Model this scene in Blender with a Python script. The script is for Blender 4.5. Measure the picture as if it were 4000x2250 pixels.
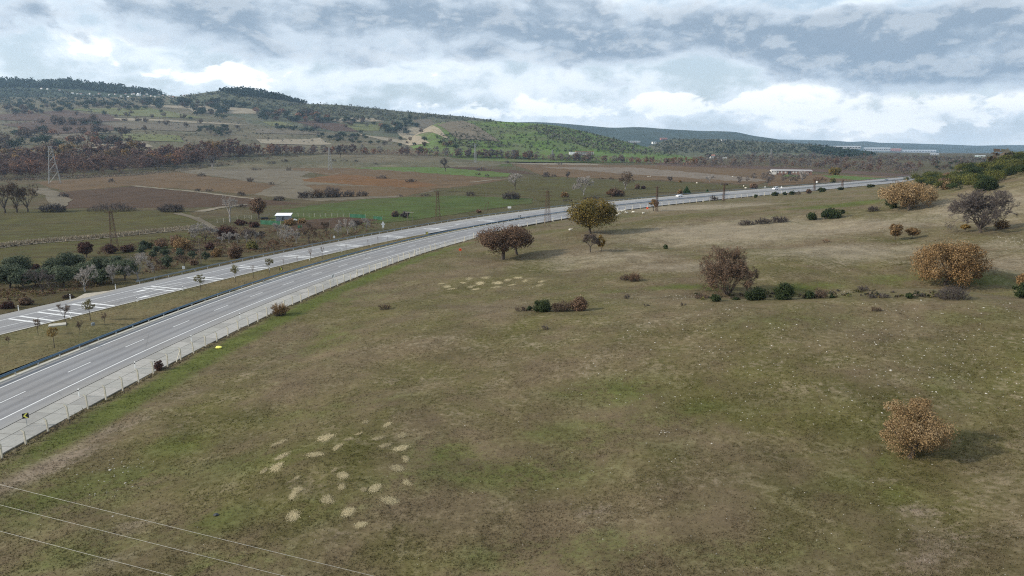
import bpy, math, random
import numpy as np
from mathutils import Vector, Matrix
from mathutils.bvhtree import BVHTree

# ---------------------------------------------------------------- clear
for o in list(bpy.data.objects):
    bpy.data.objects.remove(o)
sc = bpy.context.scene
COL = sc.collection
R = math.radians

# ---------------------------------------------------------------- camera
FPX, YH, CH = 2667.0, 553.0, 31.5          # focal length and eye level in photo pixels, eye height above the road
PITCH = math.atan((1125 - YH) / FPX)
cam_d = bpy.data.cameras.new('camera')
cam_d.sensor_width = 36.0
cam_d.lens = 36.0 * FPX / 4000.0
cam_d.clip_start = 0.5
cam_d.clip_end = 40000
cam = bpy.data.objects.new('camera', cam_d)
cam.location = (0, 0, CH)
cam.rotation_euler = (math.pi / 2 - PITCH, 0, 0)
COL.objects.link(cam)
sc.camera = cam
SP, CP = math.sin(PITCH), math.cos(PITCH)

def ray(px, py):
    u = (px - 2000.0) / FPX
    v = (1125.0 - py) / FPX
    return Vector((u, CP + v * SP, -SP + v * CP))

def azel(px, py):
    d = ray(px, py).normalized()
    return math.atan2(d.x, d.y), math.asin(d.z)

# ---------------------------------------------------------------- sun, sky
SUN_EL, SUN_AZ = R(27), R(-101)            # sun stands to the left, a little behind the camera
sun_dir = Vector((math.sin(SUN_AZ) * math.cos(SUN_EL), math.cos(SUN_AZ) * math.cos(SUN_EL), math.sin(SUN_EL)))
sun_d = bpy.data.lights.new('sun', 'SUN')
sun_d.energy = 4.2
sun_d.angle = R(1.6)
sun_d.color = (1.0, 0.93, 0.82)
sun = bpy.data.objects.new('sun', sun_d)
sun.rotation_euler = sun_dir.to_track_quat('Z', 'Y').to_euler()
sun.location = (-200, -50, 300)
COL.objects.link(sun)

sc.view_settings.view_transform = 'Standard'
sc.view_settings.look = 'None'
sc.view_settings.exposure = 0.25
sc.view_settings.gamma = 1.0
sc.view_settings.use_curve_mapping = False
sc.render.film_transparent = False
sc.cycles.use_denoising = False
sc.cycles.filter_width = 1.15
sc.cycles.max_bounces = 6
sc.cycles.diffuse_bounces = 3
sc.cycles.glossy_bounces = 2
sc.cycles.transmission_bounces = 2
sc.cycles.transparent_max_bounces = 6
sc.cycles.volume_bounces = 0
sc.cycles.sample_clamp_indirect = 4.0

class NT:
    """small helper for node trees"""
    def __init__(s, tree):
        s.t = tree; s.n = tree.nodes; s.l = tree.links
    def new(s, typ, **kw):
        n = s.n.new(typ)
        for k, v in kw.items():
            setattr(n, k, v)
        return n
    def put(s, sock, v):
        if hasattr(v, 'is_linked') or isinstance(v, bpy.types.NodeSocket):
            s.l.new(v, sock)
        elif v is not None:
            try:
                sock.default_value = v
            except Exception:
                sock.default_value = tuple(v) + (1.0,)
    def math(s, op, a, b=None, c=None, clamp=False):
        n = s.new('ShaderNodeMath', operation=op, use_clamp=clamp)
        for i, v in enumerate((a, b, c)):
            if v is not None:
                s.put(n.inputs[i], v)
        return n.outputs[0]
    def noise(s, vec, scale, detail=4.0, rough=0.55, dist=0.0, lac=2.0):
        n = s.new('ShaderNodeTexNoise')
        if vec is not None:
            s.l.new(vec, n.inputs['Vector'])
        n.inputs['Scale'].default_value = scale
        n.inputs['Detail'].default_value = detail
        n.inputs['Roughness'].default_value = rough
        n.inputs['Lacunarity'].default_value = lac
        n.inputs['Distortion'].default_value = dist
        return n.outputs['Fac']
    def ramp(s, fac, lo, hi, a=0.0, b=1.0, smooth=True):
        n = s.new('ShaderNodeMapRange')
        n.interpolation_type = 'SMOOTHSTEP' if smooth else 'LINEAR'
        n.clamp = True
        s.put(n.inputs['Value'], fac)
        for nm, v in (('From Min', lo), ('From Max', hi), ('To Min', a), ('To Max', b)):
            n.inputs[nm].default_value = v
        return n.outputs['Result']
    def mix(s, fac, a, b, blend='MIX'):
        n = s.new('ShaderNodeMix', data_type='RGBA', blend_type=blend)
        s.put(n.inputs[0], fac)
        s.put(n.inputs[6], a if not isinstance(a, tuple) else tuple(a) + (1.0,))
        s.put(n.inputs[7], b if not isinstance(b, tuple) else tuple(b) + (1.0,))
        return n.outputs[2]
    def vmul(s, v, xyz):
        n = s.new('ShaderNodeVectorMath', operation='MULTIPLY')
        s.put(n.inputs[0], v); n.inputs[1].default_value = xyz
        return n.outputs[0]

world = bpy.data.worlds.new('World')
sc.world = world
world.use_nodes = True
W = NT(world.node_tree)
W.n.clear()
sky = W.new('ShaderNodeTexSky', sky_type='NISHITA')
sky.sun_disc = False
sky.sun_elevation = SUN_EL
sky.sun_rotation = SUN_AZ
sky.altitude = 60
sky.air_density = 1.0
sky.dust_density = 1.6
sky.ozone_density = 1.2
SKY = 0.10
tc = W.new('ShaderNodeTexCoord')
gen = tc.outputs['Generated']
sep = W.new('ShaderNodeSeparateXYZ')
W.l.new(gen, sep.inputs[0])
az = W.math('ARCTAN2', sep.outputs[0], sep.outputs[1])
el = W.math('ARCSINE', sep.outputs[2])
# clouds live on the direction, flattened towards the horizon
flat = W.vmul(gen, (1.0, 1.0, 2.0))
warp = W.new('ShaderNodeTexNoise'); warp.inputs['Scale'].default_value = 7.0; warp.inputs['Detail'].default_value = 5.0
W.l.new(flat, warp.inputs['Vector'])
wv = W.new('ShaderNodeVectorMath', operation='MULTIPLY_ADD')
W.l.new(warp.outputs['Color'], wv.inputs[0]); wv.inputs[1].default_value = (0.06, 0.06, 0.06); W.l.new(flat, wv.inputs[2])
cv = wv.outputs[0]
n_big = W.noise(cv, 5.2, 7.0, 0.52)
n_mid = W.noise(cv, 12.0, 8.0, 0.56)
n_fine = W.noise(cv, 26.0, 8.0, 0.58)
# the same clouds sampled a little higher: tells lit tops from shaded undersides
up_ = W.new('ShaderNodeVectorMath', operation='ADD'); W.l.new(cv, up_.inputs[0]); up_.inputs[1].default_value = (0, 0, 0.030)
u_mid = W.noise(up_.outputs[0], 12.0, 8.0, 0.56)
u_fine = W.noise(up_.outputs[0], 26.0, 8.0, 0.58)

def blobs(items):
    tot = None
    for (px, py, rx, ry, w) in items:
        a0, e0 = azel(px, py)
        ra, re = rx / FPX, ry / FPX
        da = W.math('MULTIPLY', W.math('SUBTRACT', az, a0), 1.0 / ra)
        de = W.math('MULTIPLY', W.math('SUBTRACT', el, e0), 1.0 / re)
        q = W.math('ADD', W.math('MULTIPLY', da, da), W.math('MULTIPLY', de, de))
        gq = W.math('MULTIPLY', W.math('EXPONENT', W.math('MULTIPLY', q, -1.0)), w)
        tot = gq if tot is None else W.math('ADD', tot, gq)
    return tot
# grey cloud bodies, bright puffs and clear gaps as they stand over this valley
grey_b = blobs([(700, 70, 600, 130, 1.0), (1750, 50, 620, 110, 1.0), (1480, 215, 560, 45, .5), (2150, 190, 380, 80, .8), (2700, 120, 560, 110, .85),
                (3300, 140, 560, 90, .85), (3380, 195, 330, 32, .7), (3880, 285, 450, 75, 1.15), (3800, 60, 420, 90, .7), (0, 70, 180, 90, .35), (250, 360, 420, 35, .35),
                (3000, 300, 420, 40, .35), (2350, 330, 200, 22, .3), (1400, 255, 140, 22, .35)])
n_body = W.math('ADD', W.math('MULTIPLY', n_big, 0.75), W.math('MULTIPLY', n_mid, 0.65))
hi_cov = W.ramp(el, 0.22, 0.45, 0.0, 0.40)
body = W.math('ADD', n_body, W.math('MULTIPLY', W.math('MAXIMUM', grey_b, hi_cov), 0.43))
grey = W.ramp(W.math('ADD', body, W.math('MULTIPLY', W.math('SUBTRACT', n_fine, .5), .30)), 0.90, 1.03)
thick = W.ramp(W.math('ADD', body, W.math('MULTIPLY', W.math('SUBTRACT', n_mid, .5), .5)), 0.94, 1.25)
puff_b = blobs([(2555, 400, 70, 34, 1.0), (2690, 392, 90, 42, 1.2), (3060, 385, 170, 55, .9), (3340, 395, 260, 60, .8), (3720, 420, 330, 65, .7),
                (880, 265, 150, 70, .8), (480, 295, 140, 38, .7), (1750, 405, 600, 28, .5), (2200, 440, 500, 25, .55), (150, 130, 280, 70, .6),
                (3400, 490, 500, 25, .5), (2300, 120, 90, 40, .6)])
puff0 = W.ramp(W.math('ADD', W.math('ADD', W.math('MULTIPLY', n_mid, 0.85), W.math('MULTIPLY', n_fine, 0.5)), W.math('MULTIPLY', puff_b, 0.30)), 0.81, 0.90)
puff = W.math('MULTIPLY', puff0, W.ramp(W.math('SUBTRACT', n_mid, u_mid), -0.16, 0.03, 0.25, 1.0))
hor = W.ramp(el, 0.0, 0.20)
k = 1.0 / SKY
def sc3(c): return tuple(x * k for x in c)
veil = W.ramp(n_mid, 0.36, 0.56, 0.52, 0.98)
lowmix = W.ramp(el, -0.02, 0.09, 1.0, 0.0)
haze_col = W.mix(hor, sc3((0.93, 0.99, 1.03)), sc3((0.76, 0.87, 0.96)))
thinw = W.mix(W.ramp(n_mid, .3, .7), sc3((0.60, 0.745, 0.89)), sc3((0.96, 0.985, 1.0)))
c0 = W.mix(W.math('MAXIMUM', veil, lowmix), sky.outputs[0], W.mix(0.6, haze_col, thinw))
c1 = W.mix(W.math('MULTIPLY', puff, 0.85), c0, sc3((1.22, 1.22, 1.2)))
gc = W.mix(thick, sc3((0.60, 0.68, 0.765)), sc3((0.245, 0.325, 0.42)))
lit = W.ramp(W.math('ADD', W.math('SUBTRACT', n_mid, u_mid), W.math('MULTIPLY', W.math('SUBTRACT', n_fine, u_fine), .6)), -0.02, 0.16)
gc = W.mix(W.math('MULTIPLY', lit, .34), gc, sc3((0.80, 0.845, 0.88)))
c2 = W.mix(W.math('MULTIPLY', grey, 0.94), c1, gc)
bg = W.new('ShaderNodeBackground')
bg.inputs['Strength'].default_value = SKY
W.l.new(c2, bg.inputs['Color'])
wo = W.new('ShaderNodeOutputWorld')
W.l.new(bg.outputs[0], wo.inputs['Surface'])
# ---------------------------------------------------------------- helpers
rng = np.random.default_rng(7)
random.seed(7)

def tag(o, label=None, cat=None, group=None, kind=None):
    if label: o['label'] = label
    if cat: o['category'] = cat
    if group: o['group'] = group
    if kind: o['kind'] = kind
    return o

def link(name, data, parent=None, loc=None, rot=None):
    o = bpy.data.objects.new(name, data)
    COL.objects.link(o)
    if parent is not None: o.parent = parent
    if loc is not None: o.location = loc
    if rot is not None: o.rotation_euler = rot
    return o

def empty(name, loc=(0, 0, 0), rz=0.0):
    o = link(name, None, None, loc, (0, 0, rz))
    o.empty_display_size = 0.3
    return o

def mesh_np(name, V, F, mat=None, colors=None, smooth=False, matidx=None):
    """V (n,3), F (m,k) all of the same size k; colors per vertex"""
    V = np.asarray(V, dtype=np.float32); F = np.asarray(F, dtype=np.int32)
    me = bpy.data.meshes.new(name)
    m, kk = F.shape
    me.vertices.add(len(V)); me.vertices.foreach_set('co', V.ravel())
    me.loops.add(m * kk); me.loops.foreach_set('vertex_index', F.ravel())
    me.polygons.add(m)
    me.polygons.foreach_set('loop_start', np.arange(0, m * kk, kk, dtype=np.int32))
    me.polygons.foreach_set('loop_total', np.full(m, kk, dtype=np.int32))
    if smooth:
        me.polygons.foreach_set('use_smooth', np.ones(m, dtype=bool))
    if colors is not None:
        ca = me.color_attributes.new('col', 'FLOAT_COLOR', 'POINT')
        C = np.ones((len(V), 4), dtype=np.float32); C[:, :colors.shape[1]] = colors
        ca.data.foreach_set('color', C.ravel())
    for mm in (mat if isinstance(mat, (list, tuple)) else [mat]):
        if mm is not None: me.materials.append(mm)
    if matidx is not None:
        me.polygons.foreach_set('material_index', np.asarray(matidx, dtype=np.int32))
    me.update(calc_edges=True)
    return me

class MB:
    """collects simple shapes into one mesh"""
    def __init__(s): s.v = []; s.f = []; s.mi = []
    def add(s, vs, fs, mi=0):
        b = len(s.v); s.v.extend([tuple(x) for x in vs])
        for f in fs: s.f.append(tuple(i + b for i in f)); s.mi.append(mi)
        return s
    def box(s, c, d, rz=0.0, mi=0, rx=0.0, ry=0.0):
        hx, hy, hz = d[0] / 2, d[1] / 2, d[2] / 2
        m = Matrix.Translation(c) @ Matrix.Rotation(rz, 4, 'Z') @ Matrix.Rotation(ry, 4, 'Y') @ Matrix.Rotation(rx, 4, 'X')
        vs = [m @ Vector((x * hx, y * hy, z * hz)) for x in (-1, 1) for y in (-1, 1) for z in (-1, 1)]
        return s.add(vs, [(0, 1, 3, 2), (4, 6, 7, 5), (0, 4, 5, 1), (2, 3, 7, 6), (0, 2, 6, 4), (1, 5, 7, 3)], mi)
    def tube(s, pts, rad, n=6, mi=0, cap=True):
        pts = [Vector(p) for p in pts]
        rad = rad if isinstance(rad, (list, tuple)) else [rad] * len(pts)
        vs = []; fs = []
        up = Vector((0, 0, 1))
        for i, p in enumerate(pts):
            t = (pts[min(i + 1, len(pts) - 1)] - pts[max(i - 1, 0)])
            if t.length < 1e-6: t = Vector((0, 0, 1))
            t.normalize()
            a = t.cross(up if abs(t.z) < 0.95 else Vector((1, 0, 0))).normalized()
            b = t.cross(a)
            for j in range(n):
                an = 2 * math.pi * j / n
                vs.append(p + (a * math.cos(an) + b * math.sin(an)) * rad[i])
        for i in range(len(pts) - 1):
            for j in range(n):
                fs.append((i * n + j, i * n + (j + 1) % n, (i + 1) * n + (j + 1) % n, (i + 1) * n + j))
        if cap:
            fs.append(tuple(range(n))[::-1]); fs.append(tuple((len(pts) - 1) * n + j for j in range(n)))
        return s.add(vs, fs, mi)
    def quad(s, a, b, c, d, mi=0): return s.add([a, b, c, d], [(0, 1, 2, 3)], mi)
    def prism(s, poly, z0, z1, mi=0):
        n = len(poly)
        vs = [(p[0], p[1], z0) for p in poly] + [(p[0], p[1], z1) for p in poly]
        fs = [tuple(range(n))[::-1], tuple(range(n, 2 * n))] + [(i, (i + 1) % n, (i + 1) % n + n, i + n) for i in range(n)]
        return s.add(vs, fs, mi)
    def mesh(s, name, mats, smooth=False):
        me = bpy.data.meshes.new(name)
        me.from_pydata([tuple(v) for v in s.v], [], s.f)
        for m in (mats if isinstance(mats, (list, tuple)) else [mats]): me.materials.append(m)
        if any(s.mi): me.polygons.foreach_set('material_index', s.mi)
        if smooth: me.polygons.foreach_set('use_smooth', [True] * len(s.f))
        me.update()
        return me
    def build(s, name, mats, parent=None, smooth=False, loc=None, rot=None):
        return link(name, s.mesh(name, mats, smooth), parent, loc, rot)

_T1 = 'first second third fourth fifth sixth seventh eighth ninth tenth eleventh twelfth thirteenth fourteenth fifteenth sixteenth seventeenth eighteenth nineteenth'.split()
_T2 = {2: ('twentieth', 'twenty'), 3: ('thirtieth', 'thirty'), 4: ('fortieth', 'forty')}
def ordn(i):
    i += 1
    if i < 20: return _T1[i - 1]
    return _T2[i // 10][0] if i % 10 == 0 else _T2[i // 10][1] + '-' + _T1[i % 10 - 1]
def ranks(xs):
    order = sorted(range(len(xs)), key=lambda i: xs[i]); rk = [0] * len(xs)
    for k_, i in enumerate(order): rk[i] = k_
    return rk

def copy_tree(o, parent=None):
    c = o.copy(); COL.objects.link(c)
    if parent is not None:
        c.parent = parent
    for ch in o.children: copy_tree(ch, c)
    return c

# ---------------------------------------------------------------- materials
def new_mat(name):
    m = bpy.data.materials.new(name); m.use_nodes = True
    t = NT(m.node_tree)
    b = t.n.get('Principled BSDF')
    return m, t, b

def simple(name, col, rough=0.8, metal=0.0, var=0.12, scale=3.0, spec=0.3):
    m, t, b = new_mat(name)
    g = t.new('ShaderNodeNewGeometry')
    n = t.noise(g.outputs['Position'], scale, 5, 0.6)
    c = t.mix(n, tuple(x * (1 - var * 1.6) for x in col), tuple(min(1, x * (1 + var * 1.6)) for x in col))
    t.put(b.inputs['Base Color'], c)
    b.inputs['Roughness'].default_value = rough
    b.inputs['Metallic'].default_value = metal
    b.inputs['Specular IOR Level'].default_value = spec
    return m

def leaf_mat(name, trans=0.25, rough=0.75):
    """colour comes from the leaf's own colour attribute"""
    m, t, b = new_mat(name)
    a = t.new('ShaderNodeAttribute', attribute_name='col')
    oi = t.new('ShaderNodeObjectInfo')
    v = t.ramp(oi.outputs['Random'], 0, 1, 0.82, 1.18, False)
    n = t.new('ShaderNodeVectorMath', operation='SCALE')
    t.l.new(a.outputs['Color'], n.inputs[0]); t.l.new(v, n.inputs['Scale'])
    t.l.new(n.outputs[0], b.inputs['Base Color'])
    b.inputs['Roughness'].default_value = rough
    b.inputs['Specular IOR Level'].default_value = 0.15
    tr = t.new('ShaderNodeBsdfTranslucent')
    t.l.new(n.outputs[0], tr.inputs['Color'])
    mx = t.new('ShaderNodeMixShader'); mx.inputs[0].default_value = trans
    t.l.new(b.outputs[0], mx.inputs[1]); t.l.new(tr.outputs[0], mx.inputs[2])
    t.l.new(mx.outputs[0], t.n['Material Output'].inputs['Surface'])
    return m

def ground_mat(name, cols, s_big=0.03, s_mid=0.16, s_fine=1.3, stretch=(1, 1, 1), rot=0.0, attr=None, bump=0.25, row=None, fine_amt=0.5):
    """cols: three base colours mixed by noise; attr: extra colour masks read from the mesh"""
    m, t, b = new_mat(name)
    g = t.new('ShaderNodeNewGeometry')
    mp = t.new('ShaderNodeMapping'); mp.inputs['Rotation'].default_value = (0, 0, rot); mp.inputs['Scale'].default_value = stretch
    t.l.new(g.outputs['Position'], mp.inputs['Vector'])
    P = mp.outputs[0]
    nb = t.noise(P, s_big, 4, 0.55, 0.6)
    nm = t.noise(P, s_mid, 5, 0.6, 0.4)
    nf = t.noise(P, s_fine, 6, 0.68)
    nx = t.noise(g.outputs['Position'], s_fine * 6, 3, 0.7)
    f1 = t.ramp(t.math('ADD', t.math('MULTIPLY', nb, 0.6), t.math('MULTIPLY', nm, 0.4)), 0.37, 0.65)
    f2 = t.ramp(t.math('ADD', t.math('MULTIPLY', nm, 0.5), t.math('MULTIPLY', nf, 0.5)), 0.48, 0.66)
    c = t.mix(f1, cols[0], cols[1])
    c = t.mix(t.math('MULTIPLY', f2, 0.75), c, cols[2])
    if attr:
        for nm_, col_, amt in attr:
            a = t.new('ShaderNodeAttribute', attribute_name=nm_)
            fa = t.math('ADD', a.outputs['Fac'], t.math('MULTIPLY', t.math('SUBTRACT', t.math('ADD', t.math('MULTIPLY', nm, .5), t.math('MULTIPLY', nf, .5)), 0.5), 1.6))
            fa = t.math('MULTIPLY', t.math('MULTIPLY', t.ramp(fa, 0.25, 0.85), t.ramp(a.outputs['Fac'], 0.0, 0.25)), amt)
            c = t.mix(fa, c, col_)
    if row:
        spacing, ang, amt = row
        mp2 = t.new('ShaderNodeMapping'); mp2.inputs['Rotation'].default_value = (0, 0, ang)
        t.l.new(g.outputs['Position'], mp2.inputs['Vector'])
        wv_ = t.new('ShaderNodeTexWave', wave_type='BANDS', bands_direction='X')
        wv_.inputs['Scale'].default_value = 0.314 / spacing; wv_.inputs['Distortion'].default_value = 4.0
        wv_.inputs['Detail'].default_value = 3; wv_.inputs['Detail Scale'].default_value = 1.5
        t.l.new(mp2.outputs[0], wv_.inputs['Vector'])
        c = t.mix(t.math('MULTIPLY', t.math('MULTIPLY', wv_.outputs['Fac'], t.ramp(nm, .35, .6, .3, 1.0)), amt), c, tuple(x * y for x, y in zip(cols[1], (.78, .66, .70))))
    vf = t.math('ADD', t.math('MULTIPLY', nf, 0.6), t.math('MULTIPLY', nx, 0.4))
    val = t.ramp(vf, 0.28, 0.72, 1.0 - fine_amt, 1.0 + fine_amt, False)
    val = t.math('MULTIPLY', val, t.ramp(t.noise(P, s_mid * .7, 5, .6, .8), .32, .68, .80, 1.20, False))
    hs = t.new('ShaderNodeVectorMath', operation='SCALE')
    t.l.new(c, hs.inputs[0]); t.l.new(val, hs.inputs['Scale'])
    t.l.new(hs.outputs[0], b.inputs['Base Color'])
    b.inputs['Roughness'].default_value = 0.95
    b.inputs['Specular IOR Level'].default_value = 0.08
    if bump:
        bp = t.new('ShaderNodeBump'); bp.inputs['Strength'].default_value = bump; bp.inputs['Distance'].default_value = 0.25
        t.l.new(vf, bp.inputs['Height']); t.l.new(bp.outputs[0], b.inputs['Normal'])
    return m

M = {}
M['leaf'] = leaf_mat('leaf')
M['bark'] = simple('bark', (0.075, 0.06, 0.05), 0.95, var=0.3, scale=4)
M['bark_pale'] = simple('bark_pale', (0.27, 0.25, 0.235), 0.95, var=0.2, scale=4)
M['twig'] = leaf_mat('twig', 0.0, 0.9)
M['asphalt'] = None
M['concrete'] = simple('concrete', (0.36, 0.35, 0.325), 0.9, var=0.16, scale=1.2)
M['kerb'] = simple('kerb_concrete', (0.38, 0.36, 0.31), 0.9, var=0.15, scale=2)
M['post'] = simple('post_concrete', (0.52, 0.48, 0.39), 0.9, var=0.15, scale=2)
M['white'] = simple('white_paint', (0.72, 0.72, 0.70), 0.5, var=0.06)
M['line'] = simple('road_paint', (0.62, 0.62, 0.61), 0.8, var=0.14, scale=1.5)
M['black'] = simple('black_paint', (0.018, 0.018, 0.02), 0.5, var=0.1)
M['yellow'] = simple('yellow_sheet', (0.80, 0.75, 0.16), 0.5, var=0.05)
M['orange'] = simple('orange_sheet', (0.86, 0.10, 0.025), 0.5, var=0.05)
M['galv'] = simple('galvanised_steel', (0.34, 0.36, 0.37), 0.45, 0.6, var=0.1)
M['rail'] = simple('rail_steel', (0.10, 0.165, 0.235), 0.42, 0.35, var=0.12, scale=.6)
M['rail2'] = simple('weathered_rail_steel', (0.20, 0.225, 0.24), 0.5, 0.4, var=0.15, scale=.6)
M['rust'] = simple('rusty_steel', (0.105, 0.062, 0.042), 0.9, 0.1, var=0.25, scale=2)
M['pylon'] = simple('pylon_steel', (0.25, 0.26, 0.26), 0.6, 0.3, var=0.1)
M['wood'] = simple('weathered_wood', (0.15, 0.125, 0.095), 0.9, var=0.2, scale=3)
M['wire'] = simple('wire', (0.36, 0.355, 0.33), 0.5, 0.4, var=0.05)
M['rock'] = simple('limestone', (0.39, 0.365, 0.32), 0.95, var=0.28, scale=3)
M['straw'] = leaf_mat('straw', 0.1, 0.9)
M['plaster'] = simple('plaster', (0.55, 0.53, 0.49), 0.9, var=0.1)
M['sheet_roof'] = simple('white_sheet_roof', (0.80, 0.81, 0.83), 0.5, var=0.05)
M['tile_roof'] = simple('tile_roof', (0.30, 0.13, 0.09), 0.85, var=0.2)
M['grey_panel'] = simple('grey_panel', (0.20, 0.215, 0.24), 0.6, var=0.1)
M['green_net'] = simple('green_net', (0.025, 0.105, 0.055), 0.8, var=0.2)
M['glass'] = simple('dark_glass', (0.03, 0.035, 0.045), 0.15, var=0.1, spec=0.6)
M['tyre'] = simple('tyre', (0.02, 0.02, 0.02), 0.9)
M['wool'] = simple('wool', (0.66, 0.62, 0.53), 1.0, var=0.12, scale=8)
M['face'] = simple('sheep_face', (0.30, 0.25, 0.2), 0.9)
M['carwhite'] = simple('white_car_paint', (0.80, 0.81, 0.83), 0.25, var=0.02, spec=0.5)
M['cardark'] = simple('dark_car_paint', (0.05, 0.07, 0.075), 0.25, var=0.05, spec=0.5)
M['brick'] = simple('red_brick', (0.30, 0.115, 0.075), 0.9, var=0.2, scale=2)
# ---------------------------------------------------------------- road alignments (plan curves x(y))
class Curve:
    Y0, Y1, ST = -120.0, 1300.0, 2.0
    def __init__(s, pts, lam=60.0):
        s.y = np.arange(s.Y0, s.Y1 + 1, s.ST); n = len(s.y)
        A = np.zeros((n, n)); b = np.zeros(n)
        for x, y in pts:
            i = (y - s.Y0) / s.ST; i0 = int(i); f = i - i0
            for p, wp in ((i0, 1 - f), (i0 + 1, f)):
                b[p] += wp * x
                for q, wq in ((i0, 1 - f), (i0 + 1, f)): A[p, q] += wp * wq
        D = np.zeros((n - 2, n))
        for i in range(n - 2): D[i, i:i + 3] = (1, -2, 1)
        wt = lam * 40.0
        D3 = D[1:] - D[:-1]
        A += wt * 200 * D3.T @ D3 + 0.02 * D.T @ D
        s.x = np.linalg.solve(A, b)
        s.sl = np.gradient(s.x, s.ST)
        seg = np.hypot(np.diff(s.x), s.ST)
        s.len = np.concatenate([[0], np.cumsum(seg)])
    def X(s, y): return np.interp(y, s.y, s.x)
    def slope(s, y): return np.interp(y, s.y, s.sl)
    def dist(s, x, y):
        """signed distance to the right of the curve, good near it"""
        yc = np.clip(y, s.Y0, s.Y1)
        return (x - s.X(yc) - (y - yc) * s.slope(yc)) / np.sqrt(1 + s.slope(yc) ** 2)
    def at(s, y, o=0.0, z=0.0):
        sl = float(s.slope(y)); c = 1 / math.sqrt(1 + sl * sl)
        return Vector((float(s.X(y)) + o * c, y - o * sl * c, z))
    def ang(s, y): return -math.atan(float(s.slope(y)))        # heading as a turn from +Y
    def stations(s, ya, yb, step):
        la, lb = np.interp([ya, yb], s.y, s.len)
        return np.interp(np.arange(la, lb, step), s.len, s.y)

NC = Curve([(-65, 20), (-64.6, 45), (-63.2, 75), (-59.8, 109), (-55.9, 132), (-52, 148), (-46.6, 167), (-40.3, 185), (-33.0, 203),
            (-17.6, 236), (2.0, 268), (18, 291), (37, 315), (70, 349), (132, 406), (178, 444), (340, 583), (620, 820)])
FCP = [(-97.5, 80), (-85.5, 109.8), (-75.6, 136), (-63.3, 166), (-56, 183.4), (-41.5, 219.7), (-36, 230)]
for yy in range(262, 640, 25):
    q = NC.at(yy, -8.6); FCP.append((q.x, q.y))
q = NC.at(820, -8.6); FCP.append((q.x, q.y))
FC = Curve(FCP)
FEP = [(-52.4, 66.2), (-52, 69.6), (-51.4, 75.9), (-50.1, 85), (-49.3, 91.4), (-48.4, 101.7), (-47.1, 111.4), (-45.2, 120.2), (-43.6, 130.3),
       (-40.3, 146.3), (-37, 159.4), (-29.3, 183.4), (-23.4, 199.5), (-11.4, 228.8), (2.4, 253.2)]
for yy in range(290, 640, 30):
    q = NC.at(yy, 8.3); FEP.append((q.x, q.y))
q = NC.at(820, 8.3); FEP.append((q.x, q.y))
FE = Curve(FEP)
def fc_far(y): return -13.7 - 3.0 * float(np.clip((y - 235) / 50, 0, 1)) + 2.5 * float(np.clip((y - 420) / 120, 0, 1))

# ---------------------------------------------------------------- terrain heights
def smooth(a, b, x):
    t = np.clip((x - a) / (b - a), 0, 1); return t * t * (3 - 2 * t)
_ns = np.random.default_rng(3)
_W = [(2 * math.pi / L, a, _ns.uniform(0, 6.28), _ns.uniform(0, 6.28), L) for L in (90, 61, 40, 27, 17, 11, 7, 4.5) for a in _ns.uniform(0, 3.14, 3)]
def rough(x, y, lmin=0, lmax=1e9, power=1.0):
    z = np.zeros_like(x, dtype=float)
    for k_, a, p1_, p2_, L in _W:
        if lmin <= L <= lmax:
            z += (L / 90.0) ** power * np.sin(k_ * (x * math.cos(a) + y * math.sin(a)) + p1_) / 3
    return z
CTRL = [(31, 50, 6), (26, 31, 6.2), (-34, 40, 1.8), (0, 36, 4.2), (0, 69, 4.6), (29, 107, 7.0), (75, 98, 9.2), (52, 104, 8.3), (66, 103, 8.7),
        (73, 115, 4.3), (54, 115, 4.1), (34, 117, 4.0), (90, 116, 6.0), (79, 126, 6.0), (39, 128, 4.9), (60, 128, 5.6), (25, 140, 4.2), (88, 112, 8.0), (90, 124, 7.2),
        (113, 165, 10.2), (126, 215, 10.8), (172, 233, 20), (112, 301, 4.3), (25, 222, 2.8), (-2, 178, 1.6), (7, 118, 4.0), (185, 290, 11.6),
        (229, 330, 18.4), (255, 340, 25.6), (270, 453, 4.7), (60, 62, 9.3), (90, 60, 13), (150, 150, 17), (125, 100, 13.5), (200, 150, 27), (60, 20, 10),
        (0, 0, 3), (-40, 10, 1.2), (100, 0, 16), (250, 200, 36), (320, 330, 33), (380, 420, 26), (470, 570, 6), (500, 450, 35), (600, 620, 12),
        (600, 300, 50), (60, 180, 4.6), (60, 240, 4.6), (90, 260, 6), (150, 340, 3.6), (-20, 110, 2.2), (-20, 75, 2.9), (15, 160, 2.8)]
for yy in list(range(-60, 260, 22)) + list(range(270, 700, 40)):
    q = FE.at(yy); CTRL.append((q.x, q.y, 0.1))
    q = FE.at(yy, 8); CTRL.append((q.x, q.y, 0.35))
CT = np.array(CTRL, dtype=float)
def _tps(r2): return np.where(r2 > 0, 0.5 * r2 * np.log(np.maximum(r2, 1e-9)), 0.0)
_S = 100.0
def _fit():
    P = CT[:, :2] / _S; n = len(P)
    K = _tps(((P[:, None] - P[None]) ** 2).sum(-1)) + np.eye(n) * 2e-4
    A = np.zeros((n + 3, n + 3)); A[:n, :n] = K; A[:n, n] = 1; A[:n, n + 1:] = P; A[n, :n] = 1; A[n + 1:, :n] = P.T
    return P, np.linalg.solve(A, np.concatenate([CT[:, 2], np.zeros(3)]))
_P, _C = _fit()
def rbf(x, y):
    xs = np.clip(x, -120, 750) / _S; ys = np.clip(y, -100, 800) / _S
    z = _C[-3] + _C[-2] * xs + _C[-1] * ys
    for (a, b), c in zip(_P, _C[:-3]):
        z = z + c * _tps((xs - a) ** 2 + (ys - b) ** 2)
    return np.clip(z, -1, 60)
VZ = -4.0
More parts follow.
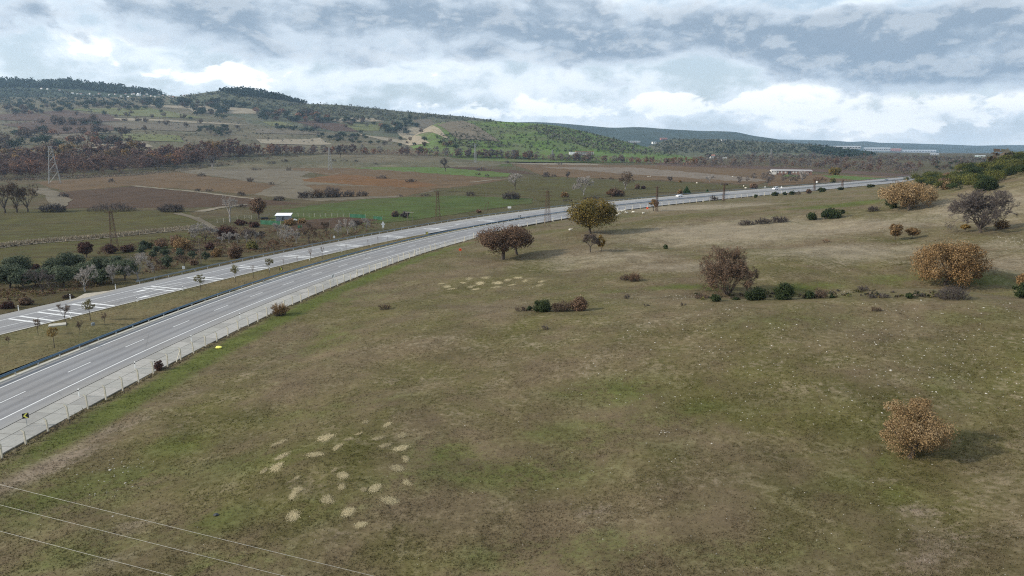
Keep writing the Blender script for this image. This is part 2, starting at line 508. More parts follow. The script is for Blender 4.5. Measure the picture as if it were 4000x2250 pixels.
def height(x, y):
    x = np.asarray(x, float); y = np.asarray(y, float)
    sf = FE.dist(x, y)
    far = np.array([fc_far(v) for v in np.clip(np.unique(y), -100, 1200)])
    fo = np.interp(y, np.clip(np.unique(y), -100, 1200), far)
    sl = -FC.dist(x, y) + fo                                 # metres to the left of the far asphalt edge
    w = 1 - smooth(620, 860, y)
    zr = rbf(x, y) * smooth(-0.2, 5, sf) * w - 4.0 * (1 - w)
    zr = zr + (0.16 * rough(x, y, 4, 12, 0.6) + 1.0 * rough(x, y, 16, 45, 1.0)) * smooth(3, 25, sf) * w
    zl = -0.35 + (VZ + 0.35) * smooth(0.8, 10, sl)
    z = np.where(sf > 0, np.where(sf < 5, np.maximum(zr, -0.3 + sf * 0.1), zr), np.where(sl > 0.8, zl, -0.35))
    d = np.hypot(x, y)
    z = z - np.clip(d - 2400, 0, 5500) * 0.0125
    return z, sf, sl

def axis(lo, hi, a, b, step, grow):
    mid = list(np.arange(a, b + 1e-6, step))
    out = []; v = b; s_ = step
    while v < hi: s_ *= grow; v += s_; out.append(min(v, hi))
    left = []; v = a; s_ = step
    while v > lo: s_ *= grow; v -= s_; left.append(max(v, lo))
    return np.array(left[::-1] + mid + out)

# ground material: dry pasture with green patches, some sunlight and cloud shade painted in
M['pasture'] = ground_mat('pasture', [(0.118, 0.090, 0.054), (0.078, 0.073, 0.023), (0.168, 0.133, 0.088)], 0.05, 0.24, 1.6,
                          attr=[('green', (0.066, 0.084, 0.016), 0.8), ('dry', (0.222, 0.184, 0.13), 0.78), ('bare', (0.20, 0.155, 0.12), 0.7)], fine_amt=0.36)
M['valley'] = ground_mat('valley_soil', [(0.075, 0.056, 0.030), (0.052, 0.052, 0.018), (0.105, 0.083, 0.05)], 0.02, 0.09, 0.8, fine_amt=0.35)

gx = axis(-7000, 9500, -75, 190, 1.6, 1.07)
gy = axis(-300, 10300, 14, 330, 1.6, 1.06)
GX, GY = np.meshgrid(gx, gy)
GZ, GSF, GSL = height(GX.ravel(), GY.ravel())
V = np.stack([GX.ravel(), GY.ravel(), GZ], 1)
nx_, ny_ = len(gx), len(gy)
ii = (np.arange(ny_ - 1)[:, None] * nx_ + np.arange(nx_ - 1)[None]).ravel()
F = np.stack([ii, ii + 1, ii + nx_ + 1, ii + nx_], 1)
fc_ = (GSL[F].min(1) > 6)
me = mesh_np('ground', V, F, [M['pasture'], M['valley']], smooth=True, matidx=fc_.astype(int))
ground = link('ground', me); tag(ground, kind='structure')
bvhs = [BVHTree.FromPolygons([tuple(v) for v in V], [tuple(f) for f in F])]

def plane_pt(px, py, z=0.0):
    d = ray(px, py); t = (z - CH) / d.z
    return Vector((d.x * t, d.y * t, z))
def pick(px, py):
    o = Vector((0, 0, CH)); d = ray(px, py); best = None
    for b in bvhs:
        h = b.ray_cast(o, d.normalized())
        if h[0] is not None and (best is None or h[3] < best[1]): best = (h[0], h[3])
    return best[0] if best else plane_pt(px, max(py, YH + 8), VZ)
def drop(x, y):
    z = None
    for b in bvhs:
        h = b.ray_cast(Vector((x, y, 2000)), Vector((0, 0, -1)))
        if h[0] is not None and (z is None or h[0].z > z): z = h[0].z
    return z if z is not None else VZ
def mpp(p): return (p - Vector((0, 0, CH))).dot(Vector((0, CP, -SP))) / FPX      # metres per photo pixel at a point

# colour masks of the pasture; foreground green also deepened to stand for cloud shadow
def bump_at(px, py, rx, ry, w=1.0, rot=0.0):
    p = pick(px, py)
    dx, dy = V[:, 0] - p.x, V[:, 1] - p.y
    a, b = dx * math.cos(rot) + dy * math.sin(rot), -dx * math.sin(rot) + dy * math.cos(rot)
    return w * np.exp(-(a / rx) ** 2 - (b / ry) ** 2)
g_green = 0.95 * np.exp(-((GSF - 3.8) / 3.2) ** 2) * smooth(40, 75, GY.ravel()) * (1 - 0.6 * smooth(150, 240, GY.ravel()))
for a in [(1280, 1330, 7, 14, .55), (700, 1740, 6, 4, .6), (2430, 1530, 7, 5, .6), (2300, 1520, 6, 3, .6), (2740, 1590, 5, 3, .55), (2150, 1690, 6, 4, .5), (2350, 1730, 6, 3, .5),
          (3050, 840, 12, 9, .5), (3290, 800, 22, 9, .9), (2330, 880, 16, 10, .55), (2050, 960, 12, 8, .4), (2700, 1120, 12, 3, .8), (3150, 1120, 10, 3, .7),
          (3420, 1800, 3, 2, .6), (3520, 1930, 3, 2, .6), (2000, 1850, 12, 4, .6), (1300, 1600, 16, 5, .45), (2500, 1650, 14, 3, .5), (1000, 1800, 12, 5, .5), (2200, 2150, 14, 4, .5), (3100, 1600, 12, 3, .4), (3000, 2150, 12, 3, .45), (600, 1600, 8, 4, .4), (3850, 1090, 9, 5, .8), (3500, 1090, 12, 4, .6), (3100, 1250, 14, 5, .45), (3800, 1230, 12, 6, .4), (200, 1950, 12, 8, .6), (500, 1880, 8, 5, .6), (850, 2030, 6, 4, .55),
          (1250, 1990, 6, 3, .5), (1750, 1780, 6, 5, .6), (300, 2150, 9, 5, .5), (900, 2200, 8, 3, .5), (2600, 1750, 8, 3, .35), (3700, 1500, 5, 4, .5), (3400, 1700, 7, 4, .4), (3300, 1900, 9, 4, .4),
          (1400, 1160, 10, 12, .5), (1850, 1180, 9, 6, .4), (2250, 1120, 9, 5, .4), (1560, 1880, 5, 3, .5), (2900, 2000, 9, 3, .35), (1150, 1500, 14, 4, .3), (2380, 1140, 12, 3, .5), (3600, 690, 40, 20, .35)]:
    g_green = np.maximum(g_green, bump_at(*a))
g_dry_sunlit = np.zeros(len(V))  # dry slope, paled further to paint sunlight on it
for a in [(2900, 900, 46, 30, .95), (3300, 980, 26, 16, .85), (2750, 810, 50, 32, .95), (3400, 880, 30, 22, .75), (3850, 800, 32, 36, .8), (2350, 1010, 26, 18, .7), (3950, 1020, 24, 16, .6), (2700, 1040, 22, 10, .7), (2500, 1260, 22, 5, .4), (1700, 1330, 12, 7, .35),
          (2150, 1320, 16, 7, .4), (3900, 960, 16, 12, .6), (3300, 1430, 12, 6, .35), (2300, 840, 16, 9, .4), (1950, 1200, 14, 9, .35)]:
    g_dry_sunlit = np.maximum(g_dry_sunlit, bump_at(*a))
g_bare = np.zeros(len(V))
for a in [(150, 1840, 12, 3.2, .75, 1.25), (420, 1690, 12, 2.6, .6, 1.3), (700, 1560, 14, 3, .45, 1.3), (520, 2060, 2.5, 1.5, .7), (3650, 2090, 2.5, 5, .6), (3620, 2190, 2.5, 2, .7), (1310, 2080, 2.5, 1, .6), (450, 2190, 2.5, 1.5, .6),
          (3740, 1500, 3, 1.6, .6), (3400, 1740, 3, 1.5, .5), (3470, 1870, 2.5, 1.5, .5), (3560, 1990, 2.5, 1.6, .6), (2900, 1420, 8, 2, .4), (2000, 1480, 14, 4, .35), (1700, 1600, 9, 3, .3), (2300, 1990, 5, 1.5, .45), (1500, 1480, 12, 3, .3), (2750, 1900, 6, 1.6, .4), (1050, 1400, 20, 5, .25, 1.2), (2400, 1340, 18, 5, .35), (3480, 1500, 5, 2.4, .45)]:
    g_bare = np.maximum(g_bare, bump_at(*a))
for nm_, arr in (('green', g_green), ('dry', g_dry_sunlit), ('bare', g_bare)):
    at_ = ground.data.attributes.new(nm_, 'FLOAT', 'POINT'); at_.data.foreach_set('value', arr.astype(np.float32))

# ---------------------------------------------------------------- hills behind the valley
def fbm2(x, y, seed, L0, octv=5, gain=0.5):
    r_ = np.random.default_rng(seed); z = np.zeros_like(x); amp = 1.0; L = L0
    for o_ in range(octv):
        for _ in range(4):
            a = r_.uniform(0, 6.28); p = r_.uniform(0, 6.28)
            z += amp * np.sin(2 * math.pi / L * (x * math.cos(a) + y * math.sin(a)) + p) / 4
        amp *= gain; L /= 1.93
    return z

def hill(name, cols, rows, mat, amp=4.0, seed=1, L0=400, colstep=14.0, rowstep=0.012):
    """cols: photo columns; rows: (distance, [photo height of the surface at each column]); z follows from sight lines"""
    cols = np.array(cols, float); ds = np.array([r[0] for r in rows]); Yt = np.array([r[1] for r in rows], float)
    pxs = np.arange(cols[0], cols[-1] + 1, colstep)
    lt = np.arange(np.log(ds[0]), np.log(ds[-1]) + 1e-6, rowstep)
    Yc = np.stack([np.interp(pxs, cols, Yt[i]) for i in range(len(ds))])
    ker = np.array([1, 2, 3, 2, 1.]) / 9
    Yc = np.stack([np.convolve(np.pad(r_, 2, 'edge'), ker, 'valid') for r_ in Yc])
    G = np.stack([np.interp(lt, np.log(ds), Yc[:, j]) for j in range(len(pxs))], 1)
    G = np.stack([np.convolve(np.pad(G[:, j], 2, 'edge'), ker, 'valid') for j in range(G.shape[1])], 1)
    D = np.exp(lt)[:, None] * np.ones_like(pxs)[None]
    u = (pxs - 2000) / FPX
    v = (1125 - G) / FPX
    ry, rz = CP + v * SP, -SP + v * CP
    t = D / ry
    X_, Y_, Z_ = u[None] * t, D, CH + rz * t
    edge = np.minimum(1, np.minimum(np.arange(len(lt))[:, None] / 6.0, 1)) * np.ones_like(X_)
    Z_ = Z_ + amp * fbm2(X_, Y_, seed, L0) * edge
    V_ = np.stack([X_.ravel(), Y_.ravel(), Z_.ravel()], 1)
    n1, n2 = X_.shape
    i_ = (np.arange(n1 - 1)[:, None] * n2 + np.arange(n2 - 1)[None]).ravel()
    F_ = np.stack([i_, i_ + 1, i_ + n2 + 1, i_ + n2], 1)
    o = link(name, mesh_np(name, V_, F_, mat, smooth=True)); tag(o, kind='structure')
    bvhs.append(BVHTree.FromPolygons([tuple(a) for a in V_], [tuple(a) for a in F_]))
    return o

def ridge(name, cols, yb, db, yr, dr, mat, amp, seed, back=1.25, bow=0.12, L0=400, dy=40):
    rows = []
    yb, yr = np.array(yb, float) * np.ones(len(cols)), np.array(yr, float) * np.ones(len(cols))
    for t in (0, .2, .4, .6, .8, .93, 1.0):
        w = t + bow * math.sin(math.pi * t)
        rows.append((db + (dr - db) * t, yb + (yr - yb) * w))
    rows.append((dr * (1 + (back - 1) * .4), yr + dy * .5)); rows.append((dr * back, yr + dy * 1.6))
    return hill(name, cols, rows, mat, amp, seed, L0)

M['slope'] = ground_mat('hill_pasture', [(0.112, 0.092, 0.058), (0.078, 0.075, 0.04), (0.155, 0.128, 0.088)], 0.006, 0.02, 0.12, fine_amt=0.35, bump=0)
M['scrub_hill'] = ground_mat('scrub_hill', [(0.07, 0.078, 0.042), (0.10, 0.095, 0.063), (0.05, 0.052, 0.036)], 0.006, 0.025, 0.11, fine_amt=0.4, bump=0)
M['green_hill'] = ground_mat('green_hill', [(0.082, 0.135, 0.025), (0.10, 0.10, 0.055), (0.065, 0.108, 0.025)], 0.008, 0.03, 0.12, fine_amt=0.35, bump=0)
M['forest_hill'] = ground_mat('forest_hill', [(0.030, 0.045, 0.026), (0.05, 0.06, 0.035), (0.022, 0.034, 0.022)], 0.006, 0.03, 0.1, fine_amt=0.5, bump=0)
M['far_hill'] = ground_mat('far_hill', [(0.028, 0.042, 0.03), (0.05, 0.062, 0.04), (0.022, 0.034, 0.026)], 0.002, 0.008, 0.03, fine_amt=0.4, bump=0)
M['far_hill2'] = ground_mat('far_hill_pale', [(0.035, 0.05, 0.036), (0.06, 0.07, 0.05), (0.028, 0.04, 0.03)], 0.001, 0.005, 0.02, fine_amt=0.4, bump=0)

hill('hillside', [-1100, -400, 0, 300, 600, 800, 1000, 1300, 1700, 2100],
     [(880, [672] * 10), (940, [640, 640, 640, 640, 642, 646, 650, 658, 668, 675]), (1020, [612, 612, 610, 610, 614, 620, 626, 634, 645, 658]), (1150, [575, 575, 570, 568, 575, 585, 595, 608, 622, 640]),
      (1350, [530, 530, 522, 520, 530, 540, 553, 573, 592, 622]), (1600, [488, 488, 482, 480, 492, 504, 519, 540, 566, 610]),
      (1900, [445, 445, 440, 440, 450, 464, 484, 512, 540, 598]), (2200, [405, 405, 400, 402, 410, 424, 445, 480, 515, 592]),
      (2500, [385, 385, 380, 382, 386, 392, 415, 455, 495, 590]), (2750, [378, 378, 374, 374, 372, 382, 410, 440, 480, 588]), (3000, [395, 395, 390, 390, 390, 395, 430, 470, 500, 590])],
     M['slope'], 2.2, 11, 330)
ridge('hill', [-1100, -400, 0, 165, 240, 320, 427, 582, 660, 760, 820], [420, 420, 416, 416, 414, 414, 416, 418, 420, 424, 435], 2400, [312, 312, 313, 320, 313, 318, 335, 351, 369, 383, 400], 3000, M['forest_hill'], 3.0, 21)
ridge('hill', [620, 700, 800, 860, 950, 1000, 1093, 1210, 1320], [450, 454, 460, 464, 470, 474, 484, 500, 510], 2000, [392, 374, 358, 351, 347, 354, 372, 405, 432], 2550, M['scrub_hill'], 2.5, 22)
ridge('hill', [860, 1000, 1210, 1300, 1400, 1600, 1800, 1950, 2100, 2350], [500, 512, 530, 540, 550, 575, 598, 612, 622, 630], 1750, [440, 418, 404, 405, 412, 433, 452, 471, 490, 560], 2350, M['scrub_hill'], 2.2, 23)
ridge('hill', [1480, 1600, 1700, 1850, 2000, 2097, 2194, 2291, 2388, 2466, 2582, 2718, 2800], [640, 634, 630, 632, 634, 635, 636, 636, 637, 637, 638, 638, 640], 1180,
      [625, 540, 478, 466, 474, 481, 492, 515, 537, 558, 585, 614, 634], 1720, M['green_hill'], 2.6, 24)
ridge('hill', [2420, 2500, 2560, 2621, 2750, 2900, 3000, 3155, 3272, 3388, 3500], 628, 1560, [612, 585, 556, 538, 540, 547, 553, 560, 574, 598, 612], 2450, M['scrub_hill'], 2.5, 25)
ridge('far_hill', [1850, 2097, 2252, 2388, 2505, 2640, 2737, 2873, 2939, 3000, 3078, 3250, 3400], 610, 3400, [480, 475, 485, 497, 491, 501, 507, 514, 530, 537, 549, 575, 590], 5000, M['far_hill'], 9, 26, L0=1500)
ridge('far_hill', [2800, 3070, 3233, 3340, 3372, 3427, 3660, 3815, 3951, 4300, 4900, 5600], 612, 5600, [548, 541, 544, 553, 547, 556, 562, 568, 564, 568, 560, 556], 8200, M['far_hill2'], 8, 27, L0=2500, back=1.2)
# ---------------------------------------------------------------- road surfaces
def asphalt_mat():
    m, t, b = new_mat('asphalt')
    g = t.new('ShaderNodeNewGeometry'); P = g.outputs['Position']
    a = t.new('ShaderNodeAttribute', attribute_name='lat')
    s_ = t.new('ShaderNodeAttribute', attribute_name='run')
    cx = t.new('ShaderNodeCombineXYZ'); t.l.new(a.outputs['Fac'], cx.inputs[0]); t.l.new(t.math('MULTIPLY', s_.outputs['Fac'], 0.045), cx.inputs[1])
    st = t.noise(cx.outputs[0], 1.1, 5, 0.62)               # streaks that run with the traffic
    nb = t.noise(P, 0.06, 4, 0.5); nf = t.noise(P, 5.0, 6, 0.7); nx = t.noise(P, 40.0, 2, 0.5)
    c = t.mix(t.ramp(st, 0.3, 0.7), (0.165, 0.162, 0.168), (0.225, 0.222, 0.222))
    c = t.mix(t.ramp(nb, 0.35, 0.7, 0, 0.5), c, (0.195, 0.18, 0.165))
    # wheel tracks: darker bands either side of each lane centre
    wv_ = t.math('COSINE', t.math('MULTIPLY', a.outputs['Fac'], 2 * math.pi / 2.125))
    trk = t.math('MULTIPLY', t.ramp(wv_, -.2, 1.0), t.ramp(t.math('ABSOLUTE', a.outputs['Fac']), 3.9, 4.6, 1.0, 0.0))
    c = t.mix(t.math('MULTIPLY', trk, t.ramp(st, .25, .7, .25, .75)), c, (0.118, 0.115, 0.118))
    vor = t.new('ShaderNodeTexVoronoi', feature='DISTANCE_TO_EDGE'); vor.inputs['Scale'].default_value = 0.12
    t.l.new(P, vor.inputs['Vector'])
    crk = t.math('MULTIPLY', t.ramp(vor.outputs['Distance'], 0.0, 0.012, 1.0, 0.0), t.ramp(nb, .45, .6))
    c = t.mix(t.math('MULTIPLY', crk, .55), c, (0.06, 0.058, 0.056))
    d = t.new('ShaderNodeAttribute', attribute_name='dust')
    c = t.mix(t.math('MULTIPLY', d.outputs['Fac'], t.ramp(nf, 0.25, 0.75, 0.5, 1.0)), c, (0.27, 0.255, 0.225))
    h = t.new('ShaderNodeVectorMath', operation='SCALE'); t.l.new(c, h.inputs[0])
    t.l.new(t.ramp(t.math('ADD', t.math('MULTIPLY', nf, .5), t.math('MULTIPLY', nx, .5)), 0.25, 0.75, 0.86, 1.14, False), h.inputs['Scale'])
    t.l.new(h.outputs[0], b.inputs['Base Color'])
    b.inputs['Roughness'].default_value = 0.72
    b.inputs['Specular IOR Level'].default_value = 0.35
    return m
M['asphalt'] = asphalt_mat()
M['median'] = ground_mat('median_turf', [(0.125, 0.098, 0.05), (0.085, 0.083, 0.034), (0.16, 0.125, 0.07)], 0.06, 0.3, 1.8, fine_amt=0.45)

def ribbon(name, curve, o0, o1, ya, yb, z, mat, step=3.0, nl=1, dust=None, parent=None, zf=None):
    ys = list(curve.stations(ya, yb, step)) + [yb]
    vs, lat, run, du = [], [], [], []
    L = 0.0; last = None
    for y in ys:
        a = o0(y) if callable(o0) else o0; b = o1(y) if callable(o1) else o1
        c = curve.at(y)
        if last is not None: L += (c - last).length
        last = c
        for j in range(nl + 1):
            o = a + (b - a) * j / nl
            p = curve.at(y, o, z)
            if zf: p.z += zf(p, j / nl)
            vs.append(p); lat.append(o); run.append(L); du.append(dust(o) if dust else 0.0)
    n = nl + 1
    fs = [(i * n + j, i * n + j + 1, (i + 1) * n + j + 1, (i + 1) * n + j) for i in range(len(ys) - 1) for j in range(nl)]
    me = mesh_np(name, np.array([tuple(v) for v in vs]), np.array(fs), mat, smooth=True)
    for nm_, ar in (('lat', lat), ('run', run), ('dust', du)):
        at_ = me.attributes.new(nm_, 'FLOAT', 'POINT'); at_.data.foreach_set('value', np.array(ar, np.float32))
    return link(name, me, parent)

YA, YB = 25.0, 800.0
near_road = ribbon('road', NC, -5.9, 6.4, YA, YB, 0.0, M['asphalt'], 3, 16, lambda o: max(0, (abs(o + 0.1) - 4.6) / 3.2) * .8)
tag(near_road, kind='structure')
far_road = ribbon('road', FC, 0.55, lambda y: fc_far(y), 60.0, YB, 0.0, M['asphalt'], 3, 18, lambda o: max(0, (-o - 10.2) / 4) * 1.0)
tag(far_road, kind='structure')

LW = 0.2
def stripe(parent, curve, o, ya, yb, w=LW, name='edge_line', z=0.006):
    return ribbon(name, curve, o - w / 2, o + w / 2, ya, yb, z, M['line'], 4, 1, parent=parent)
stripe(near_road, NC, -4.25, YA, 560)
stripe(near_road, NC, 4.25, YA, 560)
# dashes of the lane line, 4.5 m every 12 m
dash0 = plane_pt(270, 1454).y
for i, y in enumerate(NC.stations(dash0, 540, 12.0)):
    stripe(near_road, NC, 0.0, y, float(NC.stations(y, y + 12, 4.5)[1]), 0.17, 'lane_dash')
for k_ in (1, 2, 3):
    y0 = float(np.interp(np.interp(dash0, NC.y, NC.len) - 12 * k_, NC.len, NC.y))
    stripe(near_road, NC, 0.0, y0, float(NC.stations(y0, y0 + 12, 4.5)[1]), 0.17, 'lane_dash')
stripe(far_road, FC, 0.0, 60, 245)
stripe(far_road, FC, -4.5, 60, 215, 0.17)
stripe(far_road, FC, -9.4, 60, 540)
for y in FC.stations(222, 520, 12.0):
    stripe(far_road, FC, -4.6, y, float(FC.stations(y, y + 12, 4.5)[1]), 0.17, 'lane_dash')
    if y > 262: stripe(far_road, FC, -12.6, y + 3, float(FC.stations(y + 3, y + 15, 4.5)[1]), 0.17, 'lane_dash')

def bar(y, w=0.5):
    mb = MB()
    a = [FC.at(y, -0.25, 0.011), FC.at(y + w, -0.25, 0.011), FC.at(y + w, -9.2, 0.011), FC.at(y, -9.2, 0.011)]
    mb.quad(*a); mb.build('warning_bar', M['line'], far_road)
for px, py in [(188, 1259), (297, 1232), (435, 1200), (693, 1134), (870, 1093), (1045, 1050), (1223, 1007), (1417, 963), (1577, 928), (1712, 899), (1870, 866)]:
    y = plane_pt(px, py).y
    bar(y - 1.1); bar(y + 0.75)

def arrow(y, o, L=9.5, flip=1):
    mb = MB()
    def P(s_, t_): return FC.at(y + s_ * math.cos(FC.ang(y)), o + t_, 0.009)
    mb.quad(P(0, -.12), P(L * .45, -.12), P(L * .45, .12), P(0, .12))
    mb.quad(P(L * .45, -.12), P(L, -.12 + flip * .9), P(L, .12 + flip * .9), P(L * .45, .12))
    mb.add([P(-L * .32, flip * .1), P(0, -.55), P(0, .75)], [(0, 1, 2)])
    mb.build('arrow', M['line'], far_road)
for px, py in [(520, 1143), (565, 1158), (1265, 985), (1320, 990), (1690, 895), (1760, 880)]:
    y = plane_pt(px, py).y
    arrow(y, float(FC.dist(plane_pt(px, py).x, y)) * 1.0)

# median turf between the carriageways and its kerbs
def med_right(y):
    p = NC.at(y, -6.35)
    return max(0.75, float(FC.dist(p.x, p.y)))
YM = 236
med = ribbon('median_strip', FC, 0.62, med_right, 60, YM, 0.05, M['median'], 2.0, 12,
             zf=lambda p, t: 0.35 * math.sin(math.pi * t) * 0 + 0.06 * float(rough(np.array([p.x]), np.array([p.y]), 4, 12, .5)[0]) + 0.10 * math.sin(math.pi * t))
tag(med, kind='structure')
kerb1 = ribbon('kerb', NC, -6.45, -5.85, YA, 545, 0.10, M['kerb'], 4, 1); tag(kerb1, kind='structure')
ribbon('kerb_face', NC, -5.85, -5.80, YA, 545, 0.10, M['kerb'], 4, 1, parent=kerb1, zf=lambda p, t: -0.10 * t)
kerb2 = ribbon('kerb', FC, 0.45, 0.75, 60, YM, 0.13, M['kerb'], 4, 1); tag(kerb2, kind='structure')
ribbon('kerb_face', FC, 0.40, 0.45, 60, YM, 0.13, M['kerb'], 4, 1, parent=kerb2, zf=lambda p, t: -0.13 * (1 - t))
# stony verge beside the lay-by
mb = MB()
vp = [plane_pt(*q, z=0.012) for q in [(255, 1185), (330, 1147), (420, 1136), (450, 1133), (360, 1157), (290, 1172)]]
mb.add(vp, [tuple(range(6))])
M['gravel'] = ground_mat('gravel', [(0.36, 0.32, 0.26), (0.30, 0.27, 0.22), (0.45, 0.41, 0.35)], 0.5, 1.5, 6)
tag(mb.build('gravel_verge', M['gravel']), kind='structure')

# concrete drain beside the road: two rows of slabs with open joints
drain = empty('concrete_drain', tuple(NC.at(60, 8.5)))
tag(drain, 'pale concrete slab drain between the asphalt and the wire fence', 'drain')
def slab(ya, yb, o0, o1, z0, z1):
    g_ = 0.05
    a, b, c, d = NC.at(ya, o0 + g_, z0), NC.at(ya, o1 - g_, z1), NC.at(yb, o1 - g_, z1), NC.at(yb, o0 + g_, z0)
    t = Vector((0, 0, -0.12)); m_ = (a + b + c + d) / 4
    pts = [p - m_ for p in (a, b, c, d)]
    mb = MB(); mb.add(pts + [p + t for p in pts], [(0, 1, 2, 3), (0, 4, 5, 1), (1, 5, 6, 2), (2, 6, 7, 3), (3, 7, 4, 0)])
    mb.build('slab', M['slab%d' % random.randrange(3)], drain, loc=m_ - drain.location)
for i, c_ in enumerate(((0.29, 0.28, 0.255), (0.255, 0.245, 0.225), (0.32, 0.305, 0.28))):
    M['slab%d' % i] = simple('slab_concrete_%d' % i, c_, 0.92, var=0.17, scale=1.1)
for y in NC.stations(50, 232, 3.0):
    yb = float(NC.stations(y, y + 6, 2.93)[1])
    w = float(NC.dist(FE.X(y), y)) - 6.5
    f_o = float(-FE.dist(NC.X(y), y)) - 0.7
    if f_o - 6.5 < 0.8: continue
    mid = 6.5 + (f_o - 6.5) * 0.42
    slab(y, yb, 6.42, mid, -0.03, -0.12)
    slab(y, yb, mid, f_o, -0.12, -0.30 + 0.12)
# ---------------------------------------------------------------- fields
FM = {
 'olive': ground_mat('young_crop_olive', [(0.066, 0.062, 0.018), (0.068, 0.056, 0.024), (0.050, 0.066, 0.016)], 0.03, 0.12, 0.9, row=(9, 1.35, 0.55), fine_amt=.3),
 'green': ground_mat('young_crop_green', [(0.054, 0.080, 0.019), (0.062, 0.068, 0.022), (0.048, 0.092, 0.018)], 0.02, 0.1, 0.8, row=(10, 1.35, 0.5), fine_amt=.28),
 'bright': ground_mat('young_crop_bright', [(0.072, 0.115, 0.024), (0.085, 0.106, 0.030), (0.060, 0.128, 0.024)], 0.02, 0.08, 0.5, row=(12, 1.2, 0.3), fine_amt=.22),
 'brown': ground_mat('ploughed_brown', [(0.068, 0.043, 0.026), (0.057, 0.037, 0.023), (0.088, 0.058, 0.036)], 0.02, 0.09, 0.7, row=(7, 1.45, 0.5), fine_amt=.3),
 'tan': ground_mat('harrowed_tan', [(.112, .073, .039), (.094, .064, .033), (.14, .095, .054)], 0.02, 0.09, 0.7, row=(8, 1.45, 0.45), fine_amt=.28),
 'rust': ground_mat('vineyard_rust', [(0.136, 0.070, 0.026), (0.108, 0.060, 0.028), (0.168, 0.092, 0.032)], 0.02, 0.09, 0.7, row=(7, 1.2, 0.45), fine_amt=.35),
 'fallow': ground_mat('fallow_grey', [(0.125, 0.105, 0.074), (0.108, 0.09, 0.064), (0.15, 0.127, 0.092)], 0.02, 0.09, 0.7, fine_amt=.25),
 'pale': ground_mat('stubble_pale', [(0.181, 0.153, 0.112), (0.153, 0.130, 0.095), (0.211, 0.181, 0.136)], 0.02, 0.09, 0.6, fine_amt=.25),
 'straw': ground_mat('stubble_straw', [(0.235, 0.198, 0.142), (0.2, 0.17, 0.12), (0.27, 0.23, 0.17)], 0.02, 0.09, 0.6, fine_amt=.25),
 'pink': ground_mat('fallow_pink', [(0.158, 0.13, 0.1), (0.135, 0.11, 0.083), (0.185, 0.155, 0.12)], 0.02, 0.09, 0.6, row=(9, 1.2, 0.4), fine_amt=.22),
 'meadow': ground_mat('meadow', [(0.124, 0.124, 0.056), (0.096, 0.108, 0.040), (0.152, 0.140, 0.072)], 0.01, 0.05, 0.4, fine_amt=.25),
 'redsoil': ground_mat('ploughed_red', [(0.08, 0.052, 0.038), (0.07, 0.045, 0.033), (0.1, 0.068, 0.048)], 0.01, 0.05, 0.4, fine_amt=.25),
}
_fz = [0.02]
def field(pts, kind, name='field', dz=None):
    _fz[0] += 0.006
    mb = MB(); q = []
    for (x0, y0), (x1, y1) in zip(pts, pts[1:] + pts[:1]):       # uneven margins
        n = max(2, int(math.hypot(x1 - x0, y1 - y0) / 16))
        for i in range(n): q.append((x0 + (x1 - x0) * i / n + random.gauss(0, 3.5), y0 + (y1 - y0) * i / n + random.gauss(0, .9 if i else .1)))
    mb.add([plane_pt(x, y, VZ + (dz if dz else _fz[0])) for x, y in q], [tuple(range(len(q)))])
    return tag(mb.build(name, FM[kind]), kind='structure')
# base sheets first, smaller fields later (each a little higher)
field([(-300, 812), (735, 824), (810, 880), (700, 900), (-300, 985)], 'olive')
field([(-300, 990), (740, 905), (900, 935), (560, 985), (300, 1020), (-100, 1070)], 'olive')
field([(130, 712), (420, 690), (700, 672), (1080, 722), (1000, 760), (520, 724), (260, 748)], 'tan', 'ploughed_field')
field([(215, 752), (520, 727), (1000, 776), (1180, 795), (1000, 806), (600, 812), (235, 813)], 'brown', 'ploughed_field')
field([(700, 670), (1000, 640), (1250, 660), (1180, 686), (1080, 722)], 'fallow')
field([(990, 760), (1080, 722), (1170, 690), (1700, 745), (1570, 768), (1250, 786)], 'fallow')
field([(1180, 720), (1500, 728), (1700, 742), (1600, 764), (1300, 772)], 'tan')
field([(1000, 641), (1180, 636), (1480, 660), (1900, 694), (1985, 702), (1800, 728), (1660, 742), (1400, 704), (1180, 668)], 'tan', 'ploughed_field')
field([(1180, 700), (1330, 678), (1640, 710), (1720, 724), (1620, 734), (1380, 722), (1190, 708)], 'rust', 'vineyard')
field([(1100, 638), (1150, 618), (1560, 640), (1990, 676), (1985, 690), (1900, 692), (1450, 661)], 'bright')
field([(1100, 618), (1180, 608), (1520, 626), (2050, 668), (2105, 682), (1990, 676), (1560, 640)], 'brown', 'ploughed_field')
field([(1120, 608), (1200, 597), (1600, 616), (2000, 640), (2000, 652), (1560, 628)], 'green')
field([(1330, 602), (1450, 604), (2000, 628), (2330, 640), (2420, 652), (2000, 640)], 'pale')
field([(1050, 862), (1100, 818), (1420, 778), (1760, 764), (2080, 775), (2080, 792), (1600, 862), (1250, 888)], 'green')
field([(1740, 745), (2000, 700), (2130, 690), (2460, 704), (2960, 728), (2500, 758), (2110, 788), (2080, 770)], 'olive')
field([(2000, 642), (2400, 644), (3010, 646), (3060, 690), (2960, 722), (2480, 702), (2130, 688)], 'tan', 'ploughed_field')
field([(2120, 652), (2480, 654), (2900, 690), (3010, 706), (2900, 708), (2420, 678)], 'pink')
field([(2560, 636), (3010, 650), (3560, 680), (3560, 692), (3060, 664), (2560, 645)], 'redsoil', 'ploughed_field')
field([(3010, 672), (3540, 692), (3430, 703), (3000, 726)], 'tan', 'ploughed_field')
field([(3060, 680), (3118, 677), (3118, 690), (3058, 690)], 'bright')
field([(3205, 684), (3300, 686), (3470, 698), (3360, 704), (3240, 694)], 'bright')
field([(1120, 905), (1160, 862), (1330, 848), (1480, 856), (1380, 880)], 'brown', 'garden_plot')
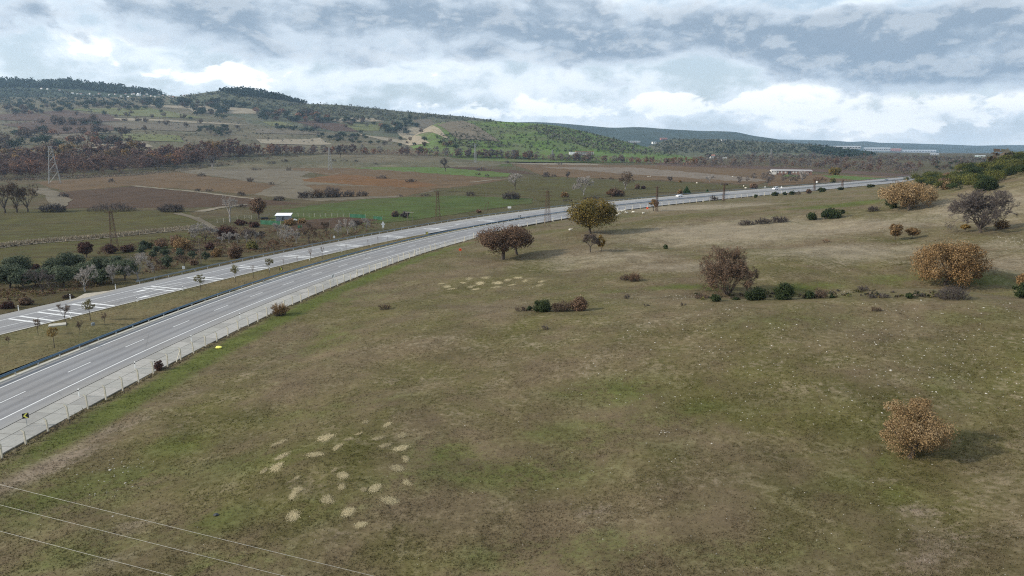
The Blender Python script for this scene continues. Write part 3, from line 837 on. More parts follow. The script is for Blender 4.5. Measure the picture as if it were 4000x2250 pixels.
# pale tracks and grass baulks between the fields
def track(pts, w, kind, name='track'):
    _fz[0] += 0.006
    q = []
    for (x0, y0), (x1, y1) in zip(pts[:-1], pts[1:]):
        n = max(2, int(math.hypot(x1 - x0, y1 - y0) / 14))
        for i in range(n): q.append((x0 + (x1 - x0) * i / n, y0 + (y1 - y0) * i / n + random.gauss(0, .6)))
    P = [plane_pt(x, y, VZ + _fz[0] + 0.01) for x, y in q + [pts[-1]]]
    L, Rr = [], []
    for i, p in enumerate(P):
        t = (P[min(i + 1, len(P) - 1)] - P[max(i - 1, 0)]); n = Vector((-t.y, t.x, 0)).normalized() * (w * random.uniform(.35, .65))
        L.append(p + n); Rr.append(p - n)
    mb = MB()
    for i in range(len(P) - 1): mb.quad(Rr[i], Rr[i + 1], L[i + 1], L[i])
    return tag(mb.build(name, FM[kind]), kind='structure')
track([(-200, 986), (0, 962), (150, 946), (300, 935), (450, 921), (600, 905), (740, 892)], 7, 'pale')
track([(520, 725), (640, 737), (760, 748), (900, 765), (1010, 778)], 5, 'pale')
track([(160, 815), (225, 802), (235, 782), (190, 752), (150, 735)], 11, 'fallow')
track([(690, 832), (760, 850), (820, 880), (850, 900)], 3.5, 'fallow')
track([(780, 826), (870, 808), (960, 798)], 6, 'pale')
track([(1840, 712), (1920, 702), (1985, 698)], 5, 'pale')
track([(1160, 640), (1400, 655), (1640, 672)], 2.5, 'pale')
track([(1180, 668), (1250, 676), (1340, 680)], 3, 'pale')
track([(2080, 700), (2300, 700), (2480, 706)], 2.5, 'fallow')
# fields on the hillside: draped patches
def patch(q, kind, name='field', n=14):
    P = [pick(*c) for c in q]
    _fz[0] += 0.006
    vs, fs = [], []
    for i in range(n + 1):
        for j in range(n + 1):
            a, b = i / n, j / n
            p = (P[0] * (1 - a) + P[1] * a) * (1 - b) + (P[3] * (1 - a) + P[2] * a) * b
            vs.append((p.x, p.y, drop(p.x, p.y) + 0.5 + _fz[0]))
    for i in range(n):
        for j in range(n): fs.append((i * (n + 1) + j, (i + 1) * (n + 1) + j, (i + 1) * (n + 1) + j + 1, i * (n + 1) + j + 1))
    mb = MB(); mb.add(vs, fs)
    return tag(mb.build(name, FM[kind]), kind='structure')
for q, kd in [
    ([(0, 486), (180, 470), (560, 500), (200, 526)], 'redsoil'), ([(140, 440), (250, 430), (470, 468), (330, 476)], 'redsoil'), ([(0, 448), (120, 440), (330, 478), (0, 470)], 'redsoil'),
    ([(270, 428), (560, 418), (800, 462), (480, 452)], 'meadow'), ([(310, 450), (420, 446), (480, 474), (390, 476)], 'redsoil'), ([(440, 462), (780, 476), (1000, 492), (470, 472)], 'straw'),
    ([(370, 478), (800, 486), (760, 515), (480, 505)], 'fallow'), ([(70, 535), (330, 520), (420, 552), (140, 540)], 'fallow'), ([(480, 525), (700, 530), (720, 556), (480, 548)], 'meadow'),
    ([(560, 410), (720, 410), (800, 424), (560, 420)], 'straw'), ([(1020, 476), (1100, 476), (1170, 502), (1060, 492)], 'meadow'), ([(1140, 474), (1240, 472), (1320, 516), (1210, 492)], 'redsoil'),
    ([(1255, 478), (1350, 486), (1400, 516), (1310, 512)], 'redsoil'), ([(1340, 488), (1490, 486), (1480, 512), (1390, 510)], 'meadow'), ([(1390, 518), (1620, 530), (1680, 560), (1480, 545)], 'straw'),
    ([(1270, 466), (1460, 462), (1500, 476), (1330, 480)], 'straw'), ([(1000, 505), (1160, 510), (1280, 528), (1000, 520)], 'fallow'), ([(1000, 545), (1250, 540), (1300, 566), (1020, 562)], 'straw'),
    ([(1610, 468), (1680, 466), (1960, 556), (1790, 545)], 'fallow'), ([(1530, 490), (1640, 500), (1760, 548), (1560, 530)], 'straw'), ([(720, 415), (1010, 430), (1000, 446), (760, 440)], 'straw'), ([(340, 560), (560, 558), (600, 575), (350, 580)], 'straw')]:
    patch(q, kd)
# ---------------------------------------------------------------- vegetation builders
def C3(*c): return np.array(c, float)
OAK_OLIVE = [C3(.135, .100, .024), C3(.165, .112, .028), C3(.092, .08, .02)]
OAK_RUST = [C3(.20, .122, .052), C3(.25, .168, .085), C3(.145, .085, .036)]
OAK_TAN = [C3(.215, .145, .07), C3(.29, .21, .12), C3(.15, .095, .044)]
THORN = [C3(.165, .098, .058), C3(.20, .125, .078), C3(.105, .07, .05)]
GREY_TWIG = [C3(.10, .083, .076), C3(.125, .106, .098), C3(.072, .06, .056)]
BROWN_TWIG = [C3(.125, .088, .062), C3(.155, .11, .075), C3(.085, .062, .05)]
PALE_TWIG = [C3(.30, .275, .255), C3(.25, .225, .205), C3(.34, .31, .28)]
EVERG = [C3(.030, .045, .016), C3(.045, .06, .02), C3(.022, .034, .014)]
EVERG_Y = [C3(.095, .10, .027), C3(.125, .118, .034), C3(.066, .078, .021)]
OLIVE = [C3(.078, .095, .055), C3(.11, .128, .082), C3(.046, .062, .034)]
RIVER_RED = [C3(.21, .10, .058), C3(.25, .13, .066), C3(.145, .08, .058)]
RIVER_BROWN = [C3(.15, .095, .066), C3(.185, .12, .078), C3(.11, .075, .06)]
RIVER_GOLD = [C3(.235, .145, .045), C3(.20, .118, .04), C3(.15, .10, .04)]
RIVER_GREY = [C3(.135, .115, .105), C3(.165, .14, .125), C3(.10, .085, .08)]
MAROON = [C3(.075, .036, .028), C3(.095, .048, .034), C3(.05, .026, .022)]
GOLD = [C3(.24, .16, .045), C3(.28, .19, .06), C3(.19, .12, .035)]
YGREEN = [C3(.115, .105, .03), C3(.15, .13, .04), C3(.085, .085, .026)]

def crown_np(centers, radii, n_per, size, cols, r, aspect=1.0, up=0.35, shell=0.55):
    """leaf-sized quads spread through clumps; returns V,F,colours"""
    centers = np.asarray(centers, float); radii = np.asarray(radii, float)
    k_ = len(centers)
    idx = np.repeat(np.arange(k_), n_per); N = len(idx)
    d = r.normal(size=(N, 3)); d /= np.linalg.norm(d, axis=1)[:, None]
    rad = (shell + (1 - shell) * r.random(N) ** 0.7) * np.where(r.random(N) < .16, r.uniform(1.0, 1.5, N), 1.0)
    P = centers[idx] + d * (rad * radii[idx])[:, None] * np.array([1, 1, 0.85])
    nrm = d + r.normal(size=(N, 3)) * 0.55; nrm[:, 2] += up
    nrm /= np.linalg.norm(nrm, axis=1)[:, None]
    t = np.cross(nrm, r.normal(size=(N, 3))); t /= np.linalg.norm(t, axis=1)[:, None]
    b = np.cross(nrm, t)
    s = size * r.uniform(0.6, 1.35, N)
    a = t * s[:, None]; b = b * (s * aspect)[:, None]
    Vv = np.stack([P - a, P - b * .8, P + a, P + b * .8], 1).reshape(-1, 3)
    Ff = np.arange(N * 4).reshape(N, 4)
    cc = np.array(cols)
    cl = cc[r.integers(0, len(cc), k_)][idx] * 0.45 + cc[r.integers(0, len(cc), N)] * 0.55
    cl = cl * r.uniform(0.75, 1.3, N)[:, None]
    return Vv, Ff, np.repeat(cl, 4, 0)

def lobes(r, w, h, z0, k_, flat=0.8, bias=0.55, rad=(.16, .26), dome=False):
    """clump centres through an uneven ellipsoid; w width, h height, z0 bottom"""
    out = []; rr = []
    ax = r.uniform(.88, 1.12, 3)
    ns = 7 if k_ >= 36 else 0
    sub = r.normal(size=(max(ns, 1), 3)); sub /= np.linalg.norm(sub, axis=1)[:, None]; sub[:, 2] = sub[:, 2] * .75 + .1; sr = r.uniform(.38, .6, max(ns, 1))
    for i in range(k_):
        d = r.normal(size=3); d /= np.linalg.norm(d)
        if dome and d[2] < -0.25: d[2] *= -0.6
        q = bias + (1 - bias) * r.random() ** .6
        rc = r.uniform(rad[0] * .7, rad[1] * 1.15) * w
        if ns and i % 2:
            j = (i // 2) % ns; g_ = sub[j] * (1.12 - sr[j]) + d * q * sr[j]
            out.append([g_[0] * (w / 2 - rc * .6) * ax[0], g_[1] * (w / 2 - rc * .6) * ax[1], z0 + h / 2 + g_[2] * (h / 2 - rc * .5)]); rr.append(rc)
            continue
        out.append([d[0] * (w / 2 - rc * .8) * q * ax[0], d[1] * (w / 2 - rc * .8) * q * ax[1], z0 + h / 2 + d[2] * (h / 2 - rc * .7) * q])
        rr.append(rc)
    return np.array(out), np.array(rr)

def tubes_np(segs, n=4):
    """segs rows: x0 y0 z0 x1 y1 z1 r0 r1"""
    S = np.asarray(segs, float); m = len(S)
    p0, p1, r0, r1 = S[:, 0:3], S[:, 3:6], S[:, 6], S[:, 7]
    t = p1 - p0; L = np.linalg.norm(t, axis=1)[:, None]; t = t / np.maximum(L, 1e-6)
    ref = np.where(np.abs(t[:, 2:3]) < .9, np.array([[0, 0, 1.]]), np.array([[1., 0, 0]]))
    a = np.cross(t, ref); a /= np.linalg.norm(a, axis=1)[:, None]
    b = np.cross(t, a)
    vs = []
    for (p, rr) in ((p0, r0), (p1, r1)):
        for j in range(n):
            an = 2 * math.pi * j / n
            vs.append(p + (a * math.cos(an) + b * math.sin(an)) * rr[:, None])
    Vv = np.stack(vs, 1).reshape(-1, 3)
    base = (np.arange(m) * 2 * n)[:, None]
    Ff = np.concatenate([base + np.array([[j, (j + 1) % n, n + (j + 1) % n, n + j]]) for j in range(n)], 0)
    return Vv, Ff

def grow(r, p, d, L, rad, depth, out, kids=(2, 3), spread=0.6, shrink=0.74, gravity=0.0, wob=0.15, tipr=0.006):
    """branching skeleton"""
    p = np.array(p, float); d = np.array(d, float); d /= np.linalg.norm(d)
    steps = 2
    for s_ in range(steps):
        d2 = d + r.normal(size=3) * wob; d2[2] += gravity; d2 /= np.linalg.norm(d2)
        q = p + d2 * L / steps
        r1 = max(tipr, rad * (0.84 if s_ == 0 else 0.7))
        out.append([*p, *q, rad, r1, depth]); p, d, rad = q, d2, r1
    if depth <= 0: return
    for c in range(r.integers(kids[0], kids[1] + 1)):
        ax = r.normal(size=3); ax -= ax.dot(d) * d; ax /= np.linalg.norm(ax) + 1e-9
        nd = d * math.cos(spread) + ax * math.sin(spread) * r.uniform(.6, 1.35)
        grow(r, p, nd, L * shrink * r.uniform(.8, 1.15), rad * (0.78 if c == 0 else .62), depth - 1, out, kids, spread, shrink, gravity, wob, tipr)

def trunk_segs(r, h, w, z_split, rad, limbs=5, lean=0.0, depth=1):
    out = []
    top = np.array([r.normal() * .04 * h + lean * z_split, r.normal() * .04 * h, z_split])
    mid = top * .5 + r.normal(size=3) * .02 * h; mid[2] = z_split * .5
    out.append([0, 0, -0.25, *mid, rad * 1.25, rad, 9]); out.append([*mid, *top, rad, rad * .85, 9])
    for i in range(limbs):
        a = 2 * math.pi * (i + r.uniform(-.3, .3)) / limbs
        d = np.array([math.cos(a) * w * .42, math.sin(a) * w * .42, (h - z_split) * r.uniform(.45, .8)])
        grow(r, top, d, np.linalg.norm(d) * .55, rad * .5, depth, out, (2, 3), .5, .65, 0.02, .12)
    return out

def crown_mesh(name, V_, F_, C_, mat='leaf'):
    return mesh_np(name, V_, F_, M[mat], C_)

def place_thing(name, loc, rz=0.0): return empty(name, tuple(loc), rz)

def leafy(name, px, py, hpx, wpx, cols, label, cat='tree', group=None, seed=1, kclump=70, nper=130, leaf=None, trunk_f=.22, rad_f=.035, bark='bark', flat_bottom=False, rad=(.13, .21), up=.35, low=None, bias=.55):
    r = np.random.default_rng(seed)
    p = pick(px, py); m = mpp(p); h, w = hpx * m, wpx * m
    o = place_thing(name, p, r.uniform(0, 6.28)); tag(o, label, cat, group)
    z0 = h * trunk_f if low is None else low * h
    tot = min(26000, max(340, hpx * wpx * .55)); w *= 1.1; h *= 1.04; kclump = int(min(kclump, max(14, tot / 60))); nper = int(tot / kclump)
    ce, ra = lobes(r, w, h - z0, z0, kclump, rad=rad, dome=flat_bottom, bias=bias)
    lf = leaf or max(0.05, 2.45 * m)
    link('crown', crown_mesh('crown', *crown_np(ce, ra, nper, lf, cols, r, up=up)), o)
    sg = np.array(trunk_segs(r, h * .92, w, h * max(trunk_f, .12) * 1.1, h * rad_f))
    link('trunk', mesh_np('trunk', *tubes_np(sg[:, :8], 6), M[bark], smooth=True), o)
    return o

def bare(name, px, py, hpx, wpx, cols, label, cat='tree', group=None, seed=1, depth=5, limbs=5, trunk_f=.2, rad_f=.03, bark='bark', stems=1, spread=.5, twig=0.010, kids=(2, 3), hang=0.0, leaves=None, nleaf=0, leaf=.1, haze=.16):
    """leafless tree: trunk and limbs, and a crown of fine twigs; optionally some leaves that stayed on"""
    r = np.random.default_rng(seed)
    p = pick(px, py); m = mpp(p); h, w = hpx * m, wpx * m
    o = place_thing(name, p, r.uniform(0, 6.28)); tag(o, label, cat, group)
    segs = []; zs = h * trunk_f; twig = max(.006, .5 * m)
    top = np.array([0, 0, zs])
    if stems == 1:
        segs.append([0, 0, -.2, *(top * .55 + r.normal(size=3) * .02 * h), h * rad_f * 1.2, h * rad_f, 9])
        segs.append([*segs[0][3:6], *top, h * rad_f, h * rad_f * .8, 9])
    for i in range(limbs):
        a = 2 * math.pi * (i + r.uniform(-.35, .35)) / limbs
        rise = r.uniform(.5, 1.0)
        d = np.array([math.cos(a) * w * .5 * r.uniform(.4, 1), math.sin(a) * w * .5 * r.uniform(.4, 1), (h - zs) * rise])
        L0 = np.linalg.norm(d) * .38
        st = top if stems == 1 else np.array([math.cos(a), math.sin(a), 0]) * w * .06
        grow(r, st, d, L0, h * rad_f * .6, depth, segs, kids, spread, .76, 0.03 - hang, .16, twig)
    S = np.array(segs)
    mx, mz = np.abs(S[:, 3:5]).max(), S[:, 5].max()
    sx, sz = (w / 2) / np.percentile(np.hypot(S[:, 3], S[:, 4]), 93), h / np.percentile(S[:, 5], 98.5)
    for c0 in (0, 3):
        f = np.where(S[:, c0 + 2] > zs * .9, 1, 1)
        S[:, c0] *= sx; S[:, c0 + 1] *= sx; S[:, c0 + 2] *= sz
    rr_ = np.hypot(S[:, 3], S[:, 4]); keepr = (rr_ < w * .56) & (S[:, 5] < h * 1.04) & (S[:, 5] > -.3); S = S[keepr | (S[:, 8] >= depth - 1)]
    big = S[:, 8] >= depth - 1
    link('trunk', mesh_np('trunk', *tubes_np(S[big][:, :8], 5), M[bark], smooth=True), o)
    T = S[~big]
    Vv, Ff = tubes_np(T[:, :8], 3)
    cc = np.array(cols); cl = cc[r.integers(0, len(cc), len(T))] * r.uniform(.8, 1.25, len(T))[:, None]
    cr = link('crown', mesh_np('crown', Vv, Ff, M['twig'], np.repeat(cl, 6, 0)), o)
    tp = S[S[:, 8] <= 2][:, 3:6]
    nt = int(min(16000, max(150, hpx * wpx * haze)))
    tp = tp[r.integers(0, len(tp), nt)]
    hz_ = crown_np(tp, np.full(nt, max(.15, 4.5 * m)), 1, max(.06, 3.4 * m), cols, r, aspect=.13, shell=.1)
    tag(link('fine_twigs', mesh_np('fine_twigs', hz_[0], hz_[1], M['twig'], hz_[2]), cr), kind='stuff')
    if leaves is not None:
        tips = S[S[:, 8] <= 3][:, 3:6]; tips = tips[r.integers(0, len(tips), nleaf)]
        lv = crown_np(tips, np.full(len(tips), .28 * max(1, w / 8)), 3, leaf, leaves, r)
        link('leaves', mesh_np('leaves', *lv[:2], M['leaf'], lv[2]), cr)
    return o

def bush(name, px, py, hpx, wpx, cols, label, cat='shrub', group=None, seed=1, k_=15, nper=110, leaf=None, rad=(.15, .33), deep=None, rz=None):
    """leafy shrub that stands on the ground"""
    r = np.random.default_rng(seed)
    p = pick(px, py); m = mpp(p); h, w = hpx * m, wpx * m
    o = place_thing(name, p, 0); tag(o, label, cat, group)
    tot = min(15000, max(280, hpx * wpx * .7)); w *= 1.1; h *= 1.05; k_ = int(min(max(k_, tot / 160), 46)); nper = int(tot / k_)
    ce, ra = lobes(r, 1.0, 1.0, 0, k_, rad=rad, dome=False)
    dp = deep * m if deep else min(w, max(h * 1.1, w * .6))
    rr = ra * min(h * 1.3, w) 
    ce = np.stack([ce[:, 0] / .5 * (w / 2 - rr * .55), ce[:, 1] / .5 * np.maximum(dp / 2 - rr * .55, .05), np.maximum(ce[:, 2] * h * .95 - .08 * h, rr * .25)], 1)
    ce[:, 2] = np.minimum(ce[:, 2], h - rr * .7)
    lf = leaf or max(0.04, 2.4 * m)
    tag(link('foliage', crown_mesh('foliage', *crown_np(ce, rr, nper, lf, cols, r)), o), kind='stuff')
    sg = []
    for i in range(7):
        a = r.uniform(0, 6.28); q = r.uniform(.1, .55)
        sg.append([math.cos(a) * q * .2 * w, math.sin(a) * q * .2 * dp, -.1, math.cos(a) * q * .8 * w * .5, math.sin(a) * q * .8 * dp * .5, h * .7, .05 * h * .5, .012])
    tag(link('stem', mesh_np('stem', *tubes_np(sg, 4), M['bark']), o), kind='stuff')
    return o

def twigs(name, px, py, hpx, wpx, cols, label, cat='shrub', group=None, seed=1, stems=26, depth=2, deep=None, twig=.008, fine=3):
    """leafless thicket of many stems"""
    r = np.random.default_rng(seed)
    p = pick(px, py); m = mpp(p); h, w = hpx * m, wpx * m
    dp = deep * m if deep else min(w, max(h * 1.2, w * .5))
    o = place_thing(name, p, 0); tag(o, label, cat, group)
    out = []; twig = max(.005, .5 * m); stems = int(min(150, max(16, wpx * hpx * .034)))
    for i in range(stems):
        x, y = r.uniform(-.42, .42) * w, r.uniform(-.42, .42) * dp
        e = math.sqrt(max(.05, 1 - (x / (w * .52)) ** 2 - (y / (dp * .55)) ** 2))
        H_ = h * e * r.uniform(.45, 1.1)
        d = np.array([x / w * .9 + r.normal() * .2, y / dp * .9 + r.normal() * .2, 1.0])
        grow(r, (x * .72, y * .72, -.05), d, H_ * .42, max(.012, .012 * h), depth, out, (2, fine), .5, .72, .04, .2, twig)
    S = np.array(out); S[:, [2, 5]] = np.clip(S[:, [2, 5]], -.05, h * 1.05)
    thick = S[:, 8] >= depth
    cc = np.array(cols)
    tag(link('stem', mesh_np('stem', *tubes_np(S[thick][:, :8], 3), M['bark']), o), kind='stuff')
    T = S[~thick] if (~thick).any() else S
    Vv, Ff = tubes_np(T[:, :8], 3)
    cl = cc[r.integers(0, len(cc), len(T))] * r.uniform(.75, 1.25, len(T))[:, None]
    tag(link('twig_mass', mesh_np('twig_mass', Vv, Ff, M['twig'], np.repeat(cl, 6, 0)), o), kind='stuff')
    return o
# ---------------------------------------------------------------- trees and shrubs on the near slope
leafy('oak_tree', 2305, 912, 136, 192, OAK_OLIVE, 'large round olive-brown oak standing beside the road with a bare trunk', seed=1, kclump=35, trunk_f=.17, rad=(.13, .20), low=.14, bias=.35)
leafy('hawthorn_tree', 1964, 1014, 138, 184, THORN, 'larger of the two russet-brown thorn trees left of the big oak', seed=2, kclump=70, trunk_f=.3, rad_f=.045, low=.12, rad=(.09, .15))
leafy('hawthorn_tree', 2020, 995, 108, 126, THORN, 'smaller thorn tree with leaning trunk behind the larger russet one', seed=3, kclump=40, trunk_f=.34, rad_f=.04, low=.22, rad=(.1, .17))
bare('thorn_tree', 2305, 986, 72, 66, GREY_TWIG, 'small dark leafless tree standing in front of the big oak', seed=4, depth=5, limbs=6, trunk_f=.3, rad_f=.03, leaves=BROWN_TWIG, nleaf=300, leaf=.12)
leafy('sapling', 2348, 981, 62, 34, GOLD, 'slender golden-leaved sapling right of the small dark tree', seed=5, trunk_f=.18, rad_f=.02)
leafy('oak_tree', 2553, 824, 48, 37, OAK_RUST, 'small orange-brown tree beside the rusty lattice pole at the roadside', seed=6, trunk_f=.2, rad_f=.03)
leafy('oak_tree', 3550, 818, 112, 200, OAK_TAN, 'wide tan-leaved oak below the dark shrubs on the right', seed=7, kclump=70, trunk_f=.12, rad=(.08, .13), low=.06)
bare('bare_tree', 3826, 908, 160, 212, GREY_TWIG, 'large leafless grey-purple tree with spreading crown on the right slope', seed=8, haze=.32, depth=7, limbs=12, trunk_f=.12, rad_f=.035, spread=.5)
leafy('sapling', 3768, 906, 34, 36, GOLD, 'tiny yellow-brown sapling left of the big leafless tree', seed=9)
bush('shrub', 3912, 893, 42, 60, OAK_RUST, 'rust-brown shrub under the right side of the big leafless tree', seed=10)
leafy('sapling', 3496, 938, 64, 54, OAK_RUST, 'taller of the two small orange-brown saplings right of centre', seed=11, trunk_f=.2, rad_f=.02)
leafy('sapling', 3562, 931, 42, 50, OAK_RUST, 'shorter spreading sapling next to the taller orange-brown one', seed=12, trunk_f=.25, rad_f=.02)
leafy('oak_tree', 3692, 1112, 175, 248, OAK_RUST, 'big round rust-brown oak standing in the gully on the right', seed=13, kclump=75, trunk_f=.05, rad=(.09, .165), low=-.07)
leafy('oak_tree', 3553, 1785, 246, 252, OAK_TAN, 'bushy brown-leaved oak alone in the right foreground', seed=14, kclump=75, trunk_f=.08, rad=(.085, .165), low=-.07)
bush('shrub', 3990, 1165, 70, 70, EVERG, 'dark green shrub cut by the right edge of the picture', seed=15)
leafy('oak_tree', 3995, 1150, 90, 60, OAK_RUST, 'rust-brown young oak above the dark shrub at the right edge', seed=16)
bare('bare_tree', 2842, 1152, 182, 208, BROWN_TWIG, 'big leafless brown thicket-like tree with many stems above the gully', seed=17, depth=6, limbs=24, trunk_f=.02, rad_f=.016, stems=12, spread=.42, haze=.5, leaves=THORN, nleaf=2600, leaf=.09)
for i, (px, py, h, w, lab) in enumerate([
    (3062, 1170, 74, 84, 'round dark evergreen shrub standing free in the gully'), (2952, 1172, 58, 106, 'wide dark evergreen shrub at the foot of the big brown thicket'),
    (2797, 1177, 32, 58, 'low dark evergreen shrub left of the big brown thicket'), (2872, 1172, 16, 36, 'smallest evergreen tuft below the big brown thicket'),
    (3160, 1166, 30, 62, 'low evergreen shrub right of the round one in the gully'), (3248, 1164, 15, 32, 'tiny evergreen cushion on the gully edge'),
    (3552, 1166, 24, 34, 'small evergreen shrub in front of the big rust-brown oak'), (2122, 1217, 52, 96, 'dark evergreen shrub leading the row of shrubs at mid-slope'),
    (2068, 1213, 20, 24, 'small evergreen tuft left of the mid-slope row'), (2600, 972, 18, 22, 'tiny dark evergreen bush alone on the dry slope'),
    (3170, 859, 36, 44, 'separate left evergreen shrub of the dark hedge-like pair'), (3253, 852, 44, 124, 'long dark evergreen shrub on the upper slope'),
    (3474, 802, 52, 42, 'evergreen shrub beside the left flank of the tan oak'), (3488, 814, 26, 44, 'lower evergreen shrub tucked under the tan oak'),
    (3026, 765, 18, 42, 'first dark roundish bush along the roadside on the right'), (3066, 762, 13, 24, 'left small bush of the roadside pair'), (3094, 761, 17, 30, 'right small bush of the roadside pair'),
    (3208, 751, 21, 38, 'largest round dark bush along the far roadside'), (3284, 742, 13, 36, 'flat bush below the dark roadside pole'), (3400, 732, 13, 42, 'wide low bush near the far road bend'),
    (2951, 772, 15, 15, 'upright little bush at the road fence'), (3850, 744, 54, 120, 'large dark evergreen thicket at the foot of the right hill')]):
    bush('evergreen_shrub', px, py, h, w, EVERG, lab, 'shrub', 'evergreen shrubs on the pasture slope', seed=100 + i)
bush('shrub', 2262, 1213, 56, 92, THORN, 'rust-brown shrub ending the mid-slope row on the right', seed=131)
bush('shrub', 3158, 756, 19, 32, THORN, 'brownish bush between the roadside bushes', seed=132)
bush('shrub', 3690, 740, 36, 54, OAK_TAN, 'tan-leaved shrub at the foot of the right hill', seed=133)
for i, (px, py, h, w, lab, cl) in enumerate([
    (2196, 1215, 50, 104, 'leafless grey-brown shrub in the middle of the mid-slope row', BROWN_TWIG), (2036, 1215, 26, 66, 'flat leafless shrub starting the mid-slope row', BROWN_TWIG),
    (2440, 1094, 30, 46, 'left leafless brown shrub of the pair on the open slope', BROWN_TWIG), (2478, 1098, 46, 54, 'taller leafless brown shrub of the pair on the open slope', THORN),
    (1503, 1208, 31, 50, 'leafless shrub alone on the green slope left of centre', BROWN_TWIG), (2448, 1166, 22, 30, 'little grey twiggy shrub below the brown pair', GREY_TWIG),
    (2670, 1193, 16, 26, 'small purple-grey tuft near the gully', GREY_TWIG), (2525, 1196, 14, 40, 'flat grey twigs at the gully start', GREY_TWIG), (2130, 1287, 26, 24, 'thin twiggy tuft on the crest left of centre', GREY_TWIG),
    (3227, 947, 24, 26, 'small brown thorn tuft above the pale slope', THORN), (2915, 879, 26, 96, 'left purple-grey thicket of three on the upper slope', GREY_TWIG),
    (2977, 874, 28, 90, 'middle purple-grey thicket of three on the upper slope', GREY_TWIG), (3040, 869, 30, 110, 'right purple-grey thicket of three on the upper slope', GREY_TWIG),
    (3408, 826, 30, 58, 'grey leafless shrub left of the tan oak', GREY_TWIG), (3207, 1164, 48, 44, 'leafless brown shrub between the gully evergreens', BROWN_TWIG),
    (3375, 1138, 32, 44, 'grey leafless shrub above the gully stones', GREY_TWIG), (3405, 1164, 26, 40, 'low grey twigs at the crest edge', GREY_TWIG), (3455, 1164, 26, 44, 'low purple-grey twigs right of the crest stones', GREY_TWIG),
    (3722, 1168, 68, 156, 'wide grey leafless thicket in front of the big rust-brown oak', GREY_TWIG), (2740, 1166, 26, 80, 'dry grass-like twigs left of the brown thicket', BROWN_TWIG),
    (2790, 784, 28, 34, 'leafless shrub at the road fence far off', GREY_TWIG), (3120, 760, 17, 30, 'pale leafless roadside shrub between dark bushes', GREY_TWIG), (3420, 1215, 24, 60, 'faint twigs on the near side of the crest', BROWN_TWIG)]):
    twigs('leafless_shrub', px, py, h, w, cl, lab, 'shrub', 'leafless shrubs on the pasture slope', seed=200 + i)
# bush caught in the fence line
twigs('roadside_shrub', 1095, 1232, 60, 56, [C3(.20, .125, .055), C3(.24, .155, .07), C3(.15, .09, .045)], 'russet upright shrub growing at the wire fence', 'shrub', None, seed=240, depth=2)
bush('roadside_shrub', 622, 1447, 46, 42, MAROON, 'dark red-brown shrub leaning on a fence post', seed=241)

# shrub-covered hill on the right: five kinds, many individuals
def shrub_mesh(cols, seed, n=1400, k_=20):
    r = np.random.default_rng(seed)
    ce, ra = lobes(r, 2.0, 1.0, 0, k_, rad=(.12, .2), dome=True)
    ce[:, 2] = np.maximum(ce[:, 2], .15)
    return crown_mesh('foliage', *crown_np(ce, ra, n // k_, .045, cols, r))
kinds = [('dark evergreen shrub in the thicket covering the right hill', [shrub_mesh(EVERG, s) for s in (1, 2, 3)]), ('yellow-green shrub in the thicket covering the right hill', [shrub_mesh(EVERG_Y, s) for s in (4, 5, 6)]),
         ('rust-tinged shrub in the thicket covering the right hill', [shrub_mesh(THORN, s) for s in (7, 8)])]
r_ = np.random.default_rng(77)
def in_poly(x, y, poly):
    c = False; n = len(poly)
    for i in range(n):
        x1, y1 = poly[i]; x2, y2 = poly[(i + 1) % n]
        if (y1 > y) != (y2 > y) and x < (x2 - x1) * (y - y1) / (y2 - y1) + x1: c = not c
    return c
def sample(poly, n, r):
    xs, ys = [p[0] for p in poly], [p[1] for p in poly]; out = []
    while len(out) < n:
        x, y = r.uniform(min(xs), max(xs)), r.uniform(min(ys), max(ys))
        if in_poly(x, y, poly): out.append((x, y))
    return out
hillpoly = [(3535, 708), (3590, 722), (3660, 742), (3720, 746), (3760, 735), (3830, 735), (3905, 722), (3930, 690), (4010, 690), (4060, 700), (4060, 590), (3960, 610), (3860, 640), (3740, 672), (3620, 698)]
for (px, py) in sample(hillpoly, 175, r_):
    p = pick(px, py)
    if p.y > 700: continue
    m = mpp(p)
    kk = 0 if r_.random() < .33 else (1 if r_.random() < .93 else 2)
    if px > 3890 and py > 680 and kk == 1: kk = 0
    o = link('hill_shrub', kinds[kk][1][r_.integers(0, len(kinds[kk][1]))], None, p, (0, 0, r_.uniform(0, 6.28)))
    s_ = r_.uniform(1.7, 3.4) * (1 + (p.y - 250) / 900); o.scale = (s_ * r_.uniform(.9, 1.3), s_ * r_.uniform(.9, 1.3), s_ * r_.uniform(1.0, 1.5))
    tag(o, kinds[kk][0], 'shrub', 'shrubs on the right hill: ' + ('dark', 'yellow-green', 'rust')[kk])

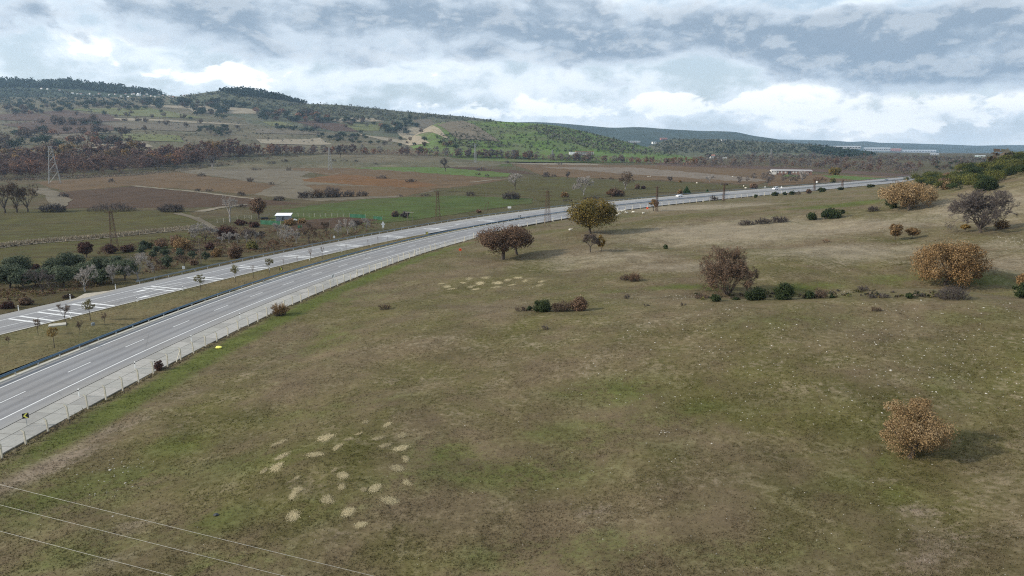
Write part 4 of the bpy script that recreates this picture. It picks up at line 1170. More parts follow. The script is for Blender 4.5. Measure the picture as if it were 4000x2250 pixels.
# ---------------------------------------------------------------- trees planted in the median
def round_tree_mesh(kind, seed):
    r = np.random.default_rng(seed)
    segs = []
    segs.append([0, 0, -.1, 0.02, 0.01, .55, .035, .028, 9]); segs.append([.02, .01, .55, 0, 0, 1.0, .028, .024, 9])
    tw = []
    for i in range(9):
        a = 2 * math.pi * i / 9 + r.uniform(-.3, .3)
        d = np.array([math.cos(a) * .75, math.sin(a) * .75, r.uniform(.7, 1.5)])
        grow(r, (0, 0, 1.0), d, .42, .016, 2, tw, (2, 3), .4, .62, .03, .1, .006)
    T = np.array(tw)
    T[:, [0, 1, 3, 4]] *= .62
    trunk = mesh_np('trunk', *tubes_np(np.array(segs)[:, :8], 6), M['bark'], smooth=True)
    cols = {'green': YGREEN, 'gold': GOLD, 'bare': BROWN_TWIG}[kind]
    Vv, Ff = tubes_np(T[:, :8], 3)
    cl = np.array(BROWN_TWIG)[r.integers(0, 3, len(T))]
    br = mesh_np('branches', Vv, Ff, M['twig'], np.repeat(cl, 6, 0))
    lv = None
    if kind != 'bare':
        ce, ra = lobes(r, 1.25, 1.15, .95, 26, rad=(.1, .17))
        if kind == 'green': cols = YGREEN + [C3(.22, .20, .13)]
        lv = mesh_np('leaves', *(lambda q: (q[0], q[1], M['leaf'], q[2]))(crown_np(ce, ra, 22 if kind == 'green' else 16, .05, cols, r)))
    return trunk, br, lv
RT = {k_: [round_tree_mesh(k_, s) for s in (1, 2)] for k_ in ('green', 'gold', 'bare')}
MT = [(353, 1253, 88, 'green', 'round pollarded green tree nearest the left edge of the median'), (785, 1142, 72, 'green', 'second round green median tree from the left'),
      (920, 1102, 70, 'green', 'third round green median tree, with a white post behind it'), (1053, 1068, 62, 'green', 'fourth round green median tree, left of the yellow chevron'),
      (213, 1358, 88, 'gold', 'yellowish round-headed young tree in the wide median'), (990, 1086, 58, 'bare', 'leafless round-headed tree between two green median trees'),
      (1215, 1024, 60, 'bare', 'leafless round tree on the narrow median, first of a pair'), (1260, 1012, 56, 'bare', 'leafless round tree on the narrow median, second of a pair'),
      (1109, 1048, 42, 'bare', 'thin leafless sapling right of the yellow chevron'), (1163, 1038, 42, 'bare', 'thin leafless sapling in the narrowing median'),
      (1353, 990, 40, 'bare', 'dark leafless sapling in the thin median wedge'), (1438, 966, 34, 'bare', 'leafless sapling near the median tip'), (1477, 957, 38, 'bare', 'taller leafless sapling near the median tip'), (1515, 950, 30, 'bare', 'last leafless sapling at the median tip')]
for i, (px, py, h, kd, lab) in enumerate(MT):
    p = plane_pt(px, py, 0.1); m = mpp(p)
    o = empty('median_tree', p, i * 1.3); tag(o, lab, 'tree', 'young trees planted in the median')
    tr, br, lv = RT[kd][i % 2]
    s_ = h * m / 2.05
    o.scale = (s_ * (1 if kd != 'bare' or h > 50 else .6), s_ * (1 if kd != 'bare' or h > 50 else .6), s_)
    link('trunk', tr, o); b_ = link('branches', br, o)
    if lv: link('leaves', lv, b_)
for i, (px, py, h, lab) in enumerate([(150, 1320, 78, 'leaning whip-thin sapling by the left warning bars'), (258, 1286, 100, 'tall whip-thin sapling beside the pale slab'), (316, 1320, 70, 'thin tilted sapling in the middle of the median'),
                                 (411, 1281, 58, 'small branching sapling right of the green median tree'), (36, 1357, 46, 'short thin stick of a sapling at the far left')]):
    bare('median_sapling', px, py, h, h * .45, BROWN_TWIG, lab, 'sapling', 'whips planted in the median', seed=300 + i, depth=3, limbs=4, trunk_f=.45, rad_f=.012, spread=.35)

# ---------------------------------------------------------------- grove left of the road
OLV = [(40, 1125, 100, 120), (95, 1130, 85, 90), (70, 1085, 90, 110), (215, 1075, 70, 80), (262, 1062, 78, 78), (300, 1050, 60, 70), (250, 1118, 85, 86), (196, 1098, 60, 70), (390, 1068, 70, 74), (436, 1072, 66, 62),
                               (486, 1095, 92, 92), (330, 1098, 76, 84), (565, 976, 38, 38), (556, 998, 44, 44), (612, 990, 30, 38), (650, 1006, 45, 38), (653, 1050, 54, 48), (702, 990, 24, 22), (704, 1010, 34, 32), (752, 1010, 34, 32), (804, 1020, 38, 30), (600, 1008, 30, 30), (395, 1110, 60, 70), (140, 1115, 60, 70), (455, 1035, 40, 50)]
orank = ranks([q[0] for q in OLV])
for i, (px, py, h, w) in enumerate(OLV):
    leafy('olive_tree', px, py, h * .98, w * 1.0, OLIVE, (ordn(orank[i]) + ' from the left of the silvery olive trees in the roadside grove'), 'olive tree',
          'olives in the roadside grove', seed=400 + i, trunk_f=.14, kclump=40)
for i, (px, py, h, w, cl, bk, lab, dp) in enumerate([
    (166, 1148, 95, 104, GREY_TWIG, 'bark', 'dark leafless fig tree at the left end of the grove', 5), (333, 1140, 102, 98, PALE_TWIG, 'bark_pale', 'pale leafless fig tree second from the left by the road', 5),
    (440, 1110, 76, 72, PALE_TWIG, 'bark_pale', 'slim pale leafless fig tree with forked trunk by the guardrail start', 4), (538, 1094, 104, 112, PALE_TWIG, 'bark_pale', 'largest white-barked leafless tree beside the guardrail', 5),
    (804, 942, 66, 112, PALE_TWIG, 'bark', 'gnarled old leafless tree with a thick dark trunk behind the grove', 6), (900, 868, 104, 62, PALE_TWIG, 'bark_pale', 'leaning dead tree left of the white hut', 3),
    (602, 1066, 52, 58, BROWN_TWIG, 'bark', 'dark leafless bush-tree next to the largest white tree', 5), (720, 1040, 44, 60, BROWN_TWIG, 'bark', 'leafless dark tree behind the small white road plates', 5),
    (1086, 917, 46, 38, PALE_TWIG, 'bark_pale', 'white-limbed tree below the green netting', 4), (1110, 943, 46, 46, PALE_TWIG, 'bark_pale', 'white-limbed tree nearest the road in the hut orchard', 4),
    (1158, 950, 56, 48, PALE_TWIG, 'bark_pale', 'pinkish leafless tree in the hut orchard', 5), (1121, 920, 42, 36, PALE_TWIG, 'bark_pale', 'thin pale tree behind the white-limbed one', 4),
    (1359, 917, 60, 64, PALE_TWIG, 'bark_pale', 'widest white leafless tree left of the triangular sign', 5), (1321, 922, 44, 38, PALE_TWIG, 'bark_pale', 'small pale leafless tree left of the widest one', 4),
    (1431, 899, 46, 40, PALE_TWIG, 'bark_pale', 'pale leafless tree nearest the triangular sign', 5), (1394, 901, 42, 42, GREY_TWIG, 'bark', 'purple-grey leafless tree between two pale ones', 5),
    (1275, 915, 48, 54, BROWN_TWIG, 'bark', 'purple-brown leafless tree beside the thin roadside pole', 5), (1207, 952, 78, 80, BROWN_TWIG, 'bark', 'big yellow-grey leafless tree in the hut orchard', 6),
    (1070, 980, 44, 48, THORN, 'bark', 'rust-red leafless tree right by the guardrail', 5), (1025, 941, 38, 42, GREY_TWIG, 'bark', 'grey leafless tree left in the orchard', 5), (979, 948, 52, 62, GREY_TWIG, 'bark', 'grey leafless tree among yellow bushes', 5),
    (868, 950, 38, 34, PALE_TWIG, 'bark_pale', 'pale bare stems below the dark bush', 4), (895, 950, 42, 36, PALE_TWIG, 'bark_pale', 'second clump of pale bare stems below the dark bush', 4), (928, 950, 38, 34, PALE_TWIG, 'bark_pale', 'third clump of pale bare stems, right of the dark bush', 4),
    (965, 950, 42, 34, PALE_TWIG, 'bark_pale', 'pale bare stems left of the yellow bushes', 4), (1000, 948, 42, 34, PALE_TWIG, 'bark_pale', 'pale bare stems above the yellow bushes', 4)]):
    bare('fruit_tree', px, py, h, w, cl, lab, 'tree', 'leafless trees left of the road', seed=440 + i, depth=dp, limbs=5 if dp > 4 else 6, trunk_f=.24, rad_f=.03, bark=bk, spread=.45)
leafy('roadside_tree', 1010, 855, 84, 66, THORN, 'dense brown-leaved tree beside the white hut', seed=480, trunk_f=.2)
leafy('maroon_tree', 337, 1006, 66, 58, MAROON, 'round dark maroon tree above the olives', seed=481, trunk_f=.12)
for i, (px, py, h, w, cl, lab) in enumerate([
    (631, 970, 42, 54, THORN, 'rust-brown bush left of the orange one in the grove'), (717, 978, 56, 80, OAK_RUST, 'largest orange-brown bush in the grove'), (850, 1002, 38, 50, OAK_RUST, 'orange-brown bush right of the wooden pole'), (690, 962, 44, 50, THORN, 'dull brown bush behind the orange one'),
    (920, 1008, 56, 74, THORN, 'broad rust-coloured bush near the guardrail'), (987, 974, 32, 54, YGREEN, 'yellow-green bush near the guardrail'), (885, 932, 54, 114, MAROON, 'very dark brown thicket above the pale stems'),
    (430, 990, 38, 70, MAROON, 'dark maroon bush left of the lattice pole foot'), (500, 985, 34, 64, MAROON, 'dark bush at the foot of the left lattice pole'), (572, 970, 28, 66, EVERG, 'nearly black hedge behind the small olives'), (135, 1060, 34, 56, MAROON, 'dark maroon bush among the left olives'),
    (983, 972, 34, 60, YGREEN, 'low yellow-olive bush at the orchard edge'), (1137, 880, 28, 76, OAK_RUST, 'orange bushes in front of the white hut'), (1182, 872, 20, 54, OAK_RUST, 'low orange bush right of the white sacks'), (940, 880, 26, 60, MAROON, 'dark bush left of the hut fence'), (990, 888, 24, 80, MAROON, 'dark scrub below the green netting'),
    (1545, 848, 26, 44, BROWN_TWIG, 'brownish bush left of the rusty lattice pole'), (1580, 850, 26, 50, GREY_TWIG, 'grey bush by the wooden frame'), (1872, 832, 16, 30, THORN, 'rust bush at the leaning poles'), (100, 1190, 30, 90, THORN, 'rust-brown undergrowth bush at the left road edge'), (30, 1205, 30, 80, MAROON, 'dark red undergrowth at the left picture edge'), (265, 1165, 18, 60, BROWN_TWIG, 'dry bush behind the left white marker post'), (760, 1035, 22, 50, THORN, 'rusty low bush right of the wooden pole'), (820, 975, 30, 50, MAROON, 'dark bush under the gnarled tree')]):
    bush('grove_shrub', px, py, h, w, cl, lab, 'shrub', 'shrubs in and around the grove', seed=500 + i)
# thickets and trees out on the valley fields
VF = 'thickets on the valley fields'
for i, (px, py, h, w, lab) in enumerate([
    (206, 828, 40, 136, 'dark grey thicket left of the long one below the ploughed field'), (440, 824, 42, 256, 'longest dark grey thicket along the ploughed field'), (672, 828, 42, 136, 'rounded grey thicket right of the long one'), (940, 810, 18, 66, 'low grey thicket near the brown tree'),
    (1090, 784, 26, 64, 'grey brush left of the field hedgerow'), (1190, 774, 34, 70, 'first bush of the field hedgerow'), (1240, 772, 44, 70, 'tall reddish bush of the field hedgerow'), (1300, 770, 50, 78, 'densest bush of the field hedgerow'), (1362, 768, 30, 66, 'fourth bush of the field hedgerow'), (1415, 767, 26, 62, 'right end bush of the field hedgerow'),
    (1840, 765, 23, 48, 'small round grey bush on the olive field'), (1996, 778, 38, 98, 'wide grey bush beside the green field'), (2217, 786, 15, 54, 'low grey bush by the roadside field'), (2312, 777, 15, 116, 'long dark low hedge under the pale plane tree')]):
    twigs('thicket', px, py, h, w, GREY_TWIG if i not in (6,) else BROWN_TWIG, lab, 'thicket', VF, seed=540 + i, depth=2)
FSH = [(433, 712, 20, 36), (788, 689, 18, 48), (978, 710, 23, 38), (772, 749, 18, 38), (819, 749, 17, 38), (943, 764, 21, 44), (1342, 630, 12, 40), (1390, 632, 12, 36), (1465, 642, 12, 36), (1303, 630, 11, 36), (1870, 684, 13, 27), (1900, 690, 13, 27), (1877, 666, 16, 58), (1128, 666, 16, 28),
                               (1605, 712, 19, 64), (1490, 698, 19, 58), (1062, 722, 16, 28), (1982, 636, 13, 24), (2132, 692, 26, 40), (2186, 643, 13, 30), (2160, 690, 16, 40), (2350, 700, 10, 50), (2830, 724, 17, 40), (1560, 768, 12, 40), (1660, 766, 12, 60), (250, 770, 20, 60), (1000, 665, 14, 60), (1060, 640, 14, 50), (1110, 632, 16, 40), (2390, 702, 12, 30)]
frank = ranks([q[0] for q in FSH])
for i, (px, py, h, w) in enumerate(FSH):
    twigs('field_shrub', px, py, h, w, GREY_TWIG, ordn(frank[i]) + ' from the left of the small leafless grey shrubs dotted over the valley fields', 'shrub', 'small leafless shrubs on the field edges', seed=560 + i, depth=2)
for i, (px, py, h, w, cl, bk, lab) in enumerate([
    (20, 832, 116, 96, BROWN_TWIG, 'bark', 'leftmost of the three tall brown trees at the left edge'), (66, 830, 112, 90, BROWN_TWIG, 'bark', 'middle one of the three tall brown trees at the left edge'), (108, 828, 104, 84, BROWN_TWIG, 'bark', 'right one of the three tall brown trees at the left edge'),
    (831, 665, 56, 52, GREY_TWIG, 'bark_pale', 'solitary leafless tree left on the ploughed plain'), (1740, 669, 50, 44, GREY_TWIG, 'bark', 'solitary leafless tree on the bright green strip'), (1330, 615, 48, 38, GREY_TWIG, 'bark', 'leafless tree near the second pylon'),
    (2012, 740, 62, 54, PALE_TWIG, 'bark', 'pale leafless tree with a twisted trunk on the olive field'), (2280, 763, 72, 84, PALE_TWIG, 'bark_pale', 'big pale fan-shaped leafless tree beside the road'), (2443, 740, 68, 74, BROWN_TWIG, 'bark_pale', 'big brownish leafless tree right of the pale fan-shaped one'),
    (2617, 712, 22, 24, GREY_TWIG, 'bark', 'small leafless tree beyond the young crop'), (2772, 712, 28, 44, PALE_TWIG, 'bark_pale', 'faint pale leafless trees beyond the road'), (2217, 699, 27, 18, GREY_TWIG, 'bark', 'thin leafless tree at the fallow edge'), (3132, 712, 42, 44, PALE_TWIG, 'bark_pale', 'pale leafless poplar in front of the long barn'),
    (3198, 718, 27, 64, RIVER_BROWN, 'bark', 'purple-brown leafless tree clump by the far road'), (2160, 850, 40, 50, GREY_TWIG, 'bark', 'faint leafless tree behind the rusty pole')][:14]):
    bare('field_tree', px, py, h, w, cl, lab, 'tree', None, seed=600 + i, depth=5 if h > 60 else 4, limbs=6, trunk_f=.18, rad_f=.028, bark=bk, spread=.42)
for i, (px, py, h, w, cl, lab) in enumerate([(2206, 771, 23, 54, OAK_RUST, 'russet bush below the pale fan-shaped tree'), (2408, 767, 34, 100, THORN, 'dark russet hedge left of the big brownish tree'), (2489, 738, 21, 28, THORN, 'small dark russet bush right of the brownish tree'), (2512, 738, 14, 26, MAROON, 'dark low bush ending the russet hedge'),
                                        (2655, 759, 19, 28, OAK_RUST, 'round brown bush just behind the white car'), (2656, 713, 11, 17, OAK_RUST, 'small brown bush at the far field edge'), (2942, 740, 27, 44, THORN, 'brown bush above the road near the right'), (3252, 716, 24, 28, YGREEN, 'yellow-green bush by the far road'), (3261, 684, 34, 60, OAK_OLIVE, 'dark broad oak beyond the bright green strip')]):
    bush('field_bush', px, py, h, w, cl, lab, 'bush', None, seed=620 + i)
def conifer(px, py, hpx, wpx, label, seed):
    r = np.random.default_rng(seed); p = pick(px, py); m = mpp(p); h, w = hpx * m, wpx * m
    o = place_thing('conifer', p); tag(o, label, 'tree')
    z = r.random(60) ** 1.3; a = r.uniform(0, 6.28, 60); q = (1 - z) * w * .42
    ce = np.stack([np.cos(a) * q, np.sin(a) * q, .08 * h + z * h * .88], 1)
    lv = crown_np(ce, (1.05 - z) * w * .2 + .1, 14, max(.12, 2.2 * m), [C3(.03, .07, .02), C3(.045, .095, .025)], r)
    link('crown', mesh_np('crown', lv[0], lv[1], M['leaf'], lv[2]), o)
    link('trunk', mesh_np('trunk', *tubes_np([[0, 0, -.2, 0, 0, h * .9, .05 * h, .02]], 6), M['bark']), o)
conifer(2681, 758, 30, 30, 'green conical pine beside the road behind the white car', 640)
conifer(2763, 750, 9, 9, 'tiny green conifer at the roadside right of the pine', 641)
# ---------------------------------------------------------------- distant vegetation
def far_tree_mesh(name, cols, seed, n=240, bark=(.07, .055, .045), wide=1.0, tall=1.0, low=.13, k_=18, leaf=.072, tr=.028, rad=(.13, .22)):
    r = np.random.default_rng(seed)
    ce, ra = lobes(r, wide, tall - low, low, k_, rad=rad, dome=False)
    a = crown_np(ce, ra, n // k_, leaf, cols, r)
    sg = [[0, 0, -.05, .01, 0, low * 1.3, tr, tr * .8]]
    for i in range(4):
        an = r.uniform(0, 6.28); sg.append([.01, 0, low * 1.2, math.cos(an) * wide * .25, math.sin(an) * wide * .25, low + (tall - low) * r.uniform(.45, .8), tr * .6, tr * .2])
    b = tubes_np(sg, 4)
    Vv = np.concatenate([a[0], b[0]]); Ff = np.concatenate([a[1], b[1] + len(a[0])]); Cc = np.concatenate([a[2], np.tile(np.array(bark), (len(b[0]), 1))])
    return mesh_np(name, Vv, Ff, M['leaf'], Cc)
EVG_FAR = [C3(.026, .042, .022), C3(.04, .056, .028), C3(.02, .032, .02)]
BROWN_FAR = [C3(.10, .07, .05), C3(.125, .09, .06), C3(.075, .055, .045)]
FT = {'dark': [far_tree_mesh('evergreen_oak', EVG_FAR, s, wide=1.35, tall=.9, low=.1) for s in (1, 2, 3)],
      'brown': [far_tree_mesh('brown_oak', BROWN_FAR, s, wide=1.15) for s in (4, 5, 6)],
      'rust': [far_tree_mesh('rust_oak', RIVER_RED, s, wide=1.1) for s in (7, 8)],
      'grey': [far_tree_mesh('bare_tree', GREY_TWIG, s, n=260, wide=1.1, leaf=.045) for s in (9, 10)],
      'gold': [far_tree_mesh('golden_tree', RIVER_GOLD, s, wide=1.0) for s in (11, 12)]}
NAMES = {'dark': 'evergreen_oak', 'brown': 'brown_oak', 'rust': 'rust_oak', 'grey': 'bare_tree', 'gold': 'golden_tree'}
LOOK = {'dark': 'dark evergreen oak', 'brown': 'brown-leaved oak', 'rust': 'rust-red oak', 'grey': 'grey leafless tree', 'gold': 'golden-leaved tree'}
r_ = np.random.default_rng(5)
def put_tree(px, py, h, kind, where, grp, jitter=.25):
    p = pick(px, py)
    m = mpp(p)
    me_ = FT[kind][r_.integers(0, len(FT[kind]))]
    o = link(NAMES[kind], me_, None, p, (0, 0, r_.uniform(0, 6.28)))
    s_ = 1.15 * h * m * r_.uniform(1 - jitter, 1 + jitter); q = r_.uniform(.85, 1.2)
    o.scale = (s_ * q, s_ * q, s_)
    tag(o, LOOK[kind] + ' ' + where, 'tree', grp + ', ' + kind)
def fill(poly, n, h, kinds, where, grp):
    ks = [k_ for k_, w_ in kinds]; ws = np.array([w_ for k_, w_ in kinds], float); ws /= ws.sum()
    for px, py in sorted(sample(poly, n, r_), key=lambda q: q[1]):
        put_tree(px, py, h, ks[r_.choice(len(ks), p=ws)], where, grp)
fill([(150, 420), (420, 407), (700, 394), (1000, 410), (1000, 432), (760, 427), (560, 430), (300, 434), (160, 447)], 74, 19, [('dark', 9), ('brown', 1)], 'in the dark belt of trees below the village', 'trees below the village')
fill([(0, 425), (160, 420), (160, 447), (0, 450)], 20, 18, [('dark', 4), ('brown', 5), ('rust', 1)], 'at the left end of the belt below the village', 'left end of the belt')
fill([(1000, 442), (1180, 440), (1290, 455), (1290, 482), (1140, 477), (1000, 472)], 58, 20, [('dark', 5), ('rust', 2), ('brown', 3)], 'in the mixed wood above the small hillside fields', 'mixed hillside wood')
fill([(720, 418), (890, 425), (893, 467), (800, 462), (730, 445)], 26, 19, [('dark', 8), ('brown', 2)], 'in the wood right of the hillside meadow', 'wood by the meadow')
fill([(772, 500), (932, 496), (940, 530), (790, 536)], 26, 17, [('dark', 5), ('grey', 4)], 'in the scrubby wood above the riverside trees', 'scrubby wood')
fill([(1060, 492), (1233, 506), (1240, 520), (1070, 506)], 18, 15, [('dark', 6), ('grey', 3)], 'in the hedge under the left hillside fields', 'hedge under the fields')
fill([(1240, 528), (1400, 530), (1540, 566), (1500, 572), (1330, 556), (1240, 545)], 34, 15, [('dark', 8), ('grey', 2)], 'in the wedge-shaped dark thicket on the hillside', 'wedge-shaped thicket')
fill([(1480, 500), (1570, 488), (1625, 528), (1500, 528)], 18, 18, [('dark', 9), ('brown', 1)], 'in the dark clump right of the meadow fields', 'dark clump')
fill([(1563, 466), (1600, 462), (1645, 500), (1590, 495)], 12, 16, [('dark', 1)], 'in the dark tongue of wood beside the pale strip', 'dark tongue of wood')
fill([(1307, 472), (1430, 470), (1430, 484), (1310, 486)], 9, 16, [('dark', 4), ('brown', 2)], 'along the top of the terraced hillside fields', 'terrace-top trees')
fill([(60, 520), (490, 515), (490, 536), (60, 542)], 22, 27, [('brown', 7), ('dark', 2), ('rust', 1)], 'in the brown tree row below the red soil', 'row below the red soil')
fill([(130, 475), (390, 478), (390, 495), (180, 498)], 18, 25, [('brown', 7), ('dark', 2)], 'in the row between the red-soil fields', 'row between the red fields')
fill([(130, 560), (545, 556), (545, 580), (130, 580)], 18, 34, [('brown', 6), ('dark', 3), ('rust', 1)], 'in the big-tree row just behind the riverside wood', 'row behind the riverside wood')
fill([(-20, 560), (100, 555), (60, 590), (-20, 590)], 9, 34, [('brown', 6), ('dark', 2)], 'in the clump behind the wood at the left edge', 'clump at the left edge')
fill([(1560, 560), (1800, 572), (1790, 586), (1560, 574)], 10, 15, [('dark', 5), ('brown', 2), ('gold', 1)], 'on the hill foot behind the river', 'hill-foot trees')
SOLO = [((80, 495), 'grey'), ((160, 520), 'grey'), ((775, 512), 'brown'), ((910, 492), 'grey'), ((1050, 512), 'dark'), ((1200, 477), 'grey'), ((1275, 455), 'brown'), ((1350, 444), 'brown'), ((1170, 533), 'brown'), ((1285, 528), 'brown'),
        ((1325, 498), 'brown'), ((1530, 540), 'brown'), ((1650, 530), 'brown'), ((1620, 485), 'dark'), ((1845, 548), 'brown'), ((1915, 558), 'dark'), ((1475, 593), 'brown'), ((1605, 604), 'grey'), ((1670, 614), 'brown'), ((1875, 629), 'brown'),
        ((1455, 670), 'brown'), ((965, 616), 'dark'), ((860, 610), 'dark'), ((2015, 596), 'brown'), ((1255, 577), 'brown'), ((1390, 582), 'brown')]
for (cx, cy), kd in SOLO:
    put_tree(cx / 2.576, 250 + cy / 2.576 + 2, 17 if cx < 2100 else 15, kd, 'standing alone on the hillside fields left', 'single hillside trees, left')
for (cx, cy), kd in [((1115, 628), 'grey'), ((1185, 606), 'dark'), ((955, 620), 'brown'), ((1055, 694), 'dark'), ((1455, 762), 'dark'), ((1550, 770), 'brown'), ((1350, 778), 'brown'), ((1660, 690), 'brown'), ((1260, 640), 'rust'), ((1300, 646), 'brown'), ((1385, 615), 'brown'), ((1695, 768), 'dark'),
                     ((1850, 800), 'dark'), ((1590, 818), 'dark'), ((1695, 812), 'dark'), ((900, 640), 'brown'), ((610, 660), 'brown'), ((500, 650), 'grey')]:
    put_tree(1000 + cx / 2.576, 250 + cy / 2.576 + 2, 17, kd, 'standing alone on the hillside fields right', 'single hillside trees, right')

# riverside wood: tall leafless trees with a reddish or golden haze of twigs
def river_mesh(cols, seed, n=620, bark=(.13, .11, .10)):
    return far_tree_mesh('riverside_tree', cols, seed, n=n, bark=bark, wide=.72, tall=1.0, low=.10, k_=26, leaf=.034, tr=.012, rad=(.10, .17))
RV = {'maroon': [river_mesh([C3(.125, .068, .052), C3(.155, .084, .058), C3(.088, .056, .048)], s) for s in (21, 22, 23)], 'red': [river_mesh(RIVER_RED, s) for s in (24, 25)], 'gold': [river_mesh(RIVER_GOLD, s) for s in (26, 27)],
      'grey': [river_mesh(RIVER_GREY, s, 420, (.22, .2, .19)) for s in (28, 29, 30)], 'brown': [river_mesh(RIVER_BROWN, s) for s in (31, 32)]}
RL = {'maroon': 'dark maroon leafless tree', 'red': 'rust-red tree', 'gold': 'golden-brown tree', 'grey': 'grey leafless tree with pale stems', 'brown': 'brown leafless tree'}
def river(poly, n, h, kinds, where, grp, vz=True, name='riverside_tree'):
    ks = [k_ for k_, w_ in kinds]; ws = np.array([w_ for k_, w_ in kinds], float); ws /= ws.sum()
    for px, py in sorted(sample(poly, n, r_), key=lambda q: q[1]):
        p = pick(px, py)
        kd = ks[r_.choice(len(ks), p=ws)]; m = mpp(p)
        o = link(name, RV[kd][r_.integers(0, len(RV[kd]))], None, p, (0, 0, r_.uniform(0, 6.28)))
        s_ = h * r_.uniform(.75, 1.2) ; s_ = s_ * (m if h > 30 else m)
        q = r_.uniform(.95, 1.35); o.scale = (s_ * q, s_ * q, s_)
        tag(o, RL[kd] + ' ' + where, 'tree', grp + ', ' + kd)
river([(-60, 705), (330, 690), (520, 676), (520, 650), (300, 662), (-60, 672)], 34, 72, [('maroon', 6), ('brown', 3), ('red', 1)], 'along the front of the riverside wood on the left', 'front of the riverside wood')
river([(-60, 668), (330, 655), (620, 640), (620, 618), (300, 628), (-60, 640)], 50, 74, [('maroon', 4), ('brown', 3), ('gold', 4)], 'deep inside the riverside wood on the left', 'inside the riverside wood')
river([(560, 672), (820, 642), (960, 616), (940, 604), (760, 612), (600, 628)], 46, 62, [('maroon', 4), ('red', 3), ('gold', 3), ('brown', 2)], 'in the right half of the riverside wood', 'right half of the riverside wood')
river([(940, 618), (1120, 604), (1120, 596), (950, 604)], 20, 42, [('red', 5), ('maroon', 2), ('grey', 2), ('gold', 1)], 'where the riverside wood thins out', 'thin end of the wood')
river([(1110, 605), (1400, 603), (1680, 612), (1680, 605), (1400, 597), (1120, 597)], 40, 34, [('red', 4), ('grey', 4), ('maroon', 2)], 'in the narrow tree line behind the second pylon', 'tree line behind the second pylon')
river([(1680, 613), (2000, 622), (2300, 634), (2300, 627), (2000, 615), (1680, 606)], 52, 33, [('grey', 5), ('red', 2), ('brown', 3)], 'in the narrow tree line under the green hill', 'tree line under the green hill')
river([(2300, 634), (2560, 642), (2720, 648), (2720, 640), (2560, 635), (2300, 628)], 34, 29, [('brown', 4), ('red', 4), ('grey', 2), ('gold', 1)], 'in the narrow tree line right of the green hill', 'tree line right of the green hill')
def plain_trees(poly, n, h, kinds, where, grp): river(poly, n, h, kinds, where, grp, True, 'plain_tree')
plain_trees([(2700, 655), (3000, 655), (3200, 660), (3180, 640), (3000, 625), (2720, 628)], 52, 25, [('grey', 6), ('brown', 3), ('red', 1)], 'on the plain left behind the long barn', 'trees left behind the barn')
plain_trees([(3200, 662), (3420, 676), (3560, 684), (3600, 655), (3400, 632), (3200, 628)], 60, 26, [('grey', 5), ('brown', 4), ('maroon', 2)], 'on the plain right behind the long barn', 'trees right behind the barn')
plain_trees([(2900, 618), (3300, 620), (3650, 642), (3640, 620), (3400, 604), (2950, 604)], 66, 15, [('grey', 7), ('brown', 3)], 'on the far plain below the low hill', 'trees on the far plain')
fill([(3600, 652), (3720, 634), (3800, 640), (3780, 660), (3640, 670)], 22, 14, [('dark', 6), ('brown', 3)], 'on the far plain left of the right hill', 'dark trees on the far plain')
river([(2735, 722), (2990, 700), (3140, 704), (3140, 712), (2985, 724)], 12, 32, [('grey', 1)], 'thin and pale on the fields beyond the road', 'thin poplars beyond the road')
# low brush at the foot of the riverside wood
def thicket_mass(poly, n, lo, hi, rad, cols, label, seed, nper=26, leaf=.5):
    r = np.random.default_rng(seed); cs = []; rr = []
    for px, py in sample(poly, n, r):
        p = pick(px, py); q = rad * r.uniform(.7, 1.3); cs.append([p.x, p.y, p.z + lo + (hi - lo) * r.random() ** 1.2]); rr.append(q)
    lv = crown_np(np.array(cs), np.array(rr), nper, leaf, cols, r, up=.2)
    return tag(link('riverside_thicket', mesh_np('riverside_thicket', lv[0], lv[1], M['leaf'], lv[2])), label, 'thicket', kind='stuff')
thicket_mass([(-120, 700), (330, 686), (600, 664), (820, 638), (960, 612), (800, 606), (500, 625), (200, 640), (-120, 650)], 2100, 1.5, 15, 2.6, RIVER_BROWN + [C3(.12, .068, .052), C3(.16, .08, .05)], 'dense brown undergrowth and stems inside the riverside wood', 51)
thicket_mass([(1000, 613), (1150, 604), (1400, 603), (1680, 612), (2000, 621), (2300, 633), (2720, 647), (2720, 640), (2300, 627), (2000, 614), (1680, 605), (1400, 597), (1000, 604)], 1100, .5, 8, 2.0, RIVER_GREY + RIVER_BROWN + RIVER_RED[:2], 'dense grey-brown undergrowth of the narrow tree line', 52, 20)
thicket_mass([(2700, 655), (3000, 655), (3420, 674), (3560, 684), (3600, 650), (3300, 626), (2720, 626)], 900, .3, 5, 2.2, RIVER_GREY + RIVER_BROWN, 'brown undergrowth between the trees behind the long barn', 53, 16)
def undergrowth(poly, n, lo, hi, cols, label, seed, nper=18):
    r = np.random.default_rng(seed); cs = []; rr = []
    for px, py in sample(poly, n, r):
        p = pick(px, py); q = r.uniform(lo, hi); cs.append([p.x, p.y, p.z + q * .35]); rr.append(q)
    lv = crown_np(np.array(cs), np.array(rr), nper, .17, cols, r, up=.1)
    return tag(link('undergrowth', mesh_np('undergrowth', lv[0], lv[1], M['leaf'], lv[2])), label, 'undergrowth', kind='stuff')
undergrowth([(0, 1190), (200, 1150), (440, 1112), (440, 1080), (200, 1110), (0, 1130)], 260, .25, .7, MAROON + THORN + YGREEN, 'tangled rusty undergrowth between the olives and the road', 61)
undergrowth([(-20, 1120), (440, 1080), (540, 1060), (540, 1000), (430, 1010), (150, 1060), (-20, 1085)], 700, .4, 1.3, OLIVE + YGREEN + MAROON[:1], 'dark olive-green undergrowth filling the gaps between the olive trees', 64)
